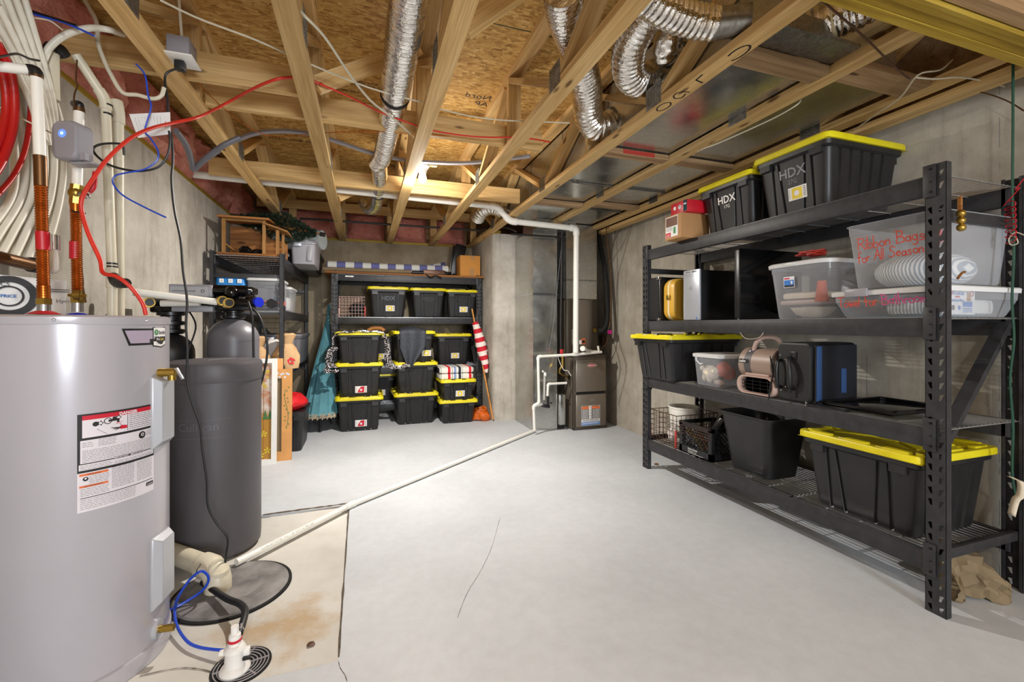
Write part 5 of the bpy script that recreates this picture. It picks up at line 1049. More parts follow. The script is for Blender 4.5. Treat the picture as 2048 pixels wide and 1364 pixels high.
# ---------------------------------------------------------------- steel racks
_post = {}
def post_mesh(h, mirror):      # punched channel: web faces local -x side aisle; holes are real
    key = (round(h,3), mirror)
    if key in _post: return _post[key]
    q = MB(); wv, dp_, th = .075, .034, .0022; pitch = .0508; n = int(h/pitch); sgn = -1 if mirror else 1
    def sheet(off):
        y0 = 0
        for c in range(2):
            ya, yb = wv*c/2, wv*(c+1)/2; s_ = 1 if c == 0 else -1
            for k in range(n+1):
                z0 = k*pitch; z1 = min(h, z0+pitch)
                if z1-z0 < .045 or k % 9 == 8:
                    q.add([(off,ya,z0),(off,yb,z0),(off,yb,z1),(off,ya,z1)], [(0,1,2,3)], False); continue
                ym = (ya+yb)/2; o = [(off,ya,z0),(off,yb,z0),(off,yb,z1),(off,ya,z1)]
                hl = [(off,ym+.004*s_-.003,z0+.010),(off,ym+.004*s_+.004,z0+.012),(off,ym-.003*s_+.008,z0+.036),(off,ym-.003*s_-.008,z0+.040)]
                q.add(o+hl, [(0,1,5,4),(1,2,6,5),(2,3,7,6),(3,0,4,7)], False)
    sheet(0); sheet(th)
    q.box(0,dp_,-.0001,th,0,h).box(0,dp_,wv-th,wv,0,h).box(dp_-th,dp_,0,.014,0,h).box(dp_-th,dp_,wv-.014,wv,0,h)
    _post[key] = q; return q
def brk(q, x0, x1, y0, y1, z0, z1): q.box(x0,x1,y0,y1,z0,z1,.002)
def make_rack(label, loc, L, D, H, levels, rz=0, decks=True, diag='x', beamh=.085, name='storage_rack', ndeck=3, decktype='wire', near=True):
    """local frame: front face at x=0 (aisle, -x), runs along +y for L, depth +x D"""
    t = thing(name, label, 'storage rack', loc, None, rz)
    pm_ = post_mesh(H, False); W_ = .075
    for (x, flip) in ((0, False), (D, True)):
        for y in (0, L-W_):
            q = MB(); q.join(pm_, (lambda p, x=x, y=y, flip=flip: ((x-p[0]) if flip else (x+p[0]), y+p[1], p[2])))
            o = q.build('post', M['rack'], t, world=False)
    for zi, z in enumerate(levels):
        for (x, sg) in ((0, 1), (D, -1)):
            q = MB(); x0, x1 = (x-.004, x+.034) if sg == 1 else (x-.034, x+.004)
            q.box(x0, x1, W_*.62, L-W_*.62, z-beamh, z, .004)
            q.box(x0+(.0 if sg==1 else .0), x1, W_*.62, L-W_*.62, z-.004, z)
            bo = q.build('beam', M['rack'], t, world=False)
            q = MB()
            for y in (0, L):
                s_ = 1 if y == 0 else -1; ya, yb = sorted((y+s_*.034, y+s_*.080))
                xa = x0-.005 if sg == 1 else x1; q.box(xa, xa+.005, ya, yb, z-beamh-.012, z+.045, .002)
            q.build('beam_bracket', M['rack'], bo, world=False)
            q = MB()
            for y in (0, L):
                s_ = 1 if y == 0 else -1
                for dz in (.025, -.03, -.075): q.cyl(((x0-.008) if sg==1 else (x1+.002), y+s_*.050, z+dz), ((x0-.003) if sg==1 else (x1+.008), y+s_*.050, z+dz), .0055 if dz != -.03 else .003, 10)
            q.build('rivets', M['bolt'], bo, world=False)
        if decks:
            q = MB(); zz_ = z-.004
            nw = int((D-.04)/.032)
            for k in range(ndeck):
                ya = W_*.3+(L-W_*.6)*k/ndeck+.006; yb = W_*.3+(L-W_*.6)*(k+1)/ndeck-.006
                for i in range(nw+1):
                    x = .02+(D-.04)*i/nw; q.box(x-.002, x+.002, ya, yb, zz_+.003, zz_+.007)
                for i in range(5):
                    y = ya+(yb-ya)*i/4; q.box(.006, D-.006, y-.0025, y+.0025, zz_-.002, zz_+.003)
                q.box(.003,.006,ya,yb,zz_-.014,zz_-.010).box(.003,.008,ya,yb,zz_+.002,zz_+.006)
            q.build('wire_deck', M['wire'], t, world=False)
    # end frames: horizontal and diagonal struts joining front and rear posts
    for y in ((.018, L-.045)):
        zb = .25; k = 0
        q = MB()
        for z in (.26, H-.22): 
            MB().box(.03, D-.03, y, y+.028, z-.022, z+.022, .003).build('end_strut', M['rack'], t, world=False)
        if diag:
            MB().bar((.035,y+.045,.66),(D-.035,y+.045,1.26),.028,.05,(0,1,0)).build('end_brace', M['rack'], t, world=False)
            MB().bar((.035,y+.045,.60),(D-.035,y+.045,.12),.028,.04,(0,1,0)).build('end_brace', M['rack'], t, world=False) if False else None
    return t
rackR = make_rack('big black steel rack with four wire decks along the right wall', (2.345, 1.18, 0), 2.145, .60, 1.95, [1.905, 1.285, .80, .255])
rackB = make_rack('black steel rack against the back wall holding yellow-lidded totes', (-.385, 6.0, 0), 1.955, .60, 1.91, [1.905, 1.355, .70, .22], 0)
# rotate the back rack so its front faces the camera: local x -> world y, local y -> -world x
rackB.rotation_euler = (0,0,math.pi/2); rackB.location = (-.385+1.955, 5.985, 0)
rackL = make_rack('black steel rack at the left wall beyond the softener tank', (-.72, 4.64+1.98, 0), 1.98, .60, 1.93, [1.90, 1.39, .83, .22], math.pi)
tag(MB().box(-.46,1.60,5.94,6.60,1.91,1.935,.003).build('plywood_top', M['craft'], None), 'brown plywood board lying on top of the back rack', 'board')
d = Decal(plane_fn((-.22,5.976,1.868), (1,0,0), (0,0,1))); d.rect(0,0,0,.10,.018); d.text(1,'HUSKY',.05,.005,.011,.0004,'CENTER'); tag(d.build('rack_sticker', [M['paper'], M['ink']], None), 'small white sticker on the top beam of the back rack', 'sticker')

# ---------------------------------------------------------------- black totes with yellow lids
_tote = {}
def tote_meshes(w, d, h):
    key = (round(w,3), round(d,3), round(h,3))
    if key in _tote: return _tote[key]
    hb = h-.022
    def ring(z, k, groove=True, off=0):
        ww, dd = w*k, d*k; r_ = .035; pts = []
        # walk the perimeter counter-clockwise with vertical channels in the sides
        def side(n, L, chans):
            out = []; e = L/2-r_
            for c, cw in chans:
                c *= L/2; cw_ = cw
                out += [(c-cw_-.004, 0), (c-cw_, groove*.011), (c+cw_, groove*.011), (c+cw_+.004, 0)]
            return [(-e,0)]+out+[(e,0)]
        chf = [(-.62*(1-.12*z/h),.006),(.0-.30-.10*(z/h),.005),(.30+.10*(z/h),.005),(.62*(1-.12*z/h),.006)]
        chs = [(-.68,.010),(-.38,.010),(-.08,.010),(.22,.010),(.52,.010)]
        for (ang, L, M_, ch) in ((0, ww, dd, chf), (90, dd, ww, chs), (180, ww, dd, chf), (270, dd, ww, chs)):
            a = math.radians(ang); ca, sa = round(math.cos(a)), round(math.sin(a))
            for u_, g_ in side(0, L, ch):
                x, y = u_, -M_/2+g_; pts.append((x*ca-y*sa, x*sa+y*ca, z))
            cx_, cy_ = L/2-r_, -M_/2+r_
            for kk in range(1, 4):
                b = math.radians(-90+90*kk/4); x, y = cx_+r_*math.cos(b), cy_+r_*math.sin(b); pts.append((x*ca-y*sa, x*sa+y*ca, z))
        return pts
    q = MB()
    q.loft([ring(0,.74,0), ring(.008,.765,0), ring(.02,.775,1), ring(hb*.86,.875,1), ring(hb*.87,.880,0), ring(hb*.90,.935,0), ring(hb-.002,.945,0)], True, True)
    # small ribs under the rim
    for s_ in (-1, 1):
        for f in (-.32, .32): q.box(w*f-.035, w*f+.035, s_*(d*.45)-.014, s_*(d*.45)+.014, hb*.80, hb*.90)
    bodym = q
    q = MB(); zl = hb-.012; lip = .034
    q.loft([rrect(w*.985,d*.985,.045,zl), rrect(w,d,.05,zl+.004), rrect(w,d,.05,zl+lip-.008), rrect(w*.985,d*.985,.045,zl+lip), rrect(w*.91,d*.925,.035,zl+lip), rrect(w*.90,d*.915,.035,zl+lip-.014), rrect(w*.72,d*.78,.03,zl+lip-.014), rrect(w*.71,d*.77,.03,zl+lip-.006), rrect(w*.3,d*.4,.02,zl+lip-.006)], False, True)
    q.add([(-w*.49,-d*.49,zl),(w*.49,-d*.49,zl),(w*.49,d*.49,zl),(-w*.49,d*.49,zl)], [(0,3,2,1)], False)
    for s_ in (-1, 1):                      # stacking blocks round the rim and cross ribs
        for f in (-.30, 0, .30) if w > .3 else (0,): q.box(w*f-w*.09, w*f+w*.09, s_*d*.435-.020, s_*d*.435+.020, zl+lip-.014, zl+lip+.007, .004)
        for f in (-.32, 0, .32): q.box(s_*w*.43-.016, s_*w*.43+.016, d*f-.05, d*f+.05, zl+lip-.014, zl+lip+.007, .004)
    for a_ in (35, -35, 145, -145):
        c_, s2 = math.cos(A(a_)), math.sin(A(a_)); q.bar((w*.08*c_, d*.08*s2, zl+lip-.006),(w*.40*c_, d*.40*s2, zl+lip-.006), .014, .012)
    r = (bodym, q); _tote[key] = r; return r
_bmesh = {}
def tote(label, c, size, rz=0, letter='emboss', sticker=None, txt='HDX', group=None, sub=None, lbl_side='front', sz=None, note=None):
    w, d, h = size; t = thing('storage_tote', label, 'storage tote', c, group, rz); key = tuple(round(x,3) for x in size)
    if key not in _bmesh:
        b, l_ = tote_meshes(w, d, h); bo = b.build('tote_body', M['tote'], None, world=False, ang=30); lo = l_.build('lid', M['yellow'], None, world=False, ang=30); _bmesh[key] = (bo.data, lo.data)
        for o in (bo, lo): bpy.data.objects.remove(o)
    bo = bpy.data.objects.new('tote_body', _bmesh[key][0]); C.objects.link(bo); bo.parent = t
    lo = bpy.data.objects.new('lid', _bmesh[key][1]); C.objects.link(lo); lo.parent = t
    hb = h-.022
    # the front wall leans: y = -(k)*d/2 with k from .775 to .875
    def ff(x, z, hh): return (x, -(d/2)*(.775+(.10)*(z-.02)/(hb*.86-.02))-hh, z)
    if txt:
        dd = Decal(ff); dd.text(0, txt, 0, hb*.60, h*.20, .0012, 'CENTER', h*.003)
        if sub: dd.text(0, sub, .0, hb*.49, h*.09, .0012, 'CENTER', 0)
        dd.build('lettering', [M[letter]], t, world=False)
    if sticker:
        dd = Decal(ff); sw, sh = .115, .075; x0 = {'y': -.01, 'r': -.02}[sticker] if sz is None else sz; z0 = hb*.22 if sticker == 'y' else hb*.14
        if sticker == 'y':
            dd.rect(0,x0-sw*.2,z0,x0+sw*.8,z0+sh).rect(1,x0+sw*.0,z0+.006,x0+sw*.55,z0+sh-.006,.0004); dd.disc(2,x0+sw*.26,z0+sh*.5,.016,.0008); dd.lines(3,x0-sw*.16,z0+.01,x0-.01,z0+sh-.008,.009,.003,5); dd.lines(3,x0+sw*.62,z0+.008,x0+sw*.76,z0+sh-.008,.010,.005,6)
        else:
            dd.rect(0,x0-sw*.25,z0,x0+sw*.9,z0+sh*1.05); dd.poly(1,[(x0+.0,z0+.004),(x0+sw*.62,z0+.004),(x0+sw*.66,z0+sh),(x0+sw*.30,z0+sh*.95),(x0+sw*.05,z0+sh*.4)],.0004)
            dd.disc(2,x0+sw*.33,z0+sh*.45,.013,.0008); dd.lines(3,x0-sw*.2,z0+.01,x0-.002,z0+sh*.9,.010,.003,7); dd.lines(3,x0+sw*.7,z0+.01,x0+sw*.86,z0+sh*.9,.011,.006,8)
        dd.build('sticker', [M['paper'], M['inkyellow' if sticker == 'y' else 'inkred'], M['labwhite'], M['inkgrey']], t, world=False)
    return t
T27 = (.545, .72, .405)
G1 = 'black totes with yellow lids around the back rack'
# left floor stack
xs = .0
tote('black yellow-lidded tote at the bottom of the left floor stack, red sticker low', (-.045,5.80,0), T27, 0, 'emboss', 'r', 'HDX', G1)
tote('black yellow-lidded tote in the middle of the left floor stack, red sticker', (-.045,5.815,.398), T27, 0, 'emboss', 'r', 'HDX', G1)
tote('black yellow-lidded tote on top of the left floor stack, under the speckled garland', (-.045,5.80,.796), (.545,.72,.375), 0, 'emboss', None, 'HDX', G1)
# middle floor stack
tote('black yellow-lidded tote at the bottom of the middle floor stack, no sticker', (.625,5.98,0), (.56,.76,.395), .03, 'emboss', None, 'HDX', G1)
tote('black yellow-lidded tote in the middle of the middle floor stack, below the dark cloth tip', (.635,5.97,.388), (.545,.74,.395), -.02, 'emboss', None, 'HDX', G1)
tote('black yellow-lidded tote on top of the middle floor stack, under the dark cloth', (.60,5.99,.776), (.53,.74,.40), .04, 'emboss', 'y', None, G1, sz=.12)
# right floor stack, smaller totes
tote('low black yellow-lidded tote at the bottom of the right floor stack, no sticker', (1.155,5.84,0), (.50,.70,.30), -.02, 'emboss', None, None, G1)
tote('small black yellow-lidded tote under the striped cushions, yellow sticker', (1.135,5.76,.295), (.46,.62,.27), .02, 'emboss', 'y', None, G1)
# rear row on the rack's own decks
G2 = 'black totes on the decks of the back rack'
def tz(lv): return {0:.222,1:.60,2:1.357}[lv]
tote('black yellow-lidded tote low behind the gap right of the left floor stack, pale sticker', (.20,6.42,.222), (.50,.40,.37), 0, 'emboss', 'y', None, G2)
tote('black yellow-lidded tote seen behind the speckled garland end, pale sticker', (.20,6.42,.702), (.50,.40,.43), 0, 'emboss', 'y', None, G2)
tote('black yellow-lidded tote behind and above the striped cushions, yellow sticker', (1.19,6.32,.702), (.52,.58,.43), 0, 'emboss', 'y', 'HDX', G2)
tote('black yellow-lidded tote on the back rack shelf, leftmost of the row of three', (.31,6.29,1.357), (.53,.62,.40), 0, 'emboss', 'y', 'HDX', G2)
tote('black yellow-lidded tote on the back rack shelf, middle of the row of three', (.83,6.29,1.357), (.49,.62,.395), .02, 'emboss', None, 'HDX', G2)
tote('black yellow-lidded tote on the back rack shelf, rightmost of the row of three', (1.30,6.29,1.357), (.47,.62,.385), 0, 'emboss', 'y', 'HDX', G2)
# right wall rack: end faces the aisle (rotate so front looks to -x)
RZ = -math.pi/2
tote('black tote with white HDX lettering on top of the right rack, yellow lid'.replace('HDX ',''), (2.67,2.43,1.908), (.50,.64,.355), RZ, 'white', None, 'HDX', None, '17G')
tote('largest black tote on top of the right rack, yellow lid and yellow sticker', (2.665,1.925,1.908), (.50,.655,.385), RZ, 'midgrey', 'y', 'HDX', None, '27G')
tote('black tote with flat yellow lid at the far end of the third deck, right rack', (2.60,3.09,.802), (.54,.76,.37), RZ, 'emboss', None, None)
tote('big black tote with scuffed yellow lid on the lowest deck by the near post', (2.635,1.56,.257), (.60,.60,.405), RZ, 'emboss', None, None)

# ---------------------------------------------------------------- goods on the right rack
_A = lambda cx, cy, rx, ry, a, b, n=8: arcp(cx, cy, rx, ry, a, b, n)
HAND = {'R': [[(0,0),(.05,1)], [(-.05,1),(.4,.95),(.5,.75),(.35,.55),(.05,.5)], [(.2,.5),(.55,0)]], 'B': [[(0,0),(.05,1)], [(-.05,1),(.4,.9),(.4,.6),(.05,.52),(.5,.42),(.5,.08),(0,0)]],
 'i': [[(0,.5),(.02,0)],[(.03,.68),(.05,.74)]], 'b': [[(0,1),(.02,0),(.3,.0),(.36,.25),(.2,.42),(.03,.3)]], 'o': [_A(.18,.22,.18,.22,90,450)], 'n': [[(0,.45),(.02,0)],[(.02,.3),(.2,.45),(.3,.35),(.32,0)]],
 'a': [_A(.16,.22,.16,.2,40,400),[(.32,.45),(.34,0)]], 'g': [_A(.16,.22,.16,.2,40,400),[(.32,.45),(.32,-.25),(.15,-.35),(.02,-.25)]], 's': [[(.3,.4),(.1,.44),(.06,.3),(.26,.18),(.24,.02),(.0,.03)]],
 'f': [[(.35,.9),(.2,1),(.12,.8),(.1,-.1)],[(-.02,.45),(.3,.48)]], 'r': [[(0,.45),(.02,0)],[(.02,.28),(.14,.44),(.28,.42)]], 'A': [[(0,0),(.28,1),(.5,0)],[(.1,.38),(.44,.4)]], 'l': [[(.04,1),(0,0)]],
 'S': [[(.5,.85),(.3,1),(.08,.85),(.14,.6),(.42,.42),(.4,.1),(.15,0),(0,.12)]], 'e': [[(.02,.22),(.3,.26),(.26,.42),(.1,.42),(.0,.2),(.12,0),(.32,.06)]], 'T': [[(-.1,.95),(.6,1)],[(.25,.97),(.2,0)]],
 'w': [[(0,.45),(.1,0),(.2,.35),(.3,0),(.42,.45)]], 't': [[(.12,.85),(.1,.05),(.22,0)],[(-.05,.55),(.3,.58)]], 'h': [[(.02,1),(0,0)],[(0,.28),(.18,.45),(.28,.3),(.3,0)]], 'm': [[(0,.45),(.0,0)],[(0,.3),(.14,.45),(.2,0)],[(.2,.3),(.34,.45),(.42,0)]]}
HW = {'R':.62,'B':.62,'i':.14,'l':.16,'f':.38,'A':.58,'S':.58,'T':.55,'m':.52,'w':.5,' ':.35,'r':.32,'t':.32}
def hand(d, k, txt, x, y, s_, wd, slope=0):
    rr = random.Random(len(txt)); 
    for ch in txt:
        dy = rr.uniform(-.05,.05)*s_
        for st_ in HAND.get(ch, []):
            P_ = [(x+a*s_, y+b*s_+dy+slope*(x)) for a, b in st_]
            for a, b in zip(P_, P_[1:]):
                dx, dy2 = b[0]-a[0], b[1]-a[1]; L = math.hypot(dx, dy2) or 1; nx, ny = -dy2/L*wd, dx/L*wd; ex, ey = dx/L*wd*.6, dy2/L*wd*.6
                d.poly(k, [(a[0]+nx-ex,a[1]+ny-ey),(a[0]-nx-ex,a[1]-ny-ey),(b[0]-nx+ex,b[1]-ny+ey),(b[0]+nx+ex,b[1]+ny+ey)], .0015)
        x += HW.get(ch, .44)*s_
    return x
# top: red carton on a brown carton
t = thing('carton', 'brown cardboard carton overhanging the far end of the top deck', 'carton', (2.36,2.78,1.908))
MB().box(2.24,2.50,2.70,2.885,1.91,2.095,.003).build('box', M['card'], t)
d = Decal(plane_fn((2.2395,2.885,1.92), (0,-1,0), (0,0,1))); d.rect(0,.01,.01,.15,.165).rect(1,.015,.09,.145,.16,.0004).rect(2,.012,.012,.07,.045,.0004).rect(3,.10,.03,.125,.08,.0004); d.text(0,'LED',.02,.018,.022,.001); d.lines(4,.02,.055,.09,.085,.008,.003,3); d.build('printed_panel', [M['paper'], M['rust'], M['inkred'], M['inkgreen'], M['inkgrey']], t)
t = thing('carton', 'small red lamp carton stacked on the brown carton', 'carton', (2.34,2.77,2.096))
MB().box(2.26,2.46,2.66,2.84,2.096,2.185,.002).build('box', M['redplastic'], t)
d = Decal(plane_fn((2.2595,2.84,2.10), (0,-1,0), (0,0,1))); d.disc(1,.10,.045,.016).disc(2,.10,.05,.010,.0006); d.disc(0,.045,.045,.014); d.rect(3,.14,.0,.18,.083); d.rect(1,.145,.05,.172,.06,.0006); d.build('printed_panel', [M['paper'], M['labwhite'], M['grey'], M['tealdark']], t)
# second deck
z2 = 1.288
t = thing('speaker', 'black speaker cabinet with woven grille and metal corners, far end of the second deck', 'speaker', (2.55,3.22,z2))
MB().box(2.365,2.75,3.115,3.31,z2,1.66,.006).build('cabinet', M['black'], t)
MB().box(2.357,2.366,3.125,3.30,z2+.01,1.65).build('grille', M['grid'], t)
q = MB()
for y in (3.125,3.30):
    for z in (z2+.012, 1.648): q.box(2.352,2.38,y-.012,y+.012,z-.012,z+.012,.004)
q.build('corner_caps', M['chrome'], t)
t = thing('suitcase', 'mustard yellow round-cornered hard suitcase standing on edge', 'suitcase', (2.6,3.0,z2))
q = MB()
def rr2(s_, y, k=1): return [(2.375+.19+ (p[0])*k, y, z2+.175+p[1]*k) for p in rrect(.38*s_,.34*s_,.07,0)]
q.loft([rr2(.88,3.088),rr2(.96,3.082),rr2(1,3.06),rr2(1,3.02)]); q.build('shell', M['suit'], t)
q = MB(); q.loft([rr2(1,3.008),rr2(1,2.975),rr2(.96,2.955),rr2(.88,2.948)]); q.build('shell', M['suit'], t)
q = MB(); q.loft([rr2(1.012,3.022),rr2(1.012,3.006)]); q.build('trim_band', M['cream'], t)
q = MB(); q.box(2.36,2.372,2.99,3.03,1.46,1.50,.004); q.build('latch', M['brass'], t)
t = thing('desktop_computer', 'silver fronted black desktop computer tower on the second deck', 'computer', (2.55,2.72,z2))
MB().box(2.372,2.76,2.645,2.81,z2,1.665,.004).build('case', M['black'], t)
MB().box(2.355,2.372,2.64,2.815,z2+.004,1.672,.006).build('front_panel', M['silver'], t)
d = Decal(plane_fn((2.3545,2.815,z2), (0,-1,0), (0,0,1))); d.disc(0,.085,.245,.014,0,.0125); d.text(0,'DELL',.085,.2415,.010,.0004,'CENTER')
for k in range(4): d.rect(1,.098+.012*k,.362,.106+.012*k,.374)
d.rect(1,.03,.366,.08,.370).rect(0,.0,.348,.175,.3495).rect(0,.0,.335,.175,.336); d.disc(2,.145,.018,.008); d.build('front_marks', [M['midgrey'], M['ink'], M['inkblue']], t)
t = thing('black_panel_cabinet', 'tall glossy black boxy panel standing beside the desktop computer', 'panel', (2.6,2.30,z2))
MB().box(2.37,2.93,2.285,2.33,z2,1.765,.006).build('panel', M['gloss'], t)
MB().box(2.366,2.372,2.288,2.327,z2+.01,1.755,.002).build('edge_trim', M['black'], t)
def cbin(name, label, x0, x1, y0, y1, z0, z1, taper=.90, mat='clear', rim=.018, r_=.05, lid=None, lidh=.02):
    t = thing(name, label, 'clear bin', ((x0+x1)/2, (y0+y1)/2, z0)); cx, cy = (x0+x1)/2, (y0+y1)/2; w_, d_ = x1-x0, y1-y0
    zr = z1-lidh if lid else z1
    f = lambda k, z, e=0: rrect(w_*k+e, d_*k+e, r_*.9, z, 5, cx, cy)
    q = MB(); q.loft([f(taper*.5,z0+.0015), f(taper*.97,z0+.0015), f(taper,z0+.012), f(.955,zr-.05), f(.965,zr-.048), f(.975,zr-.004), f(1,zr-.002), f(1,zr+.002), f(.965,zr+.001)], True, False)
    q.build('bin_body', M[mat], t)
    if lid:
        q = MB(); q.loft([f(1,zr-.016,.008), f(1,zr+.004,.012), f(.99,zr+.010,.004), f(.90,zr+.012), f(.88,zr+.004), f(.5,zr+.004)], False, True); q.build('lid', M[lid], t)
    return t
b = cbin('clear_bin', 'round cornered clear lidded bin of holiday wares beside the black panel', 2.39, 2.84, 1.715, 2.125, z2, 1.645, .84, 'clear', r_=.10, lid='clearlid', lidh=.03)
d = Decal(plane_fn((2.397,1.985,1.475), (0,-1,.0), (-.06,0,1))); d.rect(0,0,0,.07,.065).rect(1,.003,.003,.067,.045,.0004).rect(2,.003,.003,.067,.015,.0007).rect(3,.004,.05,.04,.058,.0006).poly(0,[(.045,.04),(.06,.035),(.055,.018),(.048,.02)],.001); d.build('sticker', [M['labwhite'], M['inkblue'], M['ink'], M['inkred']], b)
q = MB().box(2.378,2.40,1.90,1.97,1.602,1.622,.006); q.build('latch', M['clearlid'], b)
def inside(name, label, cat, mb, m, grp=None): return tag(mb.build(name, M[m], None), label, cat, grp)
inside('bowl', 'pale bowl inside the round cornered clear bin', 'bowl', MB().lathe([(.04,z2+.01),(.09,z2+.03),(.12,z2+.07),(.115,z2+.07),(.03,z2+.02)], (2.58,1.94), 24), 'plushwhite')
inside('folded_cloth', 'peach folded cloth layer inside the round cornered clear bin', 'cloth', MB().box(2.45,2.76,1.79,2.06,z2+.085,z2+.115,.012), 'laskopale')
inside('folded_cloth', 'tan folded cloth on the peach one inside the round clear bin', 'cloth', MB().box(2.46,2.75,1.80,2.05,z2+.12,z2+.16,.015), 'plushwhite')
inside('garland', 'orange decoration standing at the near side in the round clear bin', 'decoration', MB().lathe([(.035,z2+.10),(.030,z2+.13),(.022,z2+.215)], (2.46,1.80), 16), 'plushorange')
inside('red_twine', 'crumpled red and brown twine on the lid of the round clear bin', 'twine', MB().tube(smoothpath([(2.47+.10*math.cos(k*2.4)*R.uniform(.4,1), 1.86+.10*math.sin(k*2.4)*R.uniform(.4,1), 1.655+R.uniform(0,.03)) for k in range(22)],4),.005,5), 'redrod')
# low clear bin under the tall one
b = cbin('clear_bin', 'shallow clear bin with grey latch and red marker writing, below the tall bin', 2.375, 2.955, 1.19, 1.695, z2, 1.437, .86, 'clear', r_=.04, lid='clearlid', lidh=.02)
MB().box(2.352,2.372,1.50,1.605,1.395,1.437,.006).build('latch', M['grey'], b)
d = Decal(plane_fn((2.386,1.69,1.30), (0,-1,.0), (-.22,0,1))); x_ = hand(d, 0, 'Towel for ', .045, .045, .052, .0024, .03); hand(d, 1, 'Bathroom', x_, .045, .052, .0024, .03); d.build('marker_writing', [M['marker'], M['markerpink']], b)
inside('towel', 'blue and white towel inside the shallow clear bin', 'towel', MB().box(2.45,2.88,1.26,1.48,z2+.01,z2+.09,.025), 'ribbed')
inside('towel', 'teal folded towel on the floor of the shallow clear bin', 'towel', MB().box(2.44,2.86,1.30,1.60,z2+.004,z2+.009+.0), 'teal')
inside('flat_stick', 'orange brown slat leaning in the shallow clear bin', 'slat', MB().obox((2.45,1.56,z2+.085),(.02,.20,.012),(.12,0,0)), 'honey')
lc = thing('label_carton', 'white and blue printed product carton inside the shallow clear bin, facing the camera', 'carton', (2.5,1.24,z2+.01))
MB().box(2.47,2.66,1.235,1.26,z2+.012,z2+.125).build('box', M['paper'], lc)
d = Decal(plane_fn((2.47,1.2345,z2+.012), (1,0,0), (0,0,1))); d.disc(1,.02,.095,.008); d.text(0,'FrostLab',.03,.088,.022,.0006,'LEFT',.0003); d.rect(1,.045,.076,.08,.083); d.text(0,'Underbed Box',.005,.058,.017,.0006,'LEFT',.0003); d.disc(3,.03,.03,.012); d.disc(0,.075,.03,.010,0); d.rect(0,.10,.035,.17,.058); d.rect(2,.13,.06,.16,.10,0)
d.disc(1,.165,.095,.014,.0004,.009); d.lines(0,.10,.008,.17,.03,.008,.004,3); d.build('print', [M['inkblue'], M['inkred'], M['card'], M['rust']], lc)
# tall clear bin
b = cbin('clear_bin', 'tall clear open bin with red marker writing, on the shallow clear bin', 2.41, 2.965, 1.225, 1.65, 1.44, 1.765, .86, 'frost', r_=.045)
d = Decal(plane_fn((2.428,1.625,1.50), (0,-1,0), (-.10,0,1))); hand(d, 0, 'Ribbon Bags', .050, .135, .060, .0026, .03); hand(d, 0, 'for All Seasons', .045, .070, .052, .0026, .05); d.build('marker_writing', [M['marker']], b)
q = MB(); q.sphere((2.68,1.44,1.52),.18,20,12,(1.25,1.0,.55)); inside('striped_bag', 'pale pinstriped bundle filling the lower half of the tall clear bin', 'bundle', q, 'ribbed')
inside('red_bow', 'red bow pressed near the rim inside the tall clear bin', 'bow', MB().sphere((2.50,1.30,1.66),.04,10,8,(1,1,.8),.2), 'redfab')
t = thing('bell_strap', 'brown leather strap with three brass bells hanging by the near post', 'bells', (2.40,1.17,1.68))
MB().box(2.402,2.414,1.160,1.172,1.70,1.80).build('strap', M['craft'], t)
for z in (1.735,1.705,1.675): MB().sphere((2.40,1.158,z-.01),.0165,12,8).build('bell', M['brass'], t)
tag(MB().tube(smoothpath([(2.40,1.17,1.45),(2.43,1.17,1.475),(2.45,1.17,1.48)],4),.005,6).build('hook', M['craft'], None), 'small brown hook peeping over the shallow bin by the post', 'hook')
# third deck
z3 = .803
b = cbin('clear_bin', 'small blue tinted clear bin of plush toys on the third deck', 2.385, 2.73, 2.47, 2.755, z3, 1.045, .88, 'clear', r_=.035, lid='clearlid', lidh=.015)
MB().tube(smoothpath([(2.378,2.70,1.02),(2.372,2.69,.99),(2.378,2.66,.965),(2.382,2.64,.97)],4),.005,6).build('handle', M['clearlid'], b)
q = MB(); q.sphere((2.44,2.62,.90),.055,14,10,(.8,1.2,1),.1,1).sphere((2.43,2.69,.93),.022,10,8).sphere((2.42,2.56,.92),.026,10,8).sphere((2.43,2.62,.855),.022,10,8,(1,1,1.4)).sphere((2.43,2.67,.86),.02,10,8,(1,1,1.4)); inside('plush_toy', 'white plush toy against the front of the blue tinted bin', 'plush toy', q, 'plushwhite')
q = MB(); q.sphere((2.48,2.54,.93),.055,14,10,(1,.8,1),.15,2).sphere((2.55,2.56,.90),.05,12,8,(1,1,1),.15,3); inside('plush_toy', 'orange plush toy at the near side of the blue tinted bin', 'plush toy', q, 'plushorange')
inside('plush_toy', 'pinkish plush foot on the floor of the blue tinted bin', 'plush toy', MB().sphere((2.44,2.54,.835),.028,10,8,(1,1.6,.8),.1), 'laskopale')
# pivoting blower fan
bl = thing('blower_fan', 'taupe pivoting blower fan with handle on the third deck', 'fan', (2.52,2.16,z3))
q = MB(); q.cyl((2.48,2.305,1.0),(2.48,2.06,1.0),.105,28); 
q.tube([(2.48,2.325,1.0),(2.48,2.31,1.0)],.105,28,True,rs=[.075,.103]); q.build('drum_housing', M['lasko'], bl, )
MB().cyl((2.48,2.26,1.0),(2.48,2.21,1.0),.1065,28).build('dark_band', M['darkgrey'], bl)
q = MB()
for k in range(5): q.tube([(2.48+.03*k*0+ (.02+.018*k)*math.cos(2*math.pi*i/20), 2.055, 1.0+(.02+.018*k)*math.sin(2*math.pi*i/20)) for i in range(20)],.002,4,closed=True)
q.build('inlet_grille', M['black'], bl)
def ro(s_, x): return [(x, 2.158+p[0]*s_, z3+.066+p[1]*s_) for p in rrect(.295,.120,.055,0)]
q = MB(); q.loft([ro(1,2.50),ro(1,2.365),ro(.96,2.358),ro(.84,2.358),ro(.82,2.366),ro(.82,2.40)], True, True); q.build('outlet_nozzle', M['laskopale'], bl)
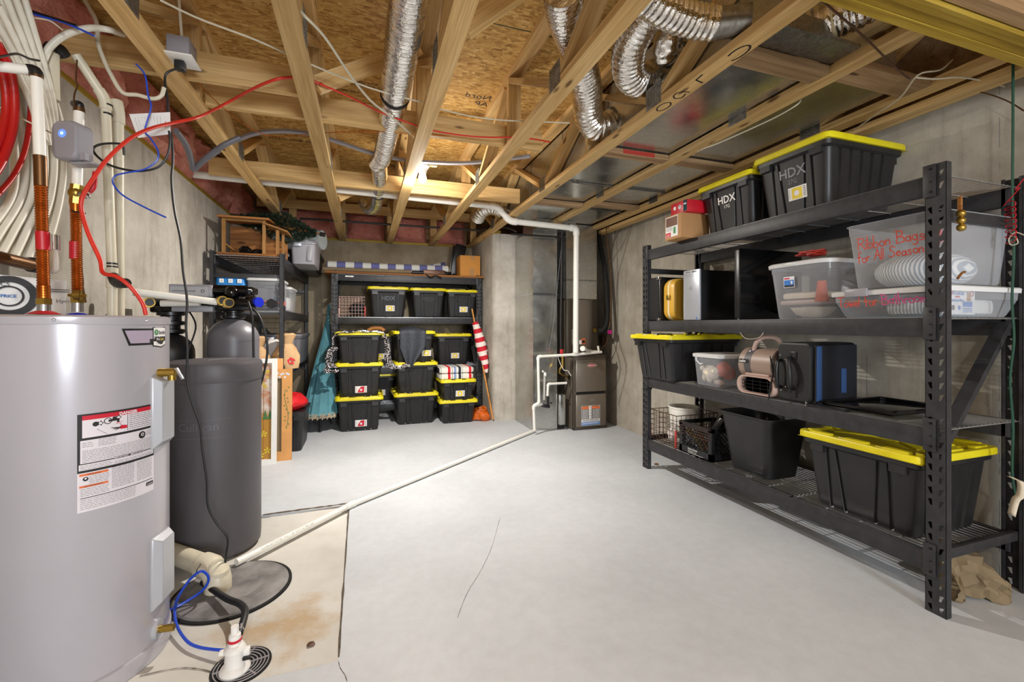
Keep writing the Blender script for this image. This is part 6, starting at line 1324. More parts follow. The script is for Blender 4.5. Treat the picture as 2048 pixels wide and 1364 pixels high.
q = MB().loft([ro(.80,2.3985),ro(.3,2.3985)]); q.build('outlet_opening', M['dark'], bl)
q = MB()
for k in range(3): q.box(2.372,2.378,2.05,2.27,z3+.045+.022*k,z3+.048+.022*k)
for k in range(4): q.box(2.372,2.378,2.075+.055*k,2.078+.055*k,z3+.028,z3+.105)
q.build('outlet_grille', M['black'], bl)
MB().box(2.38,2.52,2.08,2.26,z3+.118,z3+.14,.01).build('neck', M['laskopale'], bl)
MB().tube(smoothpath([(2.43,2.23,1.085),(2.43,2.21,1.14),(2.44,2.16,1.175),(2.46,2.09,1.17),(2.48,2.06,1.12)],6),.014,10).build('handle', M['laskopale'], bl)
fa = lambda x, y, h: (2.48-(.107+h)*math.cos(y/.107), 2.305-x, 1.0+(.107+h)*math.sin(y/.107))
d = Decal(fa); d.rect(0,.0,.005,.085,.030); d.text(1,'Lasko',.006,.010,.024,.0012,'LEFT',.0005); d.poly(1,[(.055,.085),(.07,.085),(.066,.10),(.06,.10)],.0012); d.build('brand_lettering', [M['black'], M['white']], bl)
MB().tube(smoothpath([(2.40,2.08,1.06),(2.37,2.05,1.02),(2.36,2.03,.95),(2.352,2.04,.88),(2.35,2.05,.79)],5),.005,6).build('power_cord', M['blackrub'], bl)
# black case
bc = thing('soft_case', 'black padded carrying case with handle and blue lining stripe', 'case', (2.56,1.90,z3))
q = MB(); f = lambda s_, x: [(x, 1.905+p[0]*s_, z3+.175+p[1]*s_) for p in rrect(.205,.345,.03,0)]
q.loft([f(.93,2.375),f(.98,2.379),f(1,2.39),f(1,2.74),f(.97,2.75)]); q.build('shell', M['leather'], bc)
MB().box(2.395,2.735,1.792,1.8015,z3+.02,z3+.335,.004).build('zip_gusset', M['navy'], bc)
MB().box(2.40,2.445,1.787,1.7925,z3+.02,z3+.33,.002).build('blue_stripe', M['bluefab'], bc)
MB().box(2.60,2.64,1.787,1.7925,z3+.06,z3+.20,.002).build('blue_patch', M['bluefab'], bc)
MB().tube(smoothpath([(2.372,1.985,z3+.24),(2.345,1.985,z3+.23),(2.335,1.985,z3+.17),(2.345,1.985,z3+.09),(2.372,1.985,z3+.08)],5),.011,10).build('handle', M['black'], bc)
MB().tube(smoothpath([(2.372,1.93,z3+.255),(2.345,1.915,z3+.24),(2.335,1.90,z3+.17),(2.345,1.905,z3+.10),(2.372,1.92,z3+.085)],5),.014,10).build('handle', M['leather'], bc)
q = MB()
for y, z in ((1.99,.27),(1.955,.245),(1.90,.27),(1.955,.085),(1.985,.06),(1.90,.06)): q.sphere((2.374,y,z3+z),.006,8,6)
q.build('rivets', M['chrome'], bc)
for zz in (.25,.03): MB().box(2.369,2.3745,1.885,1.925,z3+zz,z3+zz+.045,.003).build('rivet_patch', M['black'], bc)
MB().tube(smoothpath([(2.40,1.79,z3+.335),(2.392,1.786,z3+.2),(2.39,1.786,z3+.03),(2.37,1.79,z3-.005)],5),.004,6).build('zipper', M['black'], bc)
MB().box(2.345,2.352,1.803,1.813,z3-.02,z3+.02,.002).build('zip_pull', M['chrome'], bc)
MB().box(2.343,2.354,1.800,1.815,z3-.045,z3-.018,.003).build('pull_tab', M['leather'], bc)
t = thing('document_tray', 'flat black plastic tray lying on the third deck beside the case', 'tray', (2.6,1.55,z3))
MB().box(2.44,2.86,1.43,1.76,z3+.006,z3+.018,.004).box(2.42,2.87,1.42,1.435,z3+.008,z3+.032,.004).box(2.42,2.87,1.75,1.765,z3+.008,z3+.032,.004).box(2.41,2.425,1.42,1.765,z3+.008,z3+.03,.004).box(2.862,2.878,1.42,1.765,z3+.008,z3+.032,.004).build('tray', M['gloss'], t)
MB().bar((2.36,1.80,z3+.006),(2.375,1.60,z3+.006),.05,.012).build('frame_rail', M['black'], t)
strand('white_wire', 'thin white wire curling from the second deck over the flat yellow lid', 'wire', [(2.33, 2.247, 1.204), (2.33, 2.207, 1.169), (2.33, 2.149, 1.165), (2.33, 2.094, 1.179), (2.33, 2.069, 1.207)], .0015, M['pvcold'])
tag(MB().box(2.26,2.36,3.02,3.26,1.168,1.176,.002).build('folded_paper', M['paper'], None), 'white folded paper lying on the flat yellow lid under the second deck', 'paper')
tag(MB().box(2.25,2.30,2.88,3.00,1.168,1.186,.004).build('remote_control', M['gloss'], None), 'small black remote on the flat yellow lid under the second deck', 'remote control')
# lowest deck
z4 = .258
wb = thing('wire_basket', 'brown wire basket with red end bars, far end of the lowest deck', 'wire basket', (2.6,3.1,z4))
q = MB(); x0,x1,y0,y1,z0,z1 = 2.385,2.80,2.93,3.27,z4+.004,.52
def wirebox(q, x0, x1, y0, y1, z0, z1, st, r_=.0016):
    nx, ny, nz = max(1,round((x1-x0)/st)), max(1,round((y1-y0)/st)), max(1,round((z1-z0)/st))
    for i in range(nx+1):
        x = x0+(x1-x0)*i/nx
        for y in (y0, y1): q.box(x-r_,x+r_,y-r_,y+r_,z0,z1)
        q.box(x-r_,x+r_,y0,y1,z0-r_,z0+r_)
    for i in range(ny+1):
        y = y0+(y1-y0)*i/ny
        for x in (x0, x1): q.box(x-r_,x+r_,y-r_,y+r_,z0,z1)
        q.box(x0,x1,y-r_,y+r_,z0-r_,z0+r_)
    for i in range(nz+1):
        z = z0+(z1-z0)*i/nz; k = 1.8 if i == nz else 1
        for y in (y0, y1): q.box(x0,x1,y-r_*k,y+r_*k,z-r_*k,z+r_*k)
        for x in (x0, x1): q.box(x-r_*k,x+r_*k,y0,y1,z-r_*k,z+r_*k)
wirebox(q, x0,x1,y0,y1,z0,z1,.045); q.build('wire_mesh', M['rust'], wb)
MB().box(x0-.006,x0+.004,y1-.012,y1+.004,z0,z0+.14,.002).build('red_bar', M['redrod'], wb); MB().box(x0-.006,x0+.004,y0-.002,y0+.016,z0,z0+.14,.002).build('red_bar', M['redrod'], wb)
inside('bucket', 'white bucket standing inside the brown wire basket', 'bucket', MB().lathe([(.10,z4+.01),(.105,z4+.02),(.122,.545),(.127,.548),(.127,.56),(.117,.56),(.10,z4+.03),(.001,z4+.03)], (2.60,3.10), 30, True, False), 'pvc')
inside('crumpled_cloth', 'crumpled white cloth in front of the white bucket in the wire basket', 'cloth', MB().sphere((2.43,3.02,.35),.055,12,10,(.7,1,1.1),.25,5), 'whitefab')
mc = thing('milk_crate', 'black lattice milk crate with white lettering on the lowest deck', 'crate', (2.6,2.71,z4))
x0,x1,y0,y1,z0,z1 = 2.375,2.72,2.545,2.885,z4+.003,.50
q = MB(); q.box(x0,x1,y0,y1,z0,z0+.008)
for xx, yy in ((x0,y0),(x0,y1-.035),(x1-.035,y0),(x1-.035,y1-.035)): q.box(xx,xx+.035,yy,yy+.035,z0,z1,.004)
for a_, b_ in ((z0,z0+.055),(z1-.03,z1)): q.box(x0,x0+.008,y0,y1,a_,b_).box(x1-.008,x1,y0,y1,a_,b_).box(x0,x1,y0,y0+.008,a_,b_).box(x0,x1,y1-.008,y1,a_,b_)
for k in range(-6, 13):
    for s_ in (1,-1):
        ya = y0+.035+.035*k; yb = ya+s_*.155; 
        za, zb_ = z0+.055, z1-.03
        def clipseg(ya, za, yb, zb_, lo, hi):
            if abs(yb-ya) < 1e-6: return None
            t0, t1 = 0, 1
            for e, inside_ in ((lo, 1), (hi, -1)):
                f0, f1 = inside_*(ya-e), inside_*(yb-e)
                if f0 < 0 and f1 < 0: return None
                if f0 < 0: t0 = max(t0, f0/(f0-f1))
                if f1 < 0: t1 = min(t1, f0/(f0-f1))
            return (ya+(yb-ya)*t0, za+(zb_-za)*t0, ya+(yb-ya)*t1, za+(zb_-za)*t1) if t1 > t0+.05 else None
        cs = clipseg(ya, za, yb, zb_, y0+.03, y1-.03)
        if cs:
            for xx in (x0+.004, x1-.004): q.bar((xx,cs[0],cs[1]),(xx,cs[2],cs[3]),.005,.006,(1,0,0))
            q.bar((x0+(cs[0]-y0),y0+.004,cs[1]),(x0+(cs[2]-y0),y0+.004,cs[3]),.006,.005,(0,1,0))
q.build('lattice', M['black'], mc)
for k in range(5):
    MB().box(x0-.003,x0-.001,y0,y1,z1-.012-.02*k,z1-.008-.02*k).build('wire_band', M['rust'], mc)
d = Decal(plane_fn((x0-.0005,y1-.10,z0+.004), (0,-1,0), (0,0,1))); d.text(0,'Dairy Farms',.0,.032,.020,.0004,'LEFT',.0003); d.text(0,'PROPERTY OF',.0,.014,.014,.0004); d.lines(0,0,.003,.16,.010,.008,.003,4); d.build('lettering', [M['white']], mc)
inside('power_tool', 'black power tool standing tilted in the milk crate', 'power tool', MB().tube(smoothpath([(2.50,2.66,.40),(2.51,2.63,.48),(2.54,2.60,.55),(2.60,2.57,.585)],5),.035,12,rs=None).sphere((2.60,2.57,.59),.05,12,8), 'black')
for i, (p0, p1, m_, r_) in enumerate((((2.40,2.80,.43),(2.41,2.72,.37),'brass',.014),((2.41,2.74,.40),(2.41,2.66,.31),'brass',.012),((2.42,2.70,.42),(2.42,2.62,.33),'copper',.012),((2.43,2.78,.34),(2.42,2.70,.31),'chrome',.014),((2.42,2.82,.36),(2.43,2.76,.42),'chrome',.010))):
    inside('metal_fitting', ['brass fitting highest in the milk crate','long brass fitting slanting through the crate lattice','copper coloured fitting near the crate right side','steel fitting low in the milk crate','thin steel fitting at the crate left side'][i], 'metal fitting', MB().cyl(p0,p1,r_,8).sphere(p0,r_*1.4,8,6), m_, 'metal fittings in the milk crate')
q = MB(); w0 = thing('wastebasket', 'plain black open wastebasket in the middle of the lowest deck', 'wastebasket', (2.57,2.29,z4+.002))
f = lambda w_, d_, z, r_=.05: rrect(w_,d_,r_,z,6,2.575,2.29)
q.loft([f(.27,.31,z4+.003),f(.275,.315,z4+.012),f(.36,.405,.640),f(.385,.43,.645),f(.387,.432,.655),f(.372,.417,.655),f(.35,.395,.63),f(.26,.30,z4+.02)], True, True); q.build('basket', M['tote'], w0)
# ---------------------------------------------------------------- near the right end
strand('green_hose', 'long green hose hanging down past the near rack post', 'hose', [(2.8, 1.168, 2.463), (2.8, 1.168, 2.162), (2.8, 1.17, 1.821), (2.8, 1.165, 1.593), (2.8, 1.171, 1.366), (2.8, 1.165, 1.184), (2.8, 1.178, 1.001), (2.8, 1.168, 0.797), (2.8, 1.171, 0.592), (2.8, 1.161, 0.481), (2.8, 1.155, 0.438)], .0052, M['green'], 8, 8)
q = MB(); P = [(2.78, 1.137, 1.867), (2.78, 1.166, 1.837), (2.78, 1.182, 1.812), (2.78, 1.169, 1.797), (2.78, 1.153, 1.797)]
coil = [Vector(P[0])]; cx_, cy_ = Vector((2.78, 1.169, 1.729)), 0
c0, c1 = Vector((2.78, 1.169, 1.808)), Vector((2.78, 1.166, 1.626))
for k in range(60): a_ = k*.75; p = c0.lerp(c1, k/60); coil.append(p+Vector((.02*math.cos(a_), .026*math.cos(a_), .012*math.sin(a_))))
tag(MB().tube(smoothpath([Vector((2.78, 1.122, 1.906)), Vector((2.78, 1.153, 1.86))]+coil, 3), .0022, 5).build('coiled_cord', M['magenta' if False else 'redplastic'], None), 'coiled thin red cord hanging beside the green hose', 'cord')
strand('white_wire', 'loop of thin white wire beside the green hose', 'wire', [(2.78, 1.125, 1.652), (2.78, 1.153, 1.669), (2.78, 1.173, 1.643), (2.78, 1.166, 1.615), (2.78, 1.144, 1.62), (2.78, 1.153, 1.653), (2.78, 1.166, 1.66)], .0022, M['pvcold'])
q = MB(); rr_ = random.Random(9); pts = [(2.72, 1.144, 0.575), (2.72, 1.113, 0.57), (2.72, 1.09, 0.55), (2.72, 1.113, 0.509), (2.72, 1.128, 0.481), (2.72, 1.141, 0.41), (2.72, 1.122, 0.457)]
P5 = [Vector(p) for p in pts]
q = MB(); L_ = smoothpath([P5[0],P5[1],P5[3],P5[4],P5[5]], 4); q.add([p+Vector((.0,.012,.004)) for p in L_]+[p-Vector((.0,.014,.004)) for p in L_], [(i, i+1, len(L_)+i+1, len(L_)+i) for i in range(len(L_)-1)], False)
o = q.build('ribbon_tag', M['plushwhite'], None); so = o.modifiers.new('s','SOLIDIFY'); so.thickness = .0015; tag(o, 'pinkish white printed ribbon tied at the end of the green hose', 'ribbon')
# crumpled paper bag on the floor
bm = bmesh.new(); bmesh.ops.create_cube(bm, size=1); bmesh.ops.subdivide_edges(bm, edges=bm.edges[:], cuts=11, use_grid_fill=True)
from mathutils import noise as mnoise
c0 = Vector((2.617, 1.232, 0.0))
for v_ in bm.verts:
    co = v_.co; co.x *= .24*(1-.35*(co.y+.5)); co.y *= .17; co.z = (co.z+.5)*.19*(1-.9*max(0, co.x)/.12*.6)
    for f_, a_ in ((8, .04), (22, .026), (50, .008)):
        co += (mnoise.noise_vector(co*f_+Vector((3,7,1))))*a_*(1.0)
    co.z = max(co.z, .001)
q = MB().bm(bm, False, Matrix.Translation(c0+Vector((.05,.05,0))) @ Matrix.Rotation(-.5,4,'Z'))
tag(q.build('paper_bag', M['kraft'], None, ang=14), 'crumpled olive tan paper bag on the floor by the near post', 'paper bag')
tag(MB().sphere((2.494, 3.33, 0.006), .013, 8, 6, (1.6,1,.5), .3, 3).build('leaf_scrap', M['craft'], None), 'small brown leaf on the floor by the far front post', 'leaf')

# ---------------------------------------------------------------- on and around the back rack
t = thing('rolled_rug', 'rolled blue and white checked rug lying on top of the back rack', 'rug', (.2,6.15,1.94))
q = MB(); q.tube([(-.44,6.10,2.02),(.3,6.12,2.022),(1.12,6.16,2.03)],.055,20,True,rs=[.060,.055,.060]); q.build('roll', M['rug'], t)
q = MB(); q.add([(.75,6.19,2.075),(1.13,6.25,2.07),(1.10,6.27,2.16),(.95,6.24,2.12)],[(0,1,2,3)],False); o = q.build('loose_corner', M['rug'], t); o.modifiers.new('s','SOLIDIFY').thickness = .006
q = MB(); 
for k in range(9): q.cyl((1.12,6.155+R.uniform(-.04,.04),2.03+R.uniform(-.05,.05)),(1.165,6.15,2.0+R.uniform(-.05,.05)),.003,5)
q.build('fringe', M['fringe'], t)
tag(MB().tube([(-.48,6.02,1.965),(.4,6.02,1.967),(.60,6.02,1.97)],.026,12).build('rolled_mat', M['kraft'], None), 'thin brown rolled mat in front of the checked rug', 'mat')
t = thing('tripod_case', 'dark strapped tripod bundle under the checked rug end', 'tripod', (.95,6.0,1.94))
MB().tube([(.62,6.03,1.965),(1.15,6.04,1.965)],.026,10).build('body', M['black'], t); MB().box(.76,1.05,5.96,6.02,1.938,2.0,.008).build('bracket', M['rust'], t)
MB().tube(smoothpath([(1.05,6.03,1.99),(1.13,6.0,1.96),(1.15,5.97,1.95),(1.2,6.02,1.96)],4),.012,8).build('strap', M['black'], t)
MB().tube(smoothpath([(.78,5.95,1.94),(.85,5.94,1.90),(.92,5.94,1.92),(1.0,5.94,1.89)],4),.010,8).build('strap', M['black'], t)
t = thing('cardboard_box', 'orange brown sealed cardboard box on the back rack right end', 'cardboard box', (1.42,6.2,1.936))
MB().box(1.28,1.57,6.06,6.36,1.937,2.235,.003).build('box', M['cardorange'], t)
d = Decal(plane_fn((1.28,6.059,1.937), (1,0,0), (0,0,1))); d.rect(0,.14,0,.20,.12).rect(0,.16,.24,.20,.298); d.build('tape', [M['card']], t)
q = MB(); q.obox((1.32,6.45,2.19),(.16,.10,.52),(0,.22,0),.01); q.obox((1.22,6.40,2.17),(.03,.04,.50),(0,.16,0),.006); tag(q.build('folded_stand', M['black'], None), 'tall black folded stand leaning behind the cardboard box', 'folded stand')
# wire basket on the middle shelf
t = thing('wire_basket', 'pinkish wire basket on the back rack left of the row of totes', 'wire basket', (-.15,6.2,1.36))
q = MB(); wirebox(q, -.30,.02,6.04,6.42,1.36,1.62,.04,.0015); q.build('wire_mesh', M['pinkbasket'], t)
MB().box(-.305,-.29,6.03,6.045,1.36,1.47,.002).build('end_bar', M['pinkbasket'], t); MB().box(.01,.028,6.03,6.045,1.36,1.50,.002).build('end_bar', M['redrod'], t)
inside('dark_bundle', 'dark bundle lying inside the pinkish wire basket', 'bundle', MB().sphere((-.08,6.25,1.47),.10,12,8,(1,1,.9),.1), 'navy')
tag(MB().lathe([(.012,1.357),(.014,1.40),(.008,1.42),(.013,1.45),(.006,1.46)], (1.515,6.02), 12).build('wooden_finial', M['honey'], None), 'small turned wooden knob on the back rack beside the last tote', 'knob')
# speckled garland over the left stack
def frayed(q, pts, r_, n, seed, spread):
    rr = random.Random(seed); P = smoothpath(pts, 8)
    for k in range(n):
        ox = [rr.uniform(-spread, spread) for _ in range(3)]; ph = rr.uniform(0,6); q.tube([p+Vector((ox[0]*(.4+i/len(P))+.006*math.sin(i*.9+ph), ox[1]*.6, ox[2]*.4+.006*math.cos(i*.8+ph))) for i, p in enumerate(P)], r_, 5)
q = MB(); frayed(q, [(-.30,5.43,.99),(-.36,5.43,.96),(-.375,5.42,.88),(-.36,5.42,.80),(-.33,5.42,.78)], .008, 12, 1, .035)
frayed(q, [(-.36,5.42,.82),(-.40,5.42,.75),(-.36,5.41,.72),(-.31,5.42,.74)], .008, 8, 2, .03)
frayed(q, [(-.33,5.44,1.17-.16),(-.33,5.43,1.10),(-.26,5.425,1.165),(-.10,5.425,1.182),(.10,5.425,1.182),(.22,5.425,1.165),(.27,5.42,1.08)], .006, 3, 3, .008)
frayed(q, [(.24,5.42,1.12),(.27,5.41,1.0),(.27,5.41,.87),(.30,5.41,.79),(.38,5.42,.745),(.50,5.43,.77)], .008, 14, 4, .035)
tag(q.build('garland', M['tinsel'], None), 'black and white speckled tinsel garland draped over the left floor stack', 'garland')
tag(MB().tube(smoothpath([(.05,5.62,1.185),(.10,5.62,1.215),(.20,5.62,1.215),(.24,5.62,1.185)],5),.022,10).build('belt_roll', M['craft'], None), 'brown striped roll lying behind the garland on the left stack', 'roll')
# dark sequinned cloth on the middle stack
q = MB(); nx, ny = 12, 20; vs = []
for j in range(ny+1):
    t_ = j/ny
    for i in range(nx+1):
        s_ = i/nx-.5; w_ = .34*(1-.12*t_) if t_ < .62 else .30*(1-(t_-.62)*2.3)
        x = .585+s_*max(w_,.02)-.10*max(0,t_-.55); 
        if t_ < .28: y, z = 5.86-(.28-t_)*-.9*-1+0-(.26)*(t_/.28), 1.19+.03*math.cos(s_*5)+.02*(1-t_)
        else: y, z = 5.603-.012*math.cos(s_*9)-.02*(t_-.28), 1.19-(t_-.28)*.66
        if t_ < .28: y = 5.90-(5.90-5.60)*(t_/.28)**1.0; z = 1.205+.025*math.cos(s_*4)-.02*(t_/.28)**3
        vs.append((x,y,z))
q.add(vs, [(j*(nx+1)+i, j*(nx+1)+i+1, (j+1)*(nx+1)+i+1, (j+1)*(nx+1)+i) for j in range(ny) for i in range(nx)], True)
o = q.build('dark_cloth', M['charcoalfab'], None, ang=80); o.modifiers.new('s','SOLIDIFY').thickness = .01; tag(o, 'dark grey sequinned cloth draped over the middle floor stack', 'cloth')
# striped cushions
G3 = 'striped cushions stacked on the small tote'
def cushion(label, c, w_, d_, h_, seed):
    q = MB(); q.loft([rrect(w_*s_, d_*s_, .04, c[2]+z*h_, 6, c[0], c[1]) for s_, z in ((.90,0),(.98,.12),(1,.5),(.98,.86),(.88,1.0),(.5,1.06))]); return tag(q.build('striped_cushion', M['stripes'], None), label, 'cushion', G3)
cushion('lower red white and blue striped cushion on the small right tote', (1.125,5.73,.568), .44, .46, .072, 1)
cushion('upper red white and blue striped cushion on the small right tote', (1.125,5.74,.646), .45, .47, .075, 2)
# flag on a pole
t = thing('flag', 'furled red and white striped flag on a pale pole leaning by the concrete jog', 'flag', (1.5,5.62,0))
MB().tube([(1.595, 5.5, 0.034), (1.412, 5.9, 1.477)], .011, 10).build('pole', M['honey'], t)
q = MB(); pth = [(1.439, 5.84, 1.291),(1.478, 5.8, 1.135),(1.502, 5.76, 0.987),(1.52, 5.72, 0.854),(1.544, 5.68, 0.723),(1.549, 5.65, 0.625)]
q.tube(smoothpath(pth,6), .05, 14, True, rs=[.02+.05*math.sin(math.pi*min(1,.12+i/31*.95))*(1+.12*math.sin(i*1.7)) for i in range(31)]); q.build('cloth', M['flag'], t)
q = MB(); 
rr_ = random.Random(3)
for k in range(8):
    z_ = .02+.018*k; q.tube([(1.47+(.12-.007*k)*math.cos(a_)+rr_.uniform(-.006,.006), 5.66+.07*math.sin(a_), z_+rr_.uniform(-.008,.008)+.01*math.sin(a_*2)) for a_ in [2*math.pi*i/22 for i in range(22)]], .018, 8, closed=True)
tag(q.build('rope_coil', M['orangefab'], None), 'heap of shiny orange and black cord coiled on the floor by the flag pole', 'coil')
tag(MB().sphere((1.50,5.575,.06),.07,12,8,(1,.7,.85),.15,6).build('orange_bag', M['orangefab'], None), 'bright orange crumpled bag on the floor at the pole foot', 'bag')
# closed beach umbrella
t = thing('patio_umbrella', 'closed teal patio umbrella with pale fringe leaning left of the back rack', 'umbrella', (-.52,5.9,0))
ap, bs = Vector((-0.443, 6.35, 1.424)), Vector((-0.484, 5.62, 0.21)); q = MB(); n = 28; rings = []
for i in range(15):
    f = i/14; c_ = ap.lerp(bs, f); r_ = .015+.155*f**1.05
    rings.append([c_+Vector((r_*math.cos(2*math.pi*k/n)*(1+.16*(k%2)*min(1,f*2)), .75*r_*math.sin(2*math.pi*k/n)*(1+.16*(k%2)*min(1,f*2)), 0)) for k in range(n)])
q.loft(rings, True, True, False); q.build('canopy', M['teal'], t)
q = MB()
for k in range(60):
    a_ = 2*math.pi*k/60; p = bs+Vector((.172*math.cos(a_), .13*math.sin(a_), .01)); q.box(p.x-.006,p.x+.006,p.y-.004,p.y+.004,p.z-.045+.01*math.sin(k*2.1),p.z+.012)
q.build('fringe', M['fringe'], t)
MB().cyl(ap, ap+Vector((.005,.03,.10)), .022, 10).build('ferrule', M['teal'], t); MB().cyl(bs, (bs.x,bs.y-.02,0), .014, 8).build('pole', M['black'], t)
# ---------------------------------------------------------------- left rack goods
st = thing('wooden_stable', 'open fronted wooden nativity stable on top of the left rack', 'model stable', (-1.0,4.85,1.91))
zt_ = 1.905; q = MB(); q.box(-1.27,-.74,4.66,5.05,zt_,zt_+.018).build('base_board', M['craft'], st)
for x_, h_ in ((-1.22,.335),(-.89,.335),(-.775,.25)): member('corner_post', (x_,4.69,zt_+.018), (x_,4.69,zt_+h_), .026, .026, M['stablewood'], st)
member('corner_post', (-.745,4.80,zt_+.018),(-.745,4.80,zt_+.24), .022,.022, M['stablewood'], st)
MB().box(-1.25,-.88,5.02,5.035,zt_+.018,zt_+.33).box(-.88,-.74,5.02,5.035,zt_+.018,zt_+.22).build('back_wall', M['craft'], st)
q = MB(); q.obox((-1.05,4.84,zt_+.355),(.42,.42,.018),(.06,0,0)); q.build('roof', M['craft'], st)
q = MB(); q.obox((-.785,4.85,zt_+.275),(.20,.38,.014),(0,.32,0)); q.build('lean_to_roof', M['stablewood'], st)
member('rail', (-1.21,4.69,zt_+.325),(-.88,4.69,zt_+.325),.02,.02, M['stablewood'], st); MB().bar((-1.21,4.69,zt_+.10),(-1.13,4.90,zt_+.02),.014,.014).build('side_rail', M['stablewood'], st)
MB().cyl((-.96,4.70,zt_+.26),(-.96,4.69,zt_+.26),.010,12).build('hook_eye', M['chrome'], st)
tag(MB().sphere((-1.06,4.76,zt_+.055),.05,14,10,(1.1,.8,.8),.25,2).sphere((-.96,4.78,zt_+.045),.045,14,10,(1.3,.8,.7),.25,3).build('wrapped_figures', M['gloss'], None), 'glossy dark plastic wrapped bundle lying in the wooden stable', 'bundle')
# artificial tree
tr = thing('artificial_tree', 'dark green artificial fir tree lying over the stable roof', 'artificial tree', (-.9,5.1,2.25))
a0, a1 = Vector((-1.25,5.05,2.32)), Vector((-0.427, 4.95, 2.197)); q = MB(); rr_ = random.Random(5)
prof = [(0,.02),(.15,.05),(.35,.10),(.5,.14),(.62,.15),(.75,.10),(.87,.045),(.95,.02)]
q = MB()
for k in range(1700):
    f = rr_.random()*.95; r_ = next(((p0[1]+(p1[1]-p0[1])*(f-p0[0])/(p1[0]-p0[0])) for p0, p1 in zip(prof, prof[1:]) if p0[0] <= f <= p1[0]), .02)
    c_ = a0.lerp(a1, f); a_ = rr_.uniform(0,6.283); rad = r_*math.sqrt(rr_.random()); dv = Vector((rr_.uniform(-1,1), math.cos(a_), math.sin(a_))).normalized(); p = c_+Vector((0, math.cos(a_), math.sin(a_)))*rad
    for j in range(5):
        e = (dv+Vector((rr_.uniform(-.8,.8),rr_.uniform(-.8,.8),rr_.uniform(-.8,.8)))).normalized(); s_ = e.cross(Vector((.3,.5,.8))).normalized()*.004; q.add([p-s_, p+s_, p+e*.035], [(0,1,2)], False)
fo = q.build('foliage', M['needle'], tr)
MB().cyl(a0, a1, .010, 8).build('trunk', M['craft'], tr); MB().cyl(a1, a1+(a1-a0).normalized()*.05, .022, 10).build('trunk_cap', M['black'], tr)
# grey tote, second tote and pale roll behind
def gtote(label, x0, x1, y0, y1, z0, z1, mat):
    t = thing('storage_tote', label, 'storage tote', ((x0+x1)/2,(y0+y1)/2,z0)); cx, cy = (x0+x1)/2, (y0+y1)/2
    q = MB(); q.loft([rrect((x1-x0)*k,(y1-y0)*k,.03,z,4,cx,cy) for k, z in ((.84,z0),(.86,z0+.01),(.93,z1-.05),(.97,z1-.045),(.98,z1-.02))]); q.build('tote_body', M[mat], t)
    q = MB(); q.loft([rrect((x1-x0)*k,(y1-y0)*k,.03,z,4,cx,cy) for k, z in ((.98,z1-.03),(1,z1-.026),(1,z1-.004),(.97,z1),(.9,z1-.008),(.4,z1-.008))]); q.build('lid', M[mat], t)
    MB().box(x0+(x1-x0)*.15,x0+(x1-x0)*.45,y0-.012,y0+.01,z1-.075,z1-.03,.004).build('latch', M['silver'], t)
    MB().box(cx+(x1-x0)*.14,cx+(x1-x0)*.34,y0+.022,y0+.05,z0+.03,z1-.06,.01).build('rib', M[mat], t)
gtote('silver grey latched tote on top of the left rack beside the stable', -.735, -.48, 5.1, 5.75, 1.905, 2.16, 'grey')
gtote('dark tote behind the silver grey one on the left rack', -1.1, -.50, 5.80, 6.5, 1.905, 2.14, 'tote')
tag(MB().tube([(-.98,5.9,2.27),(-.46,5.70,2.27)],.115,32).build('foam_roll', M['roll'], None), 'wide pale blue grey foam roll lying on the totes of the left rack', 'foam roll')
# second deck
z_ = 1.393
t = thing('shopping_bag', 'bright blue shopping bag with white squares on the left rack', 'bag', (-1.16,4.75,z_))
q = MB(); q.loft([rrect(.235,.12,.02,z_+.0,4,-1.165,4.73),rrect(.24,.13,.02,z_+.12,4,-1.165,4.73),rrect(.235,.12,.03,z_+.30,4,-1.165,4.73),rrect(.20,.07,.02,z_+.33,4,-1.165,4.73)]); q.build('bag_body', M['bluebag'], t)
d = Decal(plane_fn((-1.28,4.6615,z_), (1,0,0), (0,0,1)))
for i in range(3):
    for j in range(3): d.rect(0,.032+.072*i,.10+.075*j,.068+.072*i,.136+.075*j); d.disc(1,.050+.072*i,.118+.075*j,.006,.0004)
d.build('printed_squares', [M['paper'], M['silver']], t)
inside('red_item', 'orange red box top peeping over the blue shopping bag', 'box', MB().box(-1.22,-1.12,4.80,4.88,z_,z_+.345), 'redcord')
b = cbin('clear_bin', 'large clear bin with red marker writing on the left rack second deck', -1.03, -.745, 4.66, 5.10, z_, z_+.31, .90, 'clear', r_=.03, lid='clearlid', lidh=.015)
d = Decal(plane_fn((-.985,4.665,z_+.06), (1,0,0), (0,0,1))); d.text(0,'XMAS  Craving',.0,.0,.045,.002,'LEFT',.0004); d.build('marker_writing', [M['marker']], b)
inside('stored_parcels', 'grey wrapped parcels inside the large clear bin on the left rack', 'parcels', MB().box(-1.0,-.78,4.72,5.04,z_+.01,z_+.22,.03), 'midgrey')
b = cbin('clear_bin', 'frosted clear bin further along the left rack second deck', -.98, -.725, 5.15, 5.6, z_, z_+.27, .88, 'frost', r_=.03, lid='clearlid', lidh=.015)
inside('stored_cloth', 'pinkish cloth inside the frosted bin on the left rack', 'cloth', MB().box(-.95,-.75,5.2,5.55,z_+.01,z_+.16,.03), 'whitefab')
t = thing('dumbbell', 'black hex dumbbell lying in front of the clear bin on the left rack', 'dumbbell', (-.80,4.62,z_))
q = MB()
c_ = Vector((-0.812, 4.6, 1.455)); MB().cyl(c_-Vector((.0,.02,0)), c_+Vector((0,.05,0)), .045, 6).build('weight_head', M['foam'], t); MB().cyl(c_-Vector((.075,-.02,0)), c_-Vector((.02,-.02,0)), .014, 12).build('grip', M['chrome'], t)
c2 = c_-Vector((.10,-.02,0)); MB().cyl(c2-Vector((.02,0,0)), c2+Vector((.02,0,0)), .035, 6).build('weight_head', M['foam'], t)
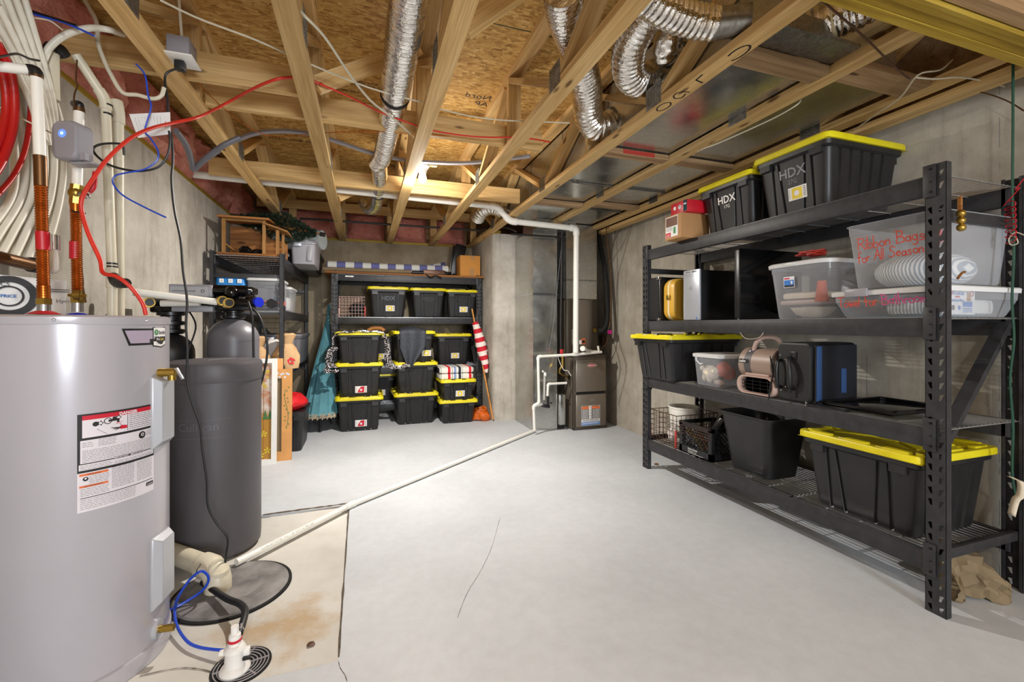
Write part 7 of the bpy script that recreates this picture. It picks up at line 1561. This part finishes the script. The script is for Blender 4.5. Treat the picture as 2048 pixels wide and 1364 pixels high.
# third deck: grocery bags and ribbed grey tote
z_ = .833; G4 = 'brown grocery bags on the left rack third deck'
def grocery(label, c, s_, seed):
    t = thing('grocery_bag', label, 'paper bag', (c[0],c[1],z_), G4); rr = random.Random(seed); n = 18; rings = []
    for z, r_ in ((0,.9),(.05,1.05),(.12,1.05),(.18,.8),(.22,.45),(.25,.55),(.30,.75),(.315,.6)):
        rings.append([(c[0]+s_*.105*r_*math.cos(2*math.pi*k/n)*(1+rr.uniform(-.12,.12)), c[1]+s_*.09*r_*math.sin(2*math.pi*k/n)*(1+rr.uniform(-.12,.12)), z_+z*s_+rr.uniform(-.006,.006)*(z>0)) for k in range(n)])
    q = MB(); q.loft(rings, True, True, True); q.build('bag_body', M['kraftbag'], t)
    d = Decal(lambda x, y, h: (c[0]+s_*(.113+h)*math.sin(x/.11), c[1]-s_*(.097+h)*math.cos(x/.11), z_+y)); 
    stroke(d, arcp(.055,.075,.030,.022,0,300), .006); stroke(d, [(.02,.05),(.05,.11),(.075,.045)], .005); d.build('red_print', [M['inkred']], t)
M['kraftbag'] = flat('grocery_kraft', srgb(186,150,108), .75, 0, .12, 8, .4, 22)
grocery('brown grocery bag with red print, left one on the left rack', (-.955,4.72), 1.0, 1)
grocery('brown grocery bag with red print, right one hanging past the post', (-.715,4.78), 1.08, 2)
gtote('ribbed grey tote behind the brown grocery bags', -1.1, -.62, 5.15, 5.9, .835, 1.16, 'midgrey')
inside('white_sack', 'white sack standing between the grocery bags', 'sack', MB().sphere((-.86,4.95,.98),.10,12,8,(1,1,1.4),.08), 'whitefab')
# lowest: red cloth in black bin
tt_ = tote_meshes(.40,.62,.42); t = thing('storage_bin', 'open black ribbed bin under the red cloth at the left rack foot', 'storage bin', (-.74,5.06,0)); q = MB(); q.join(tt_[0], lambda p: (p[0]-.74, p[1]+5.06, p[2])); q.build('bin_body', M['tote'], t)
q = MB(); q.sphere((-.72,4.98,.47),.17,22,14,(1,1.3,.55),.10,8); tag(q.build('red_cloth', M['redfab'], None), 'crumpled bright red cloth heaped in the open black bin', 'cloth')
# framed pictures leaning on the tank side
fr_ = thing('framed_picture', 'white framed autumn picture with yellow flowers leaning right of the brine tank', 'picture', (-.95,4.40,0))
def frame_parts(par, p_bl, w_, h_, fw, tilt, m_fr, m_in, yaw_=0, dep=.03):
    ux = Vector((math.cos(yaw_), math.sin(yaw_), 0)); uy = Vector((-math.sin(yaw_)*math.sin(tilt)*-1*0, 0, 0)); nrm = Vector((math.sin(yaw_), -math.cos(yaw_), 0)); uy = (Vector((0,0,1))*math.cos(tilt)-nrm*math.sin(tilt)).normalized(); n = ux.cross(uy)
    P = lambda x, y, h: tuple(Vector(p_bl)+ux*x+uy*y+n*h)
    def bx(x0,x1,y0,y1,h0,h1,nm,m_):
        q = MB(); q.box(x0,x1,y0,y1,h0,h1); r = MB(); r.join(q, lambda p: P(*p)); return r.build(nm, m_, par)
    bx(0,fw,0,h_,-dep,0,'frame_side',m_fr); bx(w_-fw,w_,0,h_,-dep,0,'frame_side',m_fr); bx(fw,w_-fw,0,fw,-dep,0,'frame_rail',m_fr); bx(fw,w_-fw,h_-fw,h_,-dep,0,'frame_rail',m_fr)
    pan = bx(fw,w_-fw,fw,h_-fw,-dep*.8,-dep*.55,'picture_panel',m_in)
    return P
P = frame_parts(fr_, (-1.155,4.46,.0), .405, .95, .042, .05, M['white'], M['print'])
d = Decal(lambda x, y, h: P(x, y, -.016+h))
rr_ = random.Random(4)
def flower(cx_, cy_, s_, k=0):
    for i in range(5): a_ = i*1.257+.3; d.poly(k, [(cx_,cy_),(cx_+s_*math.cos(a_-.3),cy_+s_*math.sin(a_-.3)),(cx_+s_*1.15*math.cos(a_),cy_+s_*1.15*math.sin(a_)),(cx_+s_*math.cos(a_+.3),cy_+s_*math.sin(a_+.3))], .0008)
for cx_, cy_ in ((.30,.27),(.24,.17),(.28,.085),(.20,.07),(.33,.12)): flower(cx_, cy_, .026)
for k in range(26): flower(rr_.uniform(.10,.35), rr_.uniform(.68,.86), .012)
for cx_ in (.19,.26,.31,.35): d.poly(1, [(cx_-.022,.40),(cx_+.022,.40),(cx_,.49)], .0006)
for k in range(4): x_ = .10+.065*k; d.rect(2, x_, .05, x_+.0035, .90, .0004)
d.build('painted_flowers', [M['inkyellow'], M['leaf'], M['craft']], fr_)
f2 = thing('cabinet_door', 'honey wood framed door painted with a trailing vine, behind the white frame', 'cabinet door', (-.85,4.52,0))
P = frame_parts(f2, (-1.02,4.53,.0), .385, .845, .085, .05, M['honeyf'] if 'honeyf' in M else M.setdefault('honeyf', flat('honey_door', srgb(204,146,82), .45, 0, .08, 9)), M['kraft'])
d = Decal(lambda x, y, h: P(x, y, .0006+h)); stroke(d, [(.34+.016*math.sin(k*.7), .30+.045*k) for k in range(9)], .0022)
for k in range(12): d.disc(0, .34+.02*math.sin(k*1.9), .30+.034*k, .006)
for k in range(8): d.disc(1, .25+.015*k, .79+.02*math.sin(k*2.2), .010); d.disc(2, .25+.015*k, .79+.02*math.sin(k*2.2), .004, .0004)
d.build('painted_vine', [M['leaf'], M['paper'], M['inkblue']], f2)
f3 = thing('wooden_board', 'plain orange brown wooden panel rising behind the painted door', 'panel', (-.85,4.6,0))
MB().obox((-.88,4.615,.47),(.32,.018,.94),(-.03,0,0),.002).build('panel', M['honeyf'], f3)
